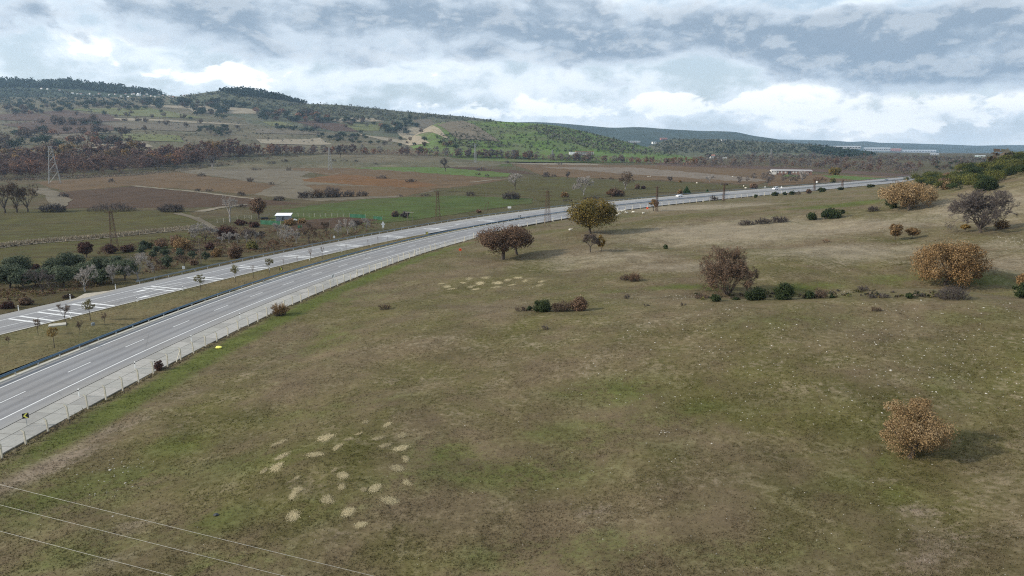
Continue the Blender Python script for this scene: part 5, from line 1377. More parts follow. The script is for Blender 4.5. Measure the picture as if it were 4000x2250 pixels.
undergrowth([(2690, 1176), (2960, 1172), (3300, 1164), (3660, 1166), (3660, 1140), (3300, 1136), (2960, 1140), (2700, 1150)], 95, .12, .5, GREY_TWIG + BROWN_TWIG + EVERG + YGREEN, 'low tangled scrub along the bottom of the gully', 65)
undergrowth([(560, 1075), (850, 1000), (1080, 980), (1260, 950), (1480, 895), (1480, 860), (1200, 880), (980, 900), (800, 950), (560, 1000)], 900, .25, .9, BROWN_TWIG + THORN + MAROON + YGREEN[:1], 'tangled brown scrub between the orchard trees', 62)
undergrowth([(380, 1000), (620, 965), (850, 965), (1000, 900), (900, 880), (600, 940), (380, 975)], 420, .3, 1.0, MAROON + THORN + BROWN_TWIG, 'dark brown scrub behind the grove', 63)
VB = []
for px, py in sample([(-40, 712), (330, 697), (560, 683), (820, 655), (1010, 628), (1180, 612), (1160, 604), (900, 630), (600, 668), (300, 688), (-40, 700)], 420, r_):
    p = pick(px, py); VB.append([p.x, p.y, p.z + .6])
VB = np.array(VB)
lv = crown_np(VB, r_.uniform(1.0, 2.6, len(VB)), 16, .42, BROWN_FAR + GREY_TWIG + RIVER_RED[:1], r_)
tag(link('brush', mesh_np('brush', lv[0], lv[1], M['leaf'], lv[2])), 'low brown brush fringing the riverside wood', 'brush', kind='stuff')

# scrub and forest that reads as one mass on the hills
def scrub(name, poly, n, rad, cols, label, cat, nper=9, tall=1.0, leaf=.45):
    cs = []; rr = []
    for px, py in sample(poly, n, r_):
        p = pick(px, py); q = rad * r_.uniform(.5, 1.4)
        cs.append([p.x, p.y, p.z + q * .6 * tall]); rr.append(q)
    cs, rr = np.array(cs), np.array(rr)
    a = crown_np(cs, rr, nper, 1.0, cols, r_)
    # leaf size follows the clump
    idx = np.repeat(np.arange(len(cs)), nper * 4)
    ctr = np.repeat(a[0].reshape(-1, 4, 3).mean(1), 4, 0)
    Vv = ctr + (a[0] - ctr) * (rr[idx] * leaf)[:, None]
    Vv[:, 2] = cs[idx, 2] + (Vv[:, 2] - cs[idx, 2]) * tall
    return tag(link(name, mesh_np(name, Vv, a[1], M['leaf'], a[2])), label, cat, kind='stuff')
PINE = [C3(.022, .040, .024), C3(.034, .052, .03), C3(.016, .028, .02)]
SCR = [C3(.035, .05, .025), C3(.055, .062, .035), C3(.085, .08, .06)]
SCRG = [C3(.11, .10, .085), C3(.085, .08, .062), C3(.045, .055, .03)]
scrub('pine_forest', [(-200, 312), (165, 318), (240, 310), (427, 332), (582, 348), (700, 366), (640, 372), (450, 366), (330, 352), (150, 345), (-200, 340)], 1500, 7.5, PINE, 'dark pine forest on the left skyline ridge', 'forest', tall=1.25)
scrub('pine_forest', [(850, 352), (950, 346), (1093, 372), (1210, 403), (1180, 404), (1050, 385), (900, 372)], 560, 6.5, PINE, 'dark pine wood on the second peak', 'forest', tall=1.2)
scrub('scrub', [(650, 380), (850, 356), (950, 372), (1100, 396), (1200, 410), (1000, 425), (700, 410)], 420, 4.5, SCR, 'green scrub on the slope below the second peak', 'scrub')
scrub('scrub', [(-100, 345), (160, 345), (420, 380), (640, 385), (640, 400), (200, 410), (-100, 420)], 520, 6, PINE + SCR, 'dark scrub between the village and the wood', 'scrub')
scrub('scrub', [(1020, 418), (1210, 406), (1400, 414), (1600, 436), (1800, 456), (1950, 474), (1900, 478), (1700, 462), (1580, 470), (1400, 470), (1280, 452), (1100, 436)], 950, 3.6, SCR + SCRG, 'grey-green scrub on the middle hill', 'scrub')
scrub('scrub', [(1690, 472), (1850, 466), (2000, 476), (2200, 494), (2400, 540), (2580, 588), (2700, 615), (2500, 606), (2200, 596), (2000, 580), (1850, 520)], 620, 2.4, SCR + EVG_FAR, 'dark bushes dotted over the bright green hill', 'scrub')
scrub('scrub', [(2100, 486), (2300, 520), (2480, 562), (2660, 606), (2400, 600), (2150, 540), (2050, 500)], 520, 3.0, SCRG, 'grey scrub on the right flank of the green hill', 'scrub')
scrub('scrub', [(1700, 530), (1800, 520), (1900, 545), (2000, 575), (1850, 580), (1720, 556)], 260, 2.6, SCR + SCRG, 'bushes at the left foot of the green hill', 'scrub')
scrub('scrub', [(2540, 570), (2621, 542), (2900, 550), (3155, 562), (3300, 582), (3380, 600), (3100, 600), (2800, 600), (2600, 596)], 1000, 4.0, SCR + PINE + SCRG, 'dark scrub on the low hill in the right distance', 'scrub')
scrub('scrub', [(3150, 580), (3280, 582), (3420, 608), (3300, 615), (3180, 600)], 500, 6, PINE, 'dark wood at the right end of the low hill', 'scrub')
scrub('scrub', [(2750, 608), (3100, 606), (3500, 612), (3900, 618), (3950, 640), (3500, 625), (2800, 622)], 700, 3.0, SCRG + BROWN_FAR, 'brown brush over the far plain', 'scrub')
scrub('scrub', [(640, 470), (1000, 470), (1300, 520), (1500, 560), (1100, 560), (700, 540)], 260, 2.0, SCRG, 'grey scrub between the hillside fields', 'scrub')
scrub('scrub', [(-50, 450), (400, 500), (700, 500), (760, 560), (-50, 570)], 300, 2.0, BROWN_FAR + SCRG, 'brown scrub between the red-soil fields', 'scrub')

# ---------------------------------------------------------------- distant buildings
def house(px, py, w, d, h, wall, roof, label, rz=0.0, cat='house', name='house', windows=0, flat=False, grp=None):
    p = pick(px, py); m = mpp(p); W_, D_, H_ = w * m, d * m, h * m
    o = empty(name, p, rz); tag(o, label, cat, grp)
    MB().box((0, 0, H_ / 2 - .3), (W_, D_, H_ + .6)).build('wall', M[wall], o)
    mb = MB()
    if flat: mb.box((0, 0, H_ + .12), (W_ * 1.06, D_ * 1.06, .25))
    else:
        a, b, e = W_ / 2 * 1.08, D_ / 2 * 1.12, H_ * .4
        mb.add([(-a, -b, H_), (a, -b, H_), (a, b, H_), (-a, b, H_), (-a, 0, H_ + e), (a, 0, H_ + e)], [(0, 1, 5, 4), (3, 4, 5, 2), (0, 4, 3), (1, 2, 5), (0, 3, 2, 1)])
    mb.build('roof', M[roof], o)
    for i in range(windows):
        MB().box(((i + .5) / windows * W_ - W_ / 2, -D_ / 2 - .02, H_ * .5), (W_ / windows * .45, .1, H_ * .4)).build('window', M['glass'], o)
    return o
VH = [(780, 300), (815, 300), (870, 305), (855, 330), (905, 300), (680, 285), (730, 292), (1265, 300), (1330, 302), (1350, 300), (1220, 325), (1160, 300), (1290, 325), (1450, 320), (1480, 305), (1520, 318), (1600, 305), (1640, 318), (1690, 312), (1745, 335), (1800, 312), (1850, 320), (1880, 312), (1710, 325), (1560, 328), (600, 265), (480, 250), (420, 245), (1100, 310), (1000, 300), (940, 315)]
vrank = ranks([q[0] for q in VH])
for i, (cx, cy) in enumerate(VH):
    house(cx / 2.576, 250 + cy / 2.576 + 3, r_.uniform(5, 9), r_.uniform(4, 6), r_.uniform(3, 4.5), 'plaster' if i % 3 else 'white', 'tile_roof' if i % 2 else 'plaster', ordn(vrank[i]) + ' from the left of the small pale village houses under the ridge', r_.uniform(-.6, .6), 'house', 'village_house', grp='houses of the ridge village')
p = pick(541, 374); m = mpp(p)
o = empty('mosque', p); tag(o, 'white domed mosque with a minaret in the ridge village', 'mosque')
MB().box((0, 0, 3 * m), (11 * m, 11 * m, 6.5 * m)).build('wall', M['white'], o)
mb = MB(); mb.tube([(0, 0, 5.5 * m + math.sin(a) * 5 * m) for a in np.linspace(0, 1.5, 6)], [math.cos(a) * 5.2 * m for a in np.linspace(0, 1.5, 6)], 14); mb.build('dome', M['white'], o, smooth=True)
mb = MB(); mb.tube([(9 * m, 0, -1), (9 * m, 0, 12 * m), (9 * m, 0, 16 * m)], [.8 * m, .7 * m, .05 * m], 8); mb.build('minaret', M['white'], o)

def shed(px0, px1, py, h, depth, wall, roof, label, name='factory_hall', rz=None, bays=8, slope=.25):
    a, b = pick(px0, py), pick(px1, py)
    dd = (a - Vector((0, 0, CH))).length
    b = Vector((ray(px1, py).x * dd / ray(px1, py).length, ray(px1, py).y * dd / ray(px1, py).length, a.z)) if rz is None else b
    m = mpp(a); L = (b - a).length; H_ = h * m; D_ = depth * m
    o = empty(name, (a + b) / 2, math.atan2(b.y - a.y, b.x - a.x)); tag(o, label, 'building')
    MB().box((0, D_ / 2, H_ * .35), (L, D_, H_ * 1.3 - .0)).build('wall', M[wall], o)
    e = H_ * slope
    mb = MB(); mb.add([(-L / 2 * 1.01, -.4, H_), (L / 2 * 1.01, -.4, H_), (L / 2 * 1.01, D_ / 2, H_ + e), (-L / 2 * 1.01, D_ / 2, H_ + e), (L / 2 * 1.01, D_ + .4, H_), (-L / 2 * 1.01, D_ + .4, H_)], [(0, 1, 2, 3), (3, 2, 4, 5), (0, 3, 5), (1, 4, 2)])
    mb.build('roof', M[roof], o)
    for i in range(bays):
        MB().box(((i + .5) / bays * L - L / 2, -.06, H_ * .45), (L / bays * .55, .12, H_ * .4)).build('opening', M['glass'], o)
    return o
M['green_pale'] = simple('pale_green_sheet', (.36, .46, .42), .7); M['hall_wall'] = simple('hall_wall', (.27, .29, .31), .8); M['hall_roof'] = simple('hall_roof', (.46, .49, .52), .6)
shed(3211, 3361, 579, 7, 40, 'hall_wall', 'hall_roof', 'long low white factory hall left on the far plain', bays=14)
shed(3373, 3477, 588, 9, 30, 'hall_wall', 'hall_roof', 'white factory hall with a row of bays on the far plain', bays=12)
shed(3478, 3520, 590, 8, 24, 'brick', 'tile_roof', 'dark red factory block next to the white hall', bays=5)
shed(3522, 3656, 594, 7, 40, 'hall_wall', 'hall_roof', 'flat pale factory hall right of the dark red block', bays=12)
shed(3633, 3668, 606, 5, 14, 'hall_wall', 'hall_roof', 'small pale shed in front of the factory halls', bays=4)
shed(3807, 3850, 616, 7, 14, 'green_pale', 'hall_roof', 'pale green shed left of the right hill', bays=4) if 'green_pale' in M else None
shed(2454, 2501, 557, 5, 20, 'hall_wall', 'hall_roof', 'long white shed behind the shoulder of the green hill', bays=5)
house(2558, 562, 22, 14, 8, 'white', 'plaster', 'white block house right of the green hill', .1, flat=True, windows=3)
house(2592, 547, 26, 14, 6, 'brick', 'tile_roof', 'red-roofed farm on top of the low hill', .1, windows=3)
house(2827, 550, 20, 12, 5, 'plaster', 'plaster', 'pale house on the ridge of the low hill', .1, flat=True, windows=2)
house(2782, 618, 18, 12, 10, 'plaster', 'tile_roof', 'small farmhouse with dark red roof beside a round tree', .1, windows=2)
house(2822, 619, 34, 10, 5, 'plaster', 'plaster', 'low whitewashed farm wall on the plain', .05, flat=True, windows=0, cat='building', name='farm_building')
put_tree(2768, 619, 20, 'dark', 'beside the small red-roofed farmhouse', 'farmhouse tree')
# unfinished long building under the green hill: slab roof on columns
a = pick(2225, 604); m = mpp(a)
o = empty('unfinished_building', a, .06); tag(o, 'long unfinished building on columns with dark red roof under the green hill', 'building')
MB().box((12 * m, 6 * m, 4.5 * m), (26 * m, 11 * m, 11 * m)).build('end_block', M['white'], o)
MB().box((60 * m, 6 * m, 12.5 * m), (72 * m, 15 * m, 1.6 * m)).build('roof', M['tile_roof'], o)
MB().box((60 * m, 12 * m, 5 * m), (70 * m, .6, 12 * m)).build('back_wall', M['plaster'], o)
MB().box((60 * m, 6 * m, 0), (72 * m, 14 * m, 2 * m)).build('floor_slab', M['plaster'], o)
for i in range(10): MB().box((26 * m + i * 7.6 * m, -.5, 6 * m), (1.0 * m, 1.0 * m, 12 * m)).build('column', M['plaster'], o)
# long barn on the plain
M['barn_wall'] = simple('barn_brick', (.20, .115, .09), .9, var=.2); M['barn_roof'] = simple('barn_roof', (.30, .29, .29), .8)
M['shutter'] = simple('shutter', (.45, .44, .42), .7)
a, b = plane_pt(3032, 682, VZ), plane_pt(3172, 683, VZ); m = mpp(a); L = (b - a).length
o = empty('barn', a, math.atan2(b.y - a.y, b.x - a.x)); tag(o, 'long low brick barn with grey sheet roof beyond the road', 'barn')
MB().box((L / 2, 5, 1.9), (L, 9, 4.6)).build('wall', M['barn_wall'], o)
mb = MB(); mb.add([(-5, .0, 4.0), (L + .6, .0, 3.6), (L + .6, 5, 5.3), (-5, 5, 5.7), (L + .6, 10.2, 3.6), (-5, 10.2, 4.0)], [(0, 1, 2, 3), (3, 2, 4, 5), (0, 3, 5), (1, 4, 2)]); mb.build('roof', M['barn_roof'], o)
MB().box((-2.5, 4.5, 2.2), (5.2, 9.6, 4.4)).build('end_house', M['plaster'], o)
for i, xx in enumerate((.05, .15, .26, .48, .56, .66, .72)): MB().box((xx * L, .46, 2.5), (L * .045, .12, 2.0)).build('shutter', M['shutter'], o)
MB().box((.37 * L, .44, 1.9), (L * .075, .12, 3.4)).build('doorway', M['glass'], o)
for xx in (.82, .92): MB().box((xx * L, .46, 2.6), (L * .03, .12, 1.2)).build('window', M['glass'], o)
for xx in (-4, -1.5): MB().box((xx, -.36, 3.2), (1.2, .12, .9)).build('window', M['glass'], o)
# ---------------------------------------------------------------- roadside furniture
def beam_profile():  # W-beam, (offset, height)
    return [(0, .44), (.06, .49), (.07, .54), (0, .60), (0, .62), (.07, .68), (.06, .73), (0, .78)]
def guardrail(name, curve, off, ya, yb, mat, label, side=1, zb=0.0, two=False, posts_to=9e9, lift=0.0):
    o = empty(name, tuple(curve.at(ya, off if not callable(off) else off(ya)))); tag(o, label, 'guardrail')
    of = off if callable(off) else (lambda y: off)
    base = Vector(o.location)
    pr = beam_profile()
    for sd in ((side, -side) if two else (side,)):
        ys = list(curve.stations(ya, yb, 4.0)) + [yb]; vs = []; fs = []
        for y in ys:
            for (a, z) in pr:
                vs.append(tuple(curve.at(y, of(y) + sd * (.10 + a), zb + z + lift) - base))
        n = len(pr)
        for i in range(len(ys) - 1):
            for j in range(n - 1): fs.append((i * n + j, i * n + j + 1, (i + 1) * n + j + 1, (i + 1) * n + j))
        mb = MB(); mb.add(vs, fs); mb.build('beam', mat, o, smooth=True)
    pm = MB().box((0, 0, .33 + lift / 2), (.14, .12, .82 + lift)).mesh('post', M['galv'])
    for y in curve.stations(ya + 1, min(yb, posts_to), 4.0):
        link('post', pm, o, curve.at(y, of(y), zb) - base, (0, 0, curve.ang(y)))
    return o
guardrail('guardrail', NC, -6.25, 28, 408, M['rail'], 'long blue-grey steel guardrail along the median', side=1, zb=.08, two=False, posts_to=330)
guardrail('guardrail', NC, -6.25, 446, 640, M['rail2'], 'far median guardrail resuming beyond the gap near the white van', side=1, zb=.08, posts_to=450)
yr0 = plane_pt(452, 1128).y
guardrail('guardrail', FC, lambda y: fc_far(y) - .7, yr0, 640, M['rail2'], 'grey guardrail along the outer edge of the far carriageway', side=1, zb=-.05, posts_to=380)

# wire fence with concrete posts bent at the top
fence = empty('wire_fence', tuple(FE.at(60))); tag(fence, 'wire fence on pale concrete posts with bent tops along the near road edge', 'fence')
fb = Vector(fence.location)
mb = MB(); mb.box((0, 0, .78), (.15, .15, 1.72)); mb.box((-.11, 0, 1.74), (.36, .14, .15), ry=R(42)); post_me = mb.mesh('post', M['post'])
brace_me = MB().box((0, -.55, .72), (.09, .09, 1.85), rx=R(-38)).mesh('brace', M['post'])
fys = [float(FE.y[0])]
st = list(FE.stations(52, 432, 3.2))
for i, y in enumerate(st):
    if y > 200 and i % 2: continue
    q = FE.at(y); z = float(height(np.array([q.x]), np.array([q.y]))[0][0])
    po = link('post', post_me, fence, Vector((q.x, q.y, z - .05)) - fb, (R(random.uniform(-2.5, 2.5)), R(random.uniform(-3, 3)), FE.ang(y)))
    if i % 10 == 4: link('brace', brace_me, po)
for k_, zz in enumerate((.35, .7, 1.05, 1.4)):
    mb = MB(); pts = [FE.at(y, -.07, zz + 0.05) - fb for y in st[::2]]
    mb.tube(pts, .007, 3, cap=False); mb.build('wire', M['galv'], fence)

# white reflector posts
def delineator_mesh():
    mb = MB(); mb.box((0, 0, .42), (.13, .09, .96)); mb.add([(-.065, -.045, .9), (.065, -.045, .9), (.065, .045, .98), (-.065, .045, .98), (-.065, .045, .9), (.065, .045, .9)], [(0, 1, 2, 3), (0, 3, 4), (1, 5, 2), (3, 2, 5, 4)])
    return mb.mesh('post_body', M['white']), MB().box((0, -.047, .74), (.132, .012, .16)).mesh('reflector_band', M['black'])
dm, dr_ = delineator_mesh()
DN = [(309, 1547, 'first'), (528, 1438, 'second'), (748, 1333, 'third'), (938, 1243, 'fourth'), (1342, 1082, 'fifth'), (1526, 1020, 'sixth'), (1627, 990, 'seventh'), (1721, 964, 'eighth'), (1835, 934, 'ninth')]
for px, py, nth in DN:
    o = empty('marker_post', plane_pt(px, py), 0); tag(o, nth + ' white reflector post from the left along the near road edge by the concrete drain', 'marker post', 'reflector posts along the near edge')
    link('post_body', dm, o); link('reflector_band', dr_, o)
DM = [(277, 1246, 'first'), (536, 1180, 'second'), (715, 1135, 'third'), (916, 1086, 'fourth'), (1053, 1056, 'fifth'), (1209, 1018, 'sixth'), (1336, 987, 'seventh'), (1449, 961, 'eighth'), (1553, 936, 'ninth'), (2003, 853, 'tenth')]
for px, py, nth in DM:
    o = empty('marker_post', plane_pt(px, py, .05), 0); tag(o, nth + ' white marker post from the left on the median side of the far carriageway', 'marker post', 'marker posts on the median')
    link('post_body', dm, o); link('reflector_band', dr_, o)
for px, py, lab in [(73, 1213, 'white marker post at the left edge of the far road'), (275, 1168, 'white marker post before the stony lay-by'), (452, 1129, 'white post at the start of the outer guardrail')]:
    o = empty('marker_post', plane_pt(px, py), 0); tag(o, lab, 'marker post'); link('post_body', dm, o); link('reflector_band', dr_, o)

# signs
def face_cam(p): return math.atan2(-p.x, p.y) * 1.0
def chevron(px, pyb, hpost, s, right, colr, label, zb=0.0):
    p = plane_pt(px, pyb, zb); o = empty('chevron_sign', p, face_cam(p)); tag(o, label, 'sign')
    MB().tube([(0, .03, -.1), (0, .03, hpost)], .03, 8).build('pole', M['galv'], o)
    z0 = hpost - s * .5
    pl = MB().box((0, 0, z0), (s, .02, s)).build('plate', M['black'], o)
    k_ = s * .46; d = 1 if right else -1; y = -.016
    mb = MB(); t = s * .30
    x0 = -d * (k_ * .72)
    for sgn in (1, -1):
        mb.add([(x0, y, z0 + sgn * k_), (x0 + d * t, y, z0 + sgn * k_), (x0 + d * (t + k_ * .85), y, z0), (x0 + d * k_ * .85, y, z0)], [(0, 1, 2, 3)])
    mb.build('chevron', M[colr], pl)
chevron(106, 1664, 1.55, .62, False, 'yellow', 'black and yellow chevron sign pointing left beside the near drain', -.1)
chevron(1099, 1066, 1.35, .72, True, 'yellow', 'black and yellow chevron sign pointing right in the median turf', .1)
chevron(1668, 920, 1.3, .85, True, 'yellow', 'black and yellow chevron sign pointing right at the median tip', .1)
chevron(2030, 853, 1.3, .95, True, 'white', 'black and white chevron sign pointing right by the far guardrail', .1)
def disc_mb(r, y0, y1, n=24, z=0):
    mb = MB(); f = [(math.cos(2 * math.pi * i / n) * r, y0, z + math.sin(2 * math.pi * i / n) * r) for i in range(n)]; b = [(x, y1, zz) for x, _, zz in f]
    mb.add(f + b, [tuple(range(n)), tuple(range(n, 2 * n))[::-1]] + [(i, n + i, n + (i + 1) % n, (i + 1) % n) for i in range(n)]); return mb
p = plane_pt(1302, 1105, -.05); o = empty('round_sign', p, face_cam(p)); tag(o, 'white round end-of-limit sign 70 with black diagonal stripe by the fence', 'sign')
MB().tube([(0, .04, -.1), (0, .04, 1.85)], .035, 8).build('pole', M['galv'], o)
pl = disc_mb(.42, -.012, .012, z=1.62).build('disc', M['white'], o)
MB().box((0, -.02, 1.62), (.09, .008, .82), ry=R(28)).build('diagonal_stripe', M['black'], pl)
M['greyprint'] = simple('grey_print', (.22, .22, .23), .6)
tx = bpy.data.curves.new('digits', 'FONT'); tx.body = '70'; tx.size = .46; tx.align_x = 'CENTER'; tx.align_y = 'CENTER'; tx.extrude = .002; tx.materials.append(M['greyprint'])
tmp = link('digits_text', tx); bpy.context.view_layer.update()
dme = bpy.data.meshes.new_from_object(tmp); bpy.data.objects.remove(tmp)
link('digits', dme, pl, (0, -.016, 1.62), (math.pi / 2, 0, 0))
p = plane_pt(1497, 898, -.6); m = mpp(p); o = empty('triangle_sign', p, face_cam(p)); tag(o, 'white triangular sign with a plate below, beside the outer guardrail', 'sign')
MB().tube([(0, .05, -.5), (0, .05, 3.0)], .05, 8).build('pole', M['galv'], o)
mb = MB(); mb.add([(-.75, 0, 1.9), (.75, 0, 1.9), (0, 0, 3.3), (-.75, .03, 1.9), (.75, .03, 1.9), (0, .03, 3.3)], [(0, 1, 2), (5, 4, 3), (0, 3, 4, 1), (1, 4, 5, 2), (2, 5, 3, 0)]); mb.build('triangle', M['white'], o)
MB().box((0, .01, 1.35), (.7, .03, 1.0)).build('plate', M['white'], o)
def plate_sign(px, py, hpx, wpx, phpx, label, n=1, z=-.6):
    p = plane_pt(px, py, z); m = mpp(p); o = empty('road_plate', p, face_cam(p)); tag(o, label, 'sign')
    MB().tube([(0, .04, -.4), (0, .04, hpx * m)], .035, 6).build('pole', M['galv'], o)
    for i in range(n):
        MB().box(((i - (n - 1) / 2) * wpx * m / n * 1.08, 0, (hpx - phpx / 2) * m), (wpx * m / n, .025, phpx * m)).build('plate', M['white'], o)
plate_sign(719, 1067, 28, 9, 11, 'pair of small white plates behind the outer guardrail', 2)
plate_sign(1306, 940, 19, 7, 9, 'small white plate beside the thin roadside pole')
plate_sign(1990, 820, 14, 14, 8, 'wide white sign board beyond the guardrail near the road curve')
plate_sign(3189, 722, 14, 6, 6, 'small round-looking white sign far down the road')
def tri_back(px, py, s, label):
    p = plane_pt(px, py, -.2); m = mpp(p); o = empty('triangle_sign', p, face_cam(p)); tag(o, label, 'sign')
    q = s * m; mb = MB(); mb.add([(-q / 2, 0, q * .3), (q / 2, 0, q * .3), (0, 0, q * 1.25), (-q / 2, .04, q * .3), (q / 2, .04, q * .3), (0, .04, q * 1.25)], [(0, 1, 2), (5, 4, 3), (0, 3, 4, 1), (1, 4, 5, 2), (2, 5, 3, 0)]); mb.build('triangle', M['white'], o)
    MB().tube([(0, .06, -.3), (0, .06, q * .9)], .05, 6).build('pole', M['galv'], o)
tri_back(2988, 735, 7, 'white triangular sign left of the white van'); tri_back(3052, 737, 8, 'white triangular sign right of the white van')
def marker(px, py, hpx, s, label, txt=None):
    p = pick(px, py); m = mpp(p); o = empty('pipeline_marker', p, face_cam(p)); tag(o, label, 'marker')
    MB().tube([(0, .03, -.2), (0, .03, hpx * m)], .035, 6).build('pole', M['kerb'], o)
    q = s * m; z0 = hpx * m - q * .3
    mb = MB(); n = 8; f = [(math.cos(math.pi / 8 + 2 * math.pi * i / n) * q * .55, 0, z0 + math.sin(math.pi / 8 + 2 * math.pi * i / n) * q * .5) for i in range(n)]
    mb.add(f + [(x, .03, z) for x, _, z in f], [tuple(range(n)), tuple(range(n, 2 * n))[::-1]] + [(i, n + i, n + (i + 1) % n, (i + 1) % n) for i in range(n)]); pl = mb.build('plate', M['orange'], o)
    MB().box((0, -.012, z0), (q * .3, .01, q * .3)).build('symbol', M['black'], pl)
marker(1798, 999, 27, 11, 'orange octagonal marker plate on a thin white post left of the thorn trees')
marker(2528, 829, 18, 8, 'small orange marker on a post left of the orange-brown tree')

# lattice poles and pylons
def lattice(name, p, H_, wb, wt, mat, label, cat, arms, panels, t=.05, rz=.4, ins=True):
    o = empty(name, p, rz); tag(o, label, cat)
    def wid(z): return wb + (wt - wb) * z / H_
    mb = MB()
    for sx in (-1, 1):
        for sy in (-1, 1):
            mb2 = MB(); mb2.tube([(sx * wb / 2, sy * wb / 2, -.3), (sx * wt / 2, sy * wt / 2, H_)], t, 4); mb2.build('leg', mat, o)
    zs = [0]; z = 0
    while z < H_ * .985:
        z += max(wid(z) * 1.15, H_ / panels * .6); zs.append(min(z, H_))
    for a, b in zip(zs[:-1], zs[1:]):
        wa, wb_ = wid(a) / 2, wid(b) / 2
        for f in range(4):
            c = [(-1, -1), (1, -1), (1, 1), (-1, 1)]; (x1, y1), (x2, y2) = c[f], c[(f + 1) % 4]
            mb.tube([(x1 * wa, y1 * wa, a), (x2 * wb_, y2 * wb_, b)], t * .55, 3, cap=False); mb.tube([(x2 * wa, y2 * wa, a), (x1 * wb_, y1 * wb_, b)], t * .55, 3, cap=False)
            mb.tube([(x1 * wb_, y1 * wb_, b), (x2 * wb_, y2 * wb_, b)], t * .5, 3, cap=False)
    mb.build('bracing', mat, o)
    for (z, L) in arms:
        am = MB(); am.tube([(-L / 2, 0, z), (L / 2, 0, z)], t * .9, 4)
        am.tube([(-L / 2, 0, z), (0, 0, z + L * .12 + .1)], t * .6, 3); am.tube([(L / 2, 0, z), (0, 0, z + L * .12 + .1)], t * .6, 3)
        ao = am.build('crossarm', mat, o)
        if ins:
            for q in (-.48, -.0, .48):
                MB().tube([(q * L, 0, z), (q * L, 0, z + .22 + t)], [.05 + t * .3, .04 + t * .3], 6).build('insulator', M['rust'] if mat is M['rust'] else M['white'], ao)
    return o
def lat_px(px, py, hpx, wbpx, wtpx, mat, label, arms, t, name='lattice_pole', cat='utility pole', rz=.3, z=None, panels=14):
    p = pick(px, py) if z is None else plane_pt(px, py, z); m = mpp(p)
    return lattice(name, p, hpx * m, wbpx * m, wtpx * m, mat, label, cat, [(a * hpx * m, L * m) for a, L in arms], panels, t * m if t > 1 else t, rz)
lat_px(448, 966, 140, 24, 9, M['rust'], 'dark brown lattice pole behind the grove on the left', [(.97, 44)], .06)
lat_px(1711, 860, 112, 18, 7, M['rust'], 'rusty lattice pole just behind the guardrail, left of the big oak', [(.98, 24), (.9, 14)], .06)
lat_px(2138, 887, 141, 22, 8, M['rust'], 'reddish lattice pole with two crossarms next to the big oak', [(.96, 38), (.86, 36)], .05)
lat_px(2564, 826, 97, 9, 4, M['rust'], 'slim rusty lattice pole with one crossarm beside the orange-brown tree', [(.96, 26)], .07)
lat_px(2826, 786, 68, 8, 3.5, M['rust'], 'slim brown lattice pole at the fence further along the road', [(.96, 14)], .08)
lat_px(3180, 744, 40, 8, 4, M['rust'], 'dark short lattice pole behind the far roadside bushes', [(.95, 10)], .1)
lat_px(3289, 736, 34, 8, 4, M['rust'], 'dark lattice pole farthest along the near roadside', [(.95, 10), (.75, 10)], .1)
HV = [(.99, 16), (.86, 22), (.73, 24)]
lat_px(215, 717, 142, 40, 9, M['pylon'], 'tall grey steel pylon on the ploughed field at the left', HV, .13, 'pylon', 'pylon', .5, VZ)
lat_px(1290, 664, 86, 13, 3.5, M['pylon'], 'second grey steel pylon standing in the striped fields', [(.97, 6), (.86, 8)], .14, 'pylon', 'pylon', .5, VZ)
lat_px(1857, 644, 82, 9, 3, M['pylon'], 'third thin grey pylon before the tree line', [(.97, 6), (.88, 8)], .16, 'pylon', 'pylon', .5, VZ)
lat_px(2158, 632, 46, 8, 3, M['pylon'], 'small distant pylon left of the unfinished building', [(.97, 6), (.85, 8)], .28, 'pylon', 'pylon', .5, VZ)
lat_px(3010, 628, 44, 8, 3, M['pylon'], 'distant pylon left of the long barn', [(.97, 6), (.85, 8)], .3, 'pylon', 'pylon', .5, VZ)
def pole(px, py, hpx, label, lean=0.0, rad=.11, name='wooden_pole'):
    p = pick(px, py); m = mpp(p); h = hpx * m
    o = empty(name, p); tag(o, label, 'pole')
    MB().tube([(0, 0, -.3), (lean * h * .5, 0, h * .5), (lean * h, 0, h)], [rad, rad * .85, rad * .7], 8).build('shaft', M['wood'], o)
    MB().box((lean * h, 0, h * .985), (.5, .08, .08)).build('bracket', M['galv'], o)
pole(786, 1037, 102, 'tall thin wooden pole in the grove beside the road', rad=.13)
pole(1291, 938, 76, 'thin brown pole between the orchard trees and the guardrail', rad=.12)
pole(1470, 905, 52, 'very thin pole left of the triangular sign', rad=.07)
pole(2360, 775, 30, 'short thin pole under the brownish leafless tree', rad=.1)
p = pick(1885, 834); m = mpp(p); o = empty('leaning_poles', p); tag(o, 'pair of leaning dark poles joined at the top beyond the guardrail', 'pole')
for x0, x1, n_ in ((0, 14, 'strut'), (16, 24, 'strut')): MB().tube([(x0 * m, 0, -.3), (x1 * m, 0, (38 if x0 == 0 else 44) * m)], .1, 6).build(n_, M['rust'], o)
MB().tube([(12 * m, 0, 36 * m), (24 * m, 0, 45 * m)], .07, 5).build('tie', M['rust'], o)
p = pick(1593, 878); m = mpp(p); o = empty('timber_gantry', p); tag(o, 'goal-like timber gantry of two posts and a crossbar behind the guardrail', 'gantry')
for x in (0, 18): MB().tube([(x * m, 0, -.3), (x * m, 0, 49 * m)], .1, 6).build('post', M['wood'], o)
MB().box((8.5 * m, 0, 49 * m), (32 * m, .16, .2)).build('crossbar', M['kerb'], o)

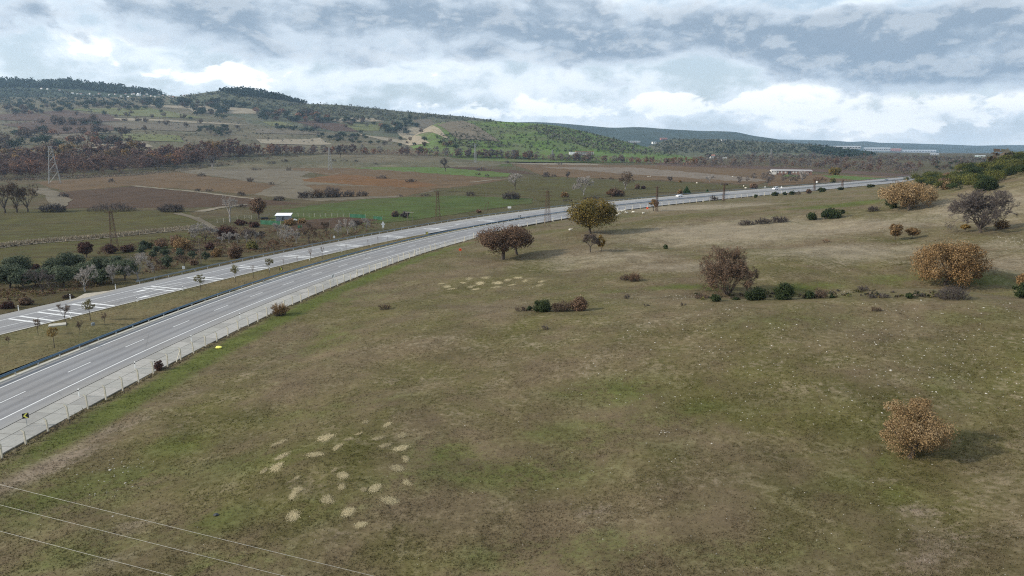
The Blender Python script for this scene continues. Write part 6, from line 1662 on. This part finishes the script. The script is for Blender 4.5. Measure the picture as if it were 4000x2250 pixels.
# power lines crossing the lower left corner
def wire_line(a, b, z, label):
    A, B = plane_pt(*a, z=z), plane_pt(*b, z=z)
    d = B - A; A2, B2 = A - d * 1.2, B + d * 1.0
    mb = MB(); n = 24
    pts = [A2.lerp(B2, i / n) for i in range(n + 1)]
    mid = (A + B) / 2
    pts = [q + Vector((0, 0, ((q - mid).length / 60) ** 2 * .35 - .05)) for q in pts]
    base = pts[0].copy(); mb.tube([q - base for q in pts], .0075, 5)
    tag(mb.build('power_line', M['wire'], None, True, base), label, 'power line', 'power lines over the lower left corner')
wire_line((0, 1891), (1500, 2258), 10.2, 'uppermost of the three thin power lines in the lower left')
wire_line((0, 1970), (1120, 2250), 10.0, 'middle one of the three thin power lines in the lower left')
wire_line((0, 2072), (683, 2250), 9.8, 'lowest of the three thin power lines in the lower left')

# ---------------------------------------------------------------- hut, garden fence, netting
p = plane_pt(1079, 864, VZ); m = mpp(p)
hut = empty('hut', p, R(8)); tag(hut, 'small grey hut with a white sheet roof in the orchard left of the road', 'hut')
W_, D_, H_ = 6.2, 4.6, 2.45
MB().box((W_ / 2, D_ / 2, H_ / 2 - .1), (W_, D_, H_ + .2)).build('wall', M['grey_panel'], hut)
MB().box((-.06, D_ / 2, H_ / 2), (.1, D_ + .04, H_ + .12)).build('gable_wall', M['plaster'], hut)
mb = MB(); mb.add([(-.5, -.35, H_ + .12), (W_ + .4, -.35, H_ + .05), (W_ + .4, D_ + .6, H_ + .72), (-.5, D_ + .6, H_ + .80), (-.5, -.35, H_ + .02), (W_ + .4, -.35, H_ - .05), (W_ + .4, D_ + .6, H_ + .62), (-.5, D_ + .6, H_ + .70)], [(0, 1, 2, 3), (7, 6, 5, 4), (0, 4, 5, 1), (1, 5, 6, 2), (2, 6, 7, 3), (3, 7, 4, 0)])
mb.build('roof', M['sheet_roof'], hut)
wn = MB().box((3.2, -.03, 1.25), (1.3, .06, 1.5)).build('window', M['glass'], hut)
for x in (2.55, 3.2, 3.85): MB().box((x, -.07, 1.25), (.08, .03, 1.5)).build('frame', M['white'], wn)
dn_ = MB().box((2.0, -.03, 1.0), (.85, .06, 2.0)).build('door', M['rail2'], hut)
MB().box((2.3, -.09, 1.0), (.05, .06, .16)).build('handle', M['galv'], dn_)
MB().box((-.13, 1.2, 1.6), (.05, .6, .7)).build('window', M['white'], hut)
p = plane_pt(1010, 858, VZ); o = empty('lean_to', p, R(8)); tag(o, 'open pole shelter left of the hut', 'shelter')
for x in (0, 4.4):
    for y in (0, 3): MB().tube([(x, y, -.2), (x, y, 1.9)], .06, 6).build('post', M['wood'], o)
MB().box((2.2, 1.5, 1.95), (5, 3.4, .08)).build('roof', M['wood'], o)
MB().box((2.4, 1.6, .45), (3.2, 1.6, .9)).build('stored_goods', M['black'], o)
def sack(px, py, s, label, mat):
    p = pick(px, py); r = np.random.default_rng(int(px)); m = mpp(p); q = s * m
    n = 60; d = r.normal(size=(n, 3)); d /= np.linalg.norm(d, axis=1)[:, None]
    import bmesh
    bm = bmesh.new()
    for v in d: bm.verts.new((v[0] * q * .5 * r.uniform(.85, 1.1), v[1] * q * .4 * r.uniform(.85, 1.1), max(0, (v[2] + .75)) * q * .22 * r.uniform(.8, 1.25)))
    bmesh.ops.convex_hull(bm, input=bm.verts)
    me_ = bpy.data.meshes.new('sack'); bm.to_mesh(me_); bm.free(); me_.materials.append(M[mat])
    return tag(link('plastic_sack', me_, None, p), label, 'sack')
sack(1150, 864, 22, 'white plastic sacks heaped right of the hut', 'white')
sack(855, 1361, 24, 'bright yellow plastic bag lying beside the fence', 'yellow')
M['dark_bag'] = simple('dark_bag', (.03, .034, .04), .6)
sack(845, 2014, 22, 'small black bag lying on the grass in the lower left', 'dark_bag')
tag(MB().box((0, 0, .12), (2.6, 1.7, .28), .5).build('concrete_slab', M['kerb'], None, loc=plane_pt(225, 1272, .05)), 'pale concrete slab lying in the median', 'slab')
tag(MB().tube([(0, 0, -.05), (0, 0, .42), (0, 0, .5)], [.3, .3, .2], 10).build('manhole_shaft', M['rail2'], None, loc=plane_pt(364, 1271, .1)), 'small dark drain stub in the median right of the green tree', 'drain stub')
def net(a, b, hpx, label):
    A, B = plane_pt(*a, z=VZ), plane_pt(*b, z=VZ); m = mpp(A); L = (B - A).length; n = max(2, int(L / 2.4))
    o = empty('green_netting', A, math.atan2(B.y - A.y, B.x - A.x)); tag(o, label, 'netting')
    vs, fs = [], []
    for i in range(n * 3 + 1):
        x = L * i / (n * 3); w_ = .06 * math.sin(i * 1.7); vs += [(x, w_, 0), (x, w_ * 1.5, hpx * m * (1 - .06 * abs(math.sin(i * 1.05))))]
    for i in range(n * 3): fs.append((2 * i, 2 * i + 2, 2 * i + 3, 2 * i + 1))
    mb = MB(); mb.add(vs, fs); mb.build('net', M['green_net'], o)
    for i in range(n + 1): MB().tube([(L * i / n, .08, -.2), (L * i / n, .08, hpx * m * 1.12)], .05, 5).build('stake', M['post'], o)
net((1018, 876), (1096, 880), 17, 'long green netting in front of the hut')
net((1366, 850), (1428, 853), 15, 'green netting at the right end of the garden fence')
net((1459, 858), (1493, 860), 14, 'short green netting piece farthest right'); net((1163, 893), (1180, 893), 13, 'scrap of green netting in the orchard')
gf = empty('garden_fence', plane_pt(849, 870, VZ)); tag(gf, 'line of pale posts with wire around the hut garden', 'fence')
g0 = Vector(gf.location); gpts = [plane_pt(x, y, VZ) for x, y in [(849, 871), (874, 869), (898, 867), (927, 858), (955, 854), (983, 857), (1012, 850), (1140, 846), (1165, 847), (1187, 847), (1208, 848), (1229, 848), (1251, 848), (1273, 848), (1296, 848), (1318, 849), (1341, 849), (1365, 850)]]
gm = MB().box((0, 0, .9), (.12, .12, 2.0)).mesh('post', M['post'])
for q in gpts: link('post', gm, gf, q - g0)
for zz in (.6, 1.2, 1.7): MB().tube([q - g0 + Vector((0, 0, zz)) for q in gpts], .008, 3, cap=False).build('wire', M['galv'], gf)

# ---------------------------------------------------------------- cars
def car(p, rz, paint, label, van=False):
    o = empty('car', p, rz); tag(o, label, 'car')
    L, W2, h1, h2 = (4.4, .9, .85, 1.48) if not van else (4.7, .93, 1.05, 1.95)
    # side outline along x (front at +x)
    if van: prof = [(-2.3, .35), (-2.32, 1.0), (-2.25, 1.85), (-1.9, 1.95), (.7, 1.93), (1.35, 1.15), (2.2, .98), (2.34, .7), (2.3, .35)]
    else: prof = [(-2.15, .35), (-2.2, .85), (-2.05, 1.0), (-1.75, 1.32), (-1.2, 1.46), (.1, 1.47), (.95, 1.0), (1.9, .86), (2.16, .68), (2.18, .35)]
    n = len(prof); top = max(z for _, z in prof)
    def wd(z): return W2 - max(0, z - .95) * .22
    vs = [(x, -wd(z), z) for x, z in prof] + [(x, wd(z), z) for x, z in prof]
    mb = MB(); mb.add(vs, [tuple(range(n))[::-1], tuple(range(n, 2 * n))] + [(i, i + 1, n + i + 1, n + i) for i in range(n - 1)] + [(0, n, 2 * n - 1, n - 1)])
    mb.build('body', M[paint], o)
    zt = top - .12
    for s_ in (-1, 1):
        y = s_ * (wd(1.25) + .012)
        w_ = [(-1.55, 1.0), (-1.25, zt), (.0, zt), (.7, 1.0)] if not van else [(-2.0, 1.15), (-1.95, 1.75), (.6, 1.75), (1.1, 1.15)]
        MB().add([(x, s_ * (wd(z) + .012), z) for x, z in w_], [(0, 1, 2, 3) if s_ < 0 else (3, 2, 1, 0)]).build('side_window', M['glass'], o)
    a, b = ((.95, 1.02), (.12, 1.45)) if not van else ((1.33, 1.18), (.72, 1.9))
    MB().add([(a[0], -.72, a[1] + .02), (a[0], .72, a[1] + .02), (b[0], .64, b[1] + .012), (b[0], -.64, b[1] + .012)], [(0, 1, 2, 3)]).build('windscreen', M['glass'], o)
    a, b = ((-2.07, 1.01), (-1.76, 1.33)) if not van else ((-2.335, 1.1), (-2.27, 1.75))
    MB().add([(a[0] - .01, .72, a[1]), (a[0] - .01, -.72, a[1]), (b[0] - .012, -.64, b[1]), (b[0] - .012, .64, b[1])], [(0, 1, 2, 3)]).build('rear_window', M['glass'], o)
    wm = MB().tube([(0, -.1, 0), (0, .1, 0)], .32, 16).mesh('tyre', M['tyre']); rm = MB().tube([(0, -.105, 0), (0, .105, 0)], .19, 12).mesh('rim', M['galv'])
    for x in (-1.35, 1.38):
        for y in (-.84, .84):
            w_ = link('wheel', wm, o, (x, y, .32)); link('rim', rm, w_)
    for y in (-.6, .6):
        MB().box((2.17 if not van else 2.3, y, .7), (.06, .34, .14)).build('headlight', M['white'], o)
        MB().box((-2.2 if not van else -2.33, y * 1.15, .85), (.05, .2, .2)).build('tail_light', M['brick'], o)
    return o
def on_far(px, py):
    p = plane_pt(px, py); return p, p.y
p, y = on_far(2653, 769); car(p, math.pi / 2 + FC.ang(y) + math.pi, 'carwhite', 'white hatchback coming along the far carriageway')
p, y = on_far(3028, 741); car(p, math.pi / 2 + FC.ang(y) + math.pi, 'carwhite', 'white van on the far carriageway between two triangular signs', True)
p, y = on_far(3461, 707); car(p, math.pi / 2 + FC.ang(y) + math.pi, 'cardark', 'dark car far down the road before the bend')

# ---------------------------------------------------------------- sheep
def sheep_meshes(seed, graze):
    r = np.random.default_rng(seed)
    mb = MB()
    xs = [-.55, -.5, -.35, -.1, .15, .35, .48, .55]; rr = [.06, .2, .27, .30, .30, .26, .2, .1]
    mb.tube([(x, 0, .62 + .02 * math.sin(i * 2)) for i, x in enumerate(xs)], rr, 10)
    if graze: mb.tube([(.45, 0, .66), (.62, 0, .5), (.72, 0, .3)], [.15, .12, .1], 8)
    else: mb.tube([(.45, 0, .7), (.6, 0, .86), (.66, 0, .95)], [.15, .12, .1], 8)
    mb.tube([(-.52, 0, .66), (-.62, 0, .5), (-.63, 0, .4)], [.05, .04, .02], 6)
    body = mb.mesh('body', M['wool'], True)
    hb = MB(); hz = .22 if graze else .98; hx = .76 if graze else .72
    d = (.12, -.16) if graze else (.2, -.08)
    hb.tube([(hx - .04, 0, hz + .04), (hx + d[0] * .5, 0, hz + d[1] * .5), (hx + d[0], 0, hz + d[1])], [.09, .085, .05], 8)
    for s_ in (-1, 1): hb.tube([(hx - .02, s_ * .07, hz + .05), (hx - .06, s_ * .19, hz + .02)], [.035, .015], 5)
    head = hb.mesh('head', M['face'], True)
    lg = MB(); lg.tube([(0, 0, .48), (.02, 0, .26), (-.01, 0, .12), (.0, 0, 0)], [.07, .045, .032, .035], 6); leg = lg.mesh('leg', M['face'], True)
    return body, head, leg
SH = [sheep_meshes(1, True), sheep_meshes(2, False)]
SHP = [(2403, 829, 'leftmost sheep of the front row by the fence'), (2412, 830, 'second sheep of the row by the fence'), (2422, 829, 'third sheep of the row by the fence'), (2440, 826, 'sheep standing highest beside the fence'), (2443, 834, 'left sheep of the close pair'),
       (2449, 836, 'right sheep of the close pair'), (2419, 839, 'sheep below the row by the fence'), (2410, 846, 'nearest sheep right of the big oak'), (2474, 833, 'sheep standing apart near the small orange marker'), (2512, 838, 'rightmost sheep below the small orange marker'),
       (2384, 843, 'first sheep next to the big oak crown'), (2393, 841, 'second sheep next to the big oak crown'), (2431, 829, 'fourth sheep of the row by the fence'), (2228, 904, 'lone sheep half under the left side of the big oak')]
for i, (px, py, lab) in enumerate(SHP):
    p = pick(px, py); o = empty('sheep', p, [.2, 2.9, .5, 3.4, 1.2, -2.6, .1][i % 7]); tag(o, lab, 'sheep', 'sheep grazing beside the road fence')
    b_, h_, l_ = SH[i % 2]; link('body', b_, o); link('head', h_, o)
    for x in (-.36, .34):
        for y in (-.14, .14): link('leg', l_, o, (x, y, 0))
    o.scale = (1.0, 1.0, 1.0)
for i, (px, py) in enumerate([(2532, 692), (2540, 692), (2722, 718), (2862, 693), (2905, 730), (2912, 738), (3086, 707), (3092, 707)]):
    p = plane_pt(px, py, VZ + .12); o = empty('sheep', p, i * 1.1); tag(o, ordn(i) + ' from the left of the tiny white sheep on the fields beyond the road', 'sheep', 'sheep on the fields beyond the road')
    b_, h_, l_ = SH[i % 2]; link('body', b_, o); link('head', h_, o)
    for x in (-.36, .34):
        for y in (-.14, .14): link('leg', l_, o, (x, y, 0))
    o.scale = (1.3, 1.3, 1.3)

# ---------------------------------------------------------------- straw scattered on the pasture
STRAW = [C3(.42, .355, .21), C3(.36, .30, .175), C3(.49, .42, .265)]
def straw_mesh(seed, n=2600):
    r = np.random.default_rng(seed)
    kc = r.integers(2, 4); cc = r.normal(size=(kc, 2)) * np.array([.2, .12]); wi = r.integers(0, kc, n)
    q = cc[wi] + r.normal(size=(n, 2)) * np.array([.25, .19]); sk = r.uniform(-.25, .25); q[:, 1] += q[:, 0] * sk
    P = np.stack([q[:, 0], q[:, 1], r.uniform(.006, .028, n)], 1)
    th = r.uniform(0, 6.28, n); L = r.uniform(.014, .032, n); w = r.uniform(.006, .011, n)
    t = np.stack([np.cos(th), np.sin(th), r.normal(size=n) * .25], 1) * L[:, None]; b = np.stack([-np.sin(th), np.cos(th), r.normal(size=n) * .3], 1) * w[:, None]
    Vv = np.stack([P - t - b, P + t - b, P + t + b, P - t + b], 1).reshape(-1, 3)
    Vv[:, 2] = np.maximum(Vv[:, 2], .004)
    cl = np.array(STRAW)[r.integers(0, 3, n)] * r.uniform(.8, 1.2, n)[:, None]
    return mesh_np('straw_patch', Vv, np.arange(n * 4).reshape(n, 4), M['straw'], np.repeat(cl, 4, 0))
SM = [straw_mesh(s) for s in range(6)]
NEAR = [(1100, 125, 50, 18), (1315, 155, 55, 22), (690, 290, 70, 45), (1030, 250, 40, 15), (940, 298, 45, 20), (1220, 292, 60, 25), (1470, 260, 70, 25), (220, 340, 70, 35), (815, 382, 65, 22), (1290, 372, 60, 28), (1455, 395, 70, 38), (255, 475, 90, 30), (580, 455, 60, 50),
        (1510, 495, 65, 22), (200, 590, 80, 35), (85, 625, 50, 20), (1415, 590, 90, 35), (410, 690, 40, 18), (865, 665, 85, 32), (780, 615, 40, 18), (1525, 742, 55, 25), (875, 785, 55, 22), (1200, 790, 70, 45), (1085, 808, 45, 22), (410, 810, 60, 30), (365, 870, 75, 25),
        (720, 915, 70, 40), (1385, 915, 85, 45), (930, 1030, 80, 45), (370, 1080, 95, 42), (1050, 1165, 60, 38)]
SP_ = [(1000 + x / 2.576, 1600 + y / 2.576, a / 2.576, b / 2.576, 0) for x, y, a, b in NEAR]
SP_ += [(1500 + x / 4.287, 780 + y / 4.287, a / 4.287, b / 4.287, 1) for x, y, a, b in [(1420, 1330, 90, 18), (1700, 1310, 75, 20), (2250, 1310, 70, 15), (2080, 1345, 90, 15), (960, 1410, 70, 12), (1320, 1395, 70, 12), (1600, 1405, 110, 22), (1880, 1400, 80, 20), (2370, 1365, 80, 12), (2150, 1430, 80, 15), (1050, 1445, 60, 10)]]
SP_ += [(1000 + x / 2.576, 700 + y / 2.576, a / 2.576, b / 2.576, 1) for x, y, a, b in [(1920, 1083, 60, 10), (1965, 1105, 45, 10), (2165, 1083, 55, 10), (2215, 1112, 45, 10), (2420, 1088, 50, 12), (2440, 1045, 60, 10)]]
SP_ += [(2000 + x / 2.576, 750 + y / 2.576, a / 2.576, b / 2.576, 1) for x, y, a, b in [(55, 865, 50, 12), (130, 900, 55, 8), (275, 942, 55, 10), (300, 905, 45, 8)]]
rk0 = ranks([(q[4], round(q[1] / 25), q[0]) for q in SP_]); nnear = sum(1 for q in SP_ if not q[4])
for i, (px, py, a, b, fr) in enumerate(SP_):
    p = pick(px, py); m = mpp(p)
    nrm = None
    o = link('straw_patch', SM[i % 6], None, p + Vector((0, 0, .015)), None)
    e = .6
    zx = (drop(p.x + e, p.y) - drop(p.x - e, p.y)) / (2 * e); zy = (drop(p.x, p.y + e) - drop(p.x, p.y - e)) / (2 * e)
    q = Vector((-zx, -zy, 1)).to_track_quat('Z', 'Y'); o.rotation_mode = 'QUATERNION'; o.rotation_quaternion = q
    sx = a * m * 1.55; dep = math.asin(min(.9, (CH - p.z) / (p - Vector((0, 0, CH))).length)); sy = min(b * m / math.sin(dep) * 1.5, sx * 2.2)
    o.scale = (sx, sy, 1.3)
    tag(o, ordn(rk0[i] - (nnear if fr else 0)) + ' pale straw patch of the ' + ('near' if not fr else 'far') + ' group, counted from top left row by row', 'straw', 'straw heaps, ' + ('near group' if not fr else 'far group'))

# ---------------------------------------------------------------- stones
def rock_np(r, n=1):
    base = np.array([(0, 0, 1), (1, 0, 0), (0, 1, 0), (-1, 0, 0), (0, -1, 0), (.6, .6, .6), (-.6, .6, .6), (-.6, -.6, .6), (.6, -.6, .6)], float)
    F_ = np.array([(0, 5, 6), (0, 6, 7), (0, 7, 8), (0, 8, 5), (1, 2, 5), (2, 6, 5), (2, 3, 6), (3, 7, 6), (3, 4, 7), (4, 8, 7), (4, 1, 8), (1, 5, 8)])
    return base, F_
def stones(name, pts, sizes, label, seed):
    r = np.random.default_rng(seed); b, f = rock_np(r); n = len(pts)
    Vv = b[None] * r.uniform(.7, 1.25, (n, len(b), 3)); Vv[:, :, 0] *= r.uniform(.8, 1.5, n)[:, None]; Vv[:, :, 2] *= .55; Vv = Vv * sizes[:, None, None]
    th = r.uniform(0, 6.28, n); c, s_ = np.cos(th)[:, None], np.sin(th)[:, None]
    Vv = np.stack([Vv[:, :, 0] * c - Vv[:, :, 1] * s_, Vv[:, :, 0] * s_ + Vv[:, :, 1] * c, Vv[:, :, 2]], 2) + pts[:, None]
    F_ = (f[None] + (np.arange(n) * len(b))[:, None, None]).reshape(-1, 3)
    return tag(link(name, mesh_np(name, Vv.reshape(-1, 3), F_, M['rock'])), label, 'stones', kind='stuff')
rs = np.random.default_rng(12)
sp, sz = [], []
def spray(poly, n, lo, hi, pw=3.0):
    for px, py in sample(poly, n, rs):
        p = pick(px, py)
        if n > 300 and rs.random() > .4 + 1.1 * max(0, float(fbm2(np.array([p.x]), np.array([p.y]), 4, 16.0, 3)[0])): continue
        sp.append([p.x, p.y, p.z - .01]); sz.append((lo + (hi - lo) * rs.random() ** pw) * mpp(p))
spray([(2700, 1180), (4000, 1180), (4000, 1620), (3000, 1650), (2200, 1560), (2300, 1350)], 2300, .8, 3.4)
spray([(3300, 1330), (4000, 1300), (4000, 1500), (3300, 1480)], 600, .9, 3.0)
spray([(2000, 1600), (4000, 1620), (4000, 2250), (2000, 2250)], 900, .9, 3.2)
spray([(400, 1780), (620, 1800), (560, 1920), (350, 1960), (250, 1880)], 110, .9, 3.6)
spray([(0, 1750), (1900, 1600), (1900, 2250), (0, 2250)], 260, .7, 2.4)
spray([(2700, 900), (4000, 750), (4000, 1110), (2700, 1110)], 420, .6, 1.8)
spray([(3870, 920), (4000, 930), (4000, 960), (3880, 948)], 60, .9, 2.6)
spray([(3250, 1135), (3330, 1130), (3340, 1158), (3250, 1160)], 70, .8, 2.2)
spray([(1950, 1100), (2700, 1130), (2700, 1180), (1950, 1190)], 260, .6, 1.9)
spray([(2570, 1680), (2620, 1680), (2620, 1712), (2570, 1712)], 16, 1.4, 3.2, 1)
spray([(2600, 1150), (2720, 1150), (2720, 1170), (2600, 1170)], 20, 1, 2.8, 1)
stones('stones', np.array(sp), np.array(sz), 'small pale stones strewn over the pasture', 5)
for i, (px, py, s_, lab) in enumerate([(3480, 1447, 6, 'largest pale boulder above the foreground oak'), (3632, 1474, 5, 'pale stone right above the foreground oak'), (3657, 1531, 4.5, 'bright stone just right of the foreground oak top'), (3852, 1537, 4.5, 'bright stone farther right of the foreground oak'),
                                  (3445, 1613, 5, 'pale stone touching the left side of the foreground oak'), (3365, 1643, 4, 'pale stone left of the foreground oak'), (2780, 1732, 4, 'pale stone pair member in the centre right grass'), (3598, 1173, 4, 'white stone on the crest below the rust-brown oak'),
                                  (430, 1836, 6, 'largest pale rock in the lower left stone scatter'), (490, 1887, 5, 'pale rock at the bottom of the lower left scatter'), (440, 2017, 5, 'flat pale rock between the power lines'), (3945, 1185, 4, 'white stone on the crest near the right edge')]):
    p = pick(px, py); m = mpp(p); r = np.random.default_rng(900 + i); b, f = rock_np(r)
    Vv = b * r.uniform(.75, 1.2, b.shape) * np.array([1.3, .9, .7]) * s_ * m
    tag(link('stone', mesh_np('stone', Vv, f, M['rock']), None, p - Vector((0, 0, .02)), (0, 0, r.uniform(0, 6))), lab, 'stone', 'larger stones on the pasture')

# ---------------------------------------------------------------- grass: short tufts over the pasture, weeds along the fence
def attr_from_ground(me_, xy):
    ix = np.clip(np.searchsorted(gx, xy[:, 0]), 0, len(gx) - 1); iy = np.clip(np.searchsorted(gy, xy[:, 1]), 0, len(gy) - 1)
    idx = iy * len(gx) + ix
    for nm_, arr in (('green', g_green), ('dry', g_dry_sunlit), ('bare', g_bare)):
        a = me_.attributes.new(nm_, 'FLOAT', 'POINT'); a.data.foreach_set('value', arr[idx].astype(np.float32))
def ground_z(xy):
    """bilinear lookup on the ground grid"""
    ix = np.clip(np.searchsorted(gx, xy[:, 0]) - 1, 0, len(gx) - 2); iy = np.clip(np.searchsorted(gy, xy[:, 1]) - 1, 0, len(gy) - 2)
    fx = (xy[:, 0] - gx[ix]) / (gx[ix + 1] - gx[ix]); fy = (xy[:, 1] - gy[iy]) / (gy[iy + 1] - gy[iy])
    Z = GZ.reshape(len(gy), len(gx))
    return (Z[iy, ix] * (1 - fx) + Z[iy, ix + 1] * fx) * (1 - fy) + (Z[iy + 1, ix] * (1 - fx) + Z[iy + 1, ix + 1] * fx) * fy
def blades(name, xy, hgt, nb, mat, label, seed, colors=None, cat='grass'):
    r = np.random.default_rng(seed); n = len(xy); z = ground_z(xy)
    P = np.repeat(np.stack([xy[:, 0], xy[:, 1], z], 1), nb, 0); H = np.repeat(hgt, nb) * r.uniform(.5, 1.2, n * nb)
    th = r.uniform(0, 6.28, n * nb); off = r.normal(size=(n * nb, 2)) * (np.repeat(hgt, nb) * .45)[:, None]
    P[:, :2] += off
    w = H * .22; dx, dy = np.cos(th) * w, np.sin(th) * w
    le = r.normal(size=(n * nb, 2)) * (H * .45)[:, None]
    V0 = P + np.stack([dx, dy, -H * .1], 1); V1 = P - np.stack([dx, dy, H * .1], 1); V2 = P + np.concatenate([le, H[:, None]], 1)
    Vv = np.stack([V0, V1, V2], 1).reshape(-1, 3)
    me_ = mesh_np(name, Vv, np.arange(n * nb * 3).reshape(-1, 3), mat, colors=None if colors is None else np.repeat(np.array(colors)[r.integers(0, len(colors), n * nb)] * r.uniform(.7, 1.3, n * nb)[:, None], 3, 0))
    if colors is None: attr_from_ground(me_, Vv[:, :2])
    return tag(link(name, me_), label, cat, kind='stuff')
rg = np.random.default_rng(33)
NG = 150000
px, py = rg.uniform(-150, 4150, NG * 2), rg.uniform(760, 2330, NG * 2)
u, v = (px - 2000) / FPX, (1125 - py) / FPX
dz = -SP + v * CP; t = (5.0 - CH) / dz
for _ in range(4):
    xy = np.stack([u * t, (CP + v * SP) * t], 1); zz = ground_z(np.clip(xy, [-200, 0], [500, 600])); t = (zz - CH) / dz
xy = np.stack([u * t, (CP + v * SP) * t], 1)
sf = FE.dist(xy[:, 0], xy[:, 1]); ok = (sf > .5) & (xy[:, 1] < 330) & (t > 0) & (xy[:, 0] < 250)
xy = xy[ok][:NG]; dd = np.hypot(xy[:, 0], xy[:, 1])
keep = rg.random(len(xy)) < np.clip(.35 + .65 * (fbm2(xy[:, 0], xy[:, 1], 8, 9.0, 3) > -.1), 0, 1)
xy, dd = xy[keep], dd[keep]
blades('grass', xy, rg.uniform(.04, .10, len(xy)) + .00055 * dd, 3, M['pasture'], 'short dry and green grass over the pasture', 3)
# weeds at the foot of the fence and along the verges
yy = rg.uniform(54, 300, 5500); oo = rg.normal(.25, .45, 5500); xy = np.array([tuple(FE.at(y, o)[:2]) for y, o in zip(yy, oo)])
WEED = [C3(.10, .08, .058), C3(.13, .105, .075), C3(.08, .065, .05), C3(.07, .072, .03)]
blades('weeds', xy, rg.uniform(.08, .28, len(xy)), 3, M['straw'], 'dark dry weeds along the foot of the wire fence', 4, WEED, 'weeds')
def strip_blades(pts, n, spread, lo, hi, cols, label, name, seed, z=VZ):
    P = [plane_pt(x, y, z) for x, y in pts]; out = []
    for _ in range(n):
        i = rg.integers(0, len(P) - 1); q = P[i].lerp(P[i + 1], rg.random()); out.append((q.x + rg.normal() * spread, q.y + rg.normal() * spread))
    return blades(name, np.array(out), rg.uniform(lo, hi, n), 3, M['straw'], label, seed, cols, 'grass')
strip_blades([(-100, 975), (0, 962), (150, 946), (300, 935), (450, 921), (600, 905), (740, 892)], 5200, 1.6, .5, 1.3, [C3(.28, .235, .17), C3(.22, .18, .125), C3(.34, .29, .21)], 'tall pale dry grass along the ditch between the olive fields', 'dry_grass', 6)
strip_blades([(150, 700), (330, 694), (520, 684), (700, 668), (820, 654)], 2500, 5, .6, 1.6, [C3(.24, .2, .15), C3(.19, .155, .115)], 'pale dry grass along the riverside wood', 'dry_grass', 7)
# turf and brush on the road banks
yy = rg.uniform(70, 380, 26000); oo = np.array([fc_far(y) for y in yy]) - 1.2 - np.abs(rg.normal(0, 4.0, 26000))
xy = np.array([tuple(FC.at(y, o)[:2]) for y, o in zip(yy, oo)])
blades('bank_grass', xy, rg.uniform(.12, .5, len(xy)), 3, M['straw'], 'rough brown and olive grass on the bank left of the road', 8, [C3(.09, .075, .035), C3(.12, .09, .05), C3(.07, .078, .026), C3(.10, .055, .032), C3(.15, .12, .075)])
GMX = med.data
yy = rg.uniform(62, 232, 20000); fr = rg.random(20000)
xy = np.array([tuple(FC.at(y, .8 + (med_right(y) - 1.2) * f)[:2]) for y, f in zip(yy, fr)])
_gz = ground_z; ground_z = lambda a: np.full(len(a), .10)
blades('median_grass', xy, rg.uniform(.05, .16, len(xy)), 3, M['straw'], 'short dry grass on the median', 9, [C3(.11, .09, .045), C3(.14, .11, .06), C3(.085, .083, .032), C3(.17, .135, .08)])
ground_z = _gz

# ---------------------------------------------------------------- haze over the valley
mh = bpy.data.materials.new('haze'); mh.use_nodes = True
th_ = NT(mh.node_tree); th_.n.clear()
pv = th_.new('ShaderNodeVolumePrincipled'); pv.inputs['Color'].default_value = (.50, .73, 1.0, 1); pv.inputs['Density'].default_value = 6.2e-5; pv.inputs['Anisotropy'].default_value = 0.2
oo_ = th_.new('ShaderNodeOutputMaterial'); th_.l.new(pv.outputs[0], oo_.inputs['Volume'])
hz = MB().box((1250, 5000, 190), (16800, 10700, 560)).build('haze', mh)
tag(hz, 'thin blue haze in the air over the valley', 'haze', kind='stuff')
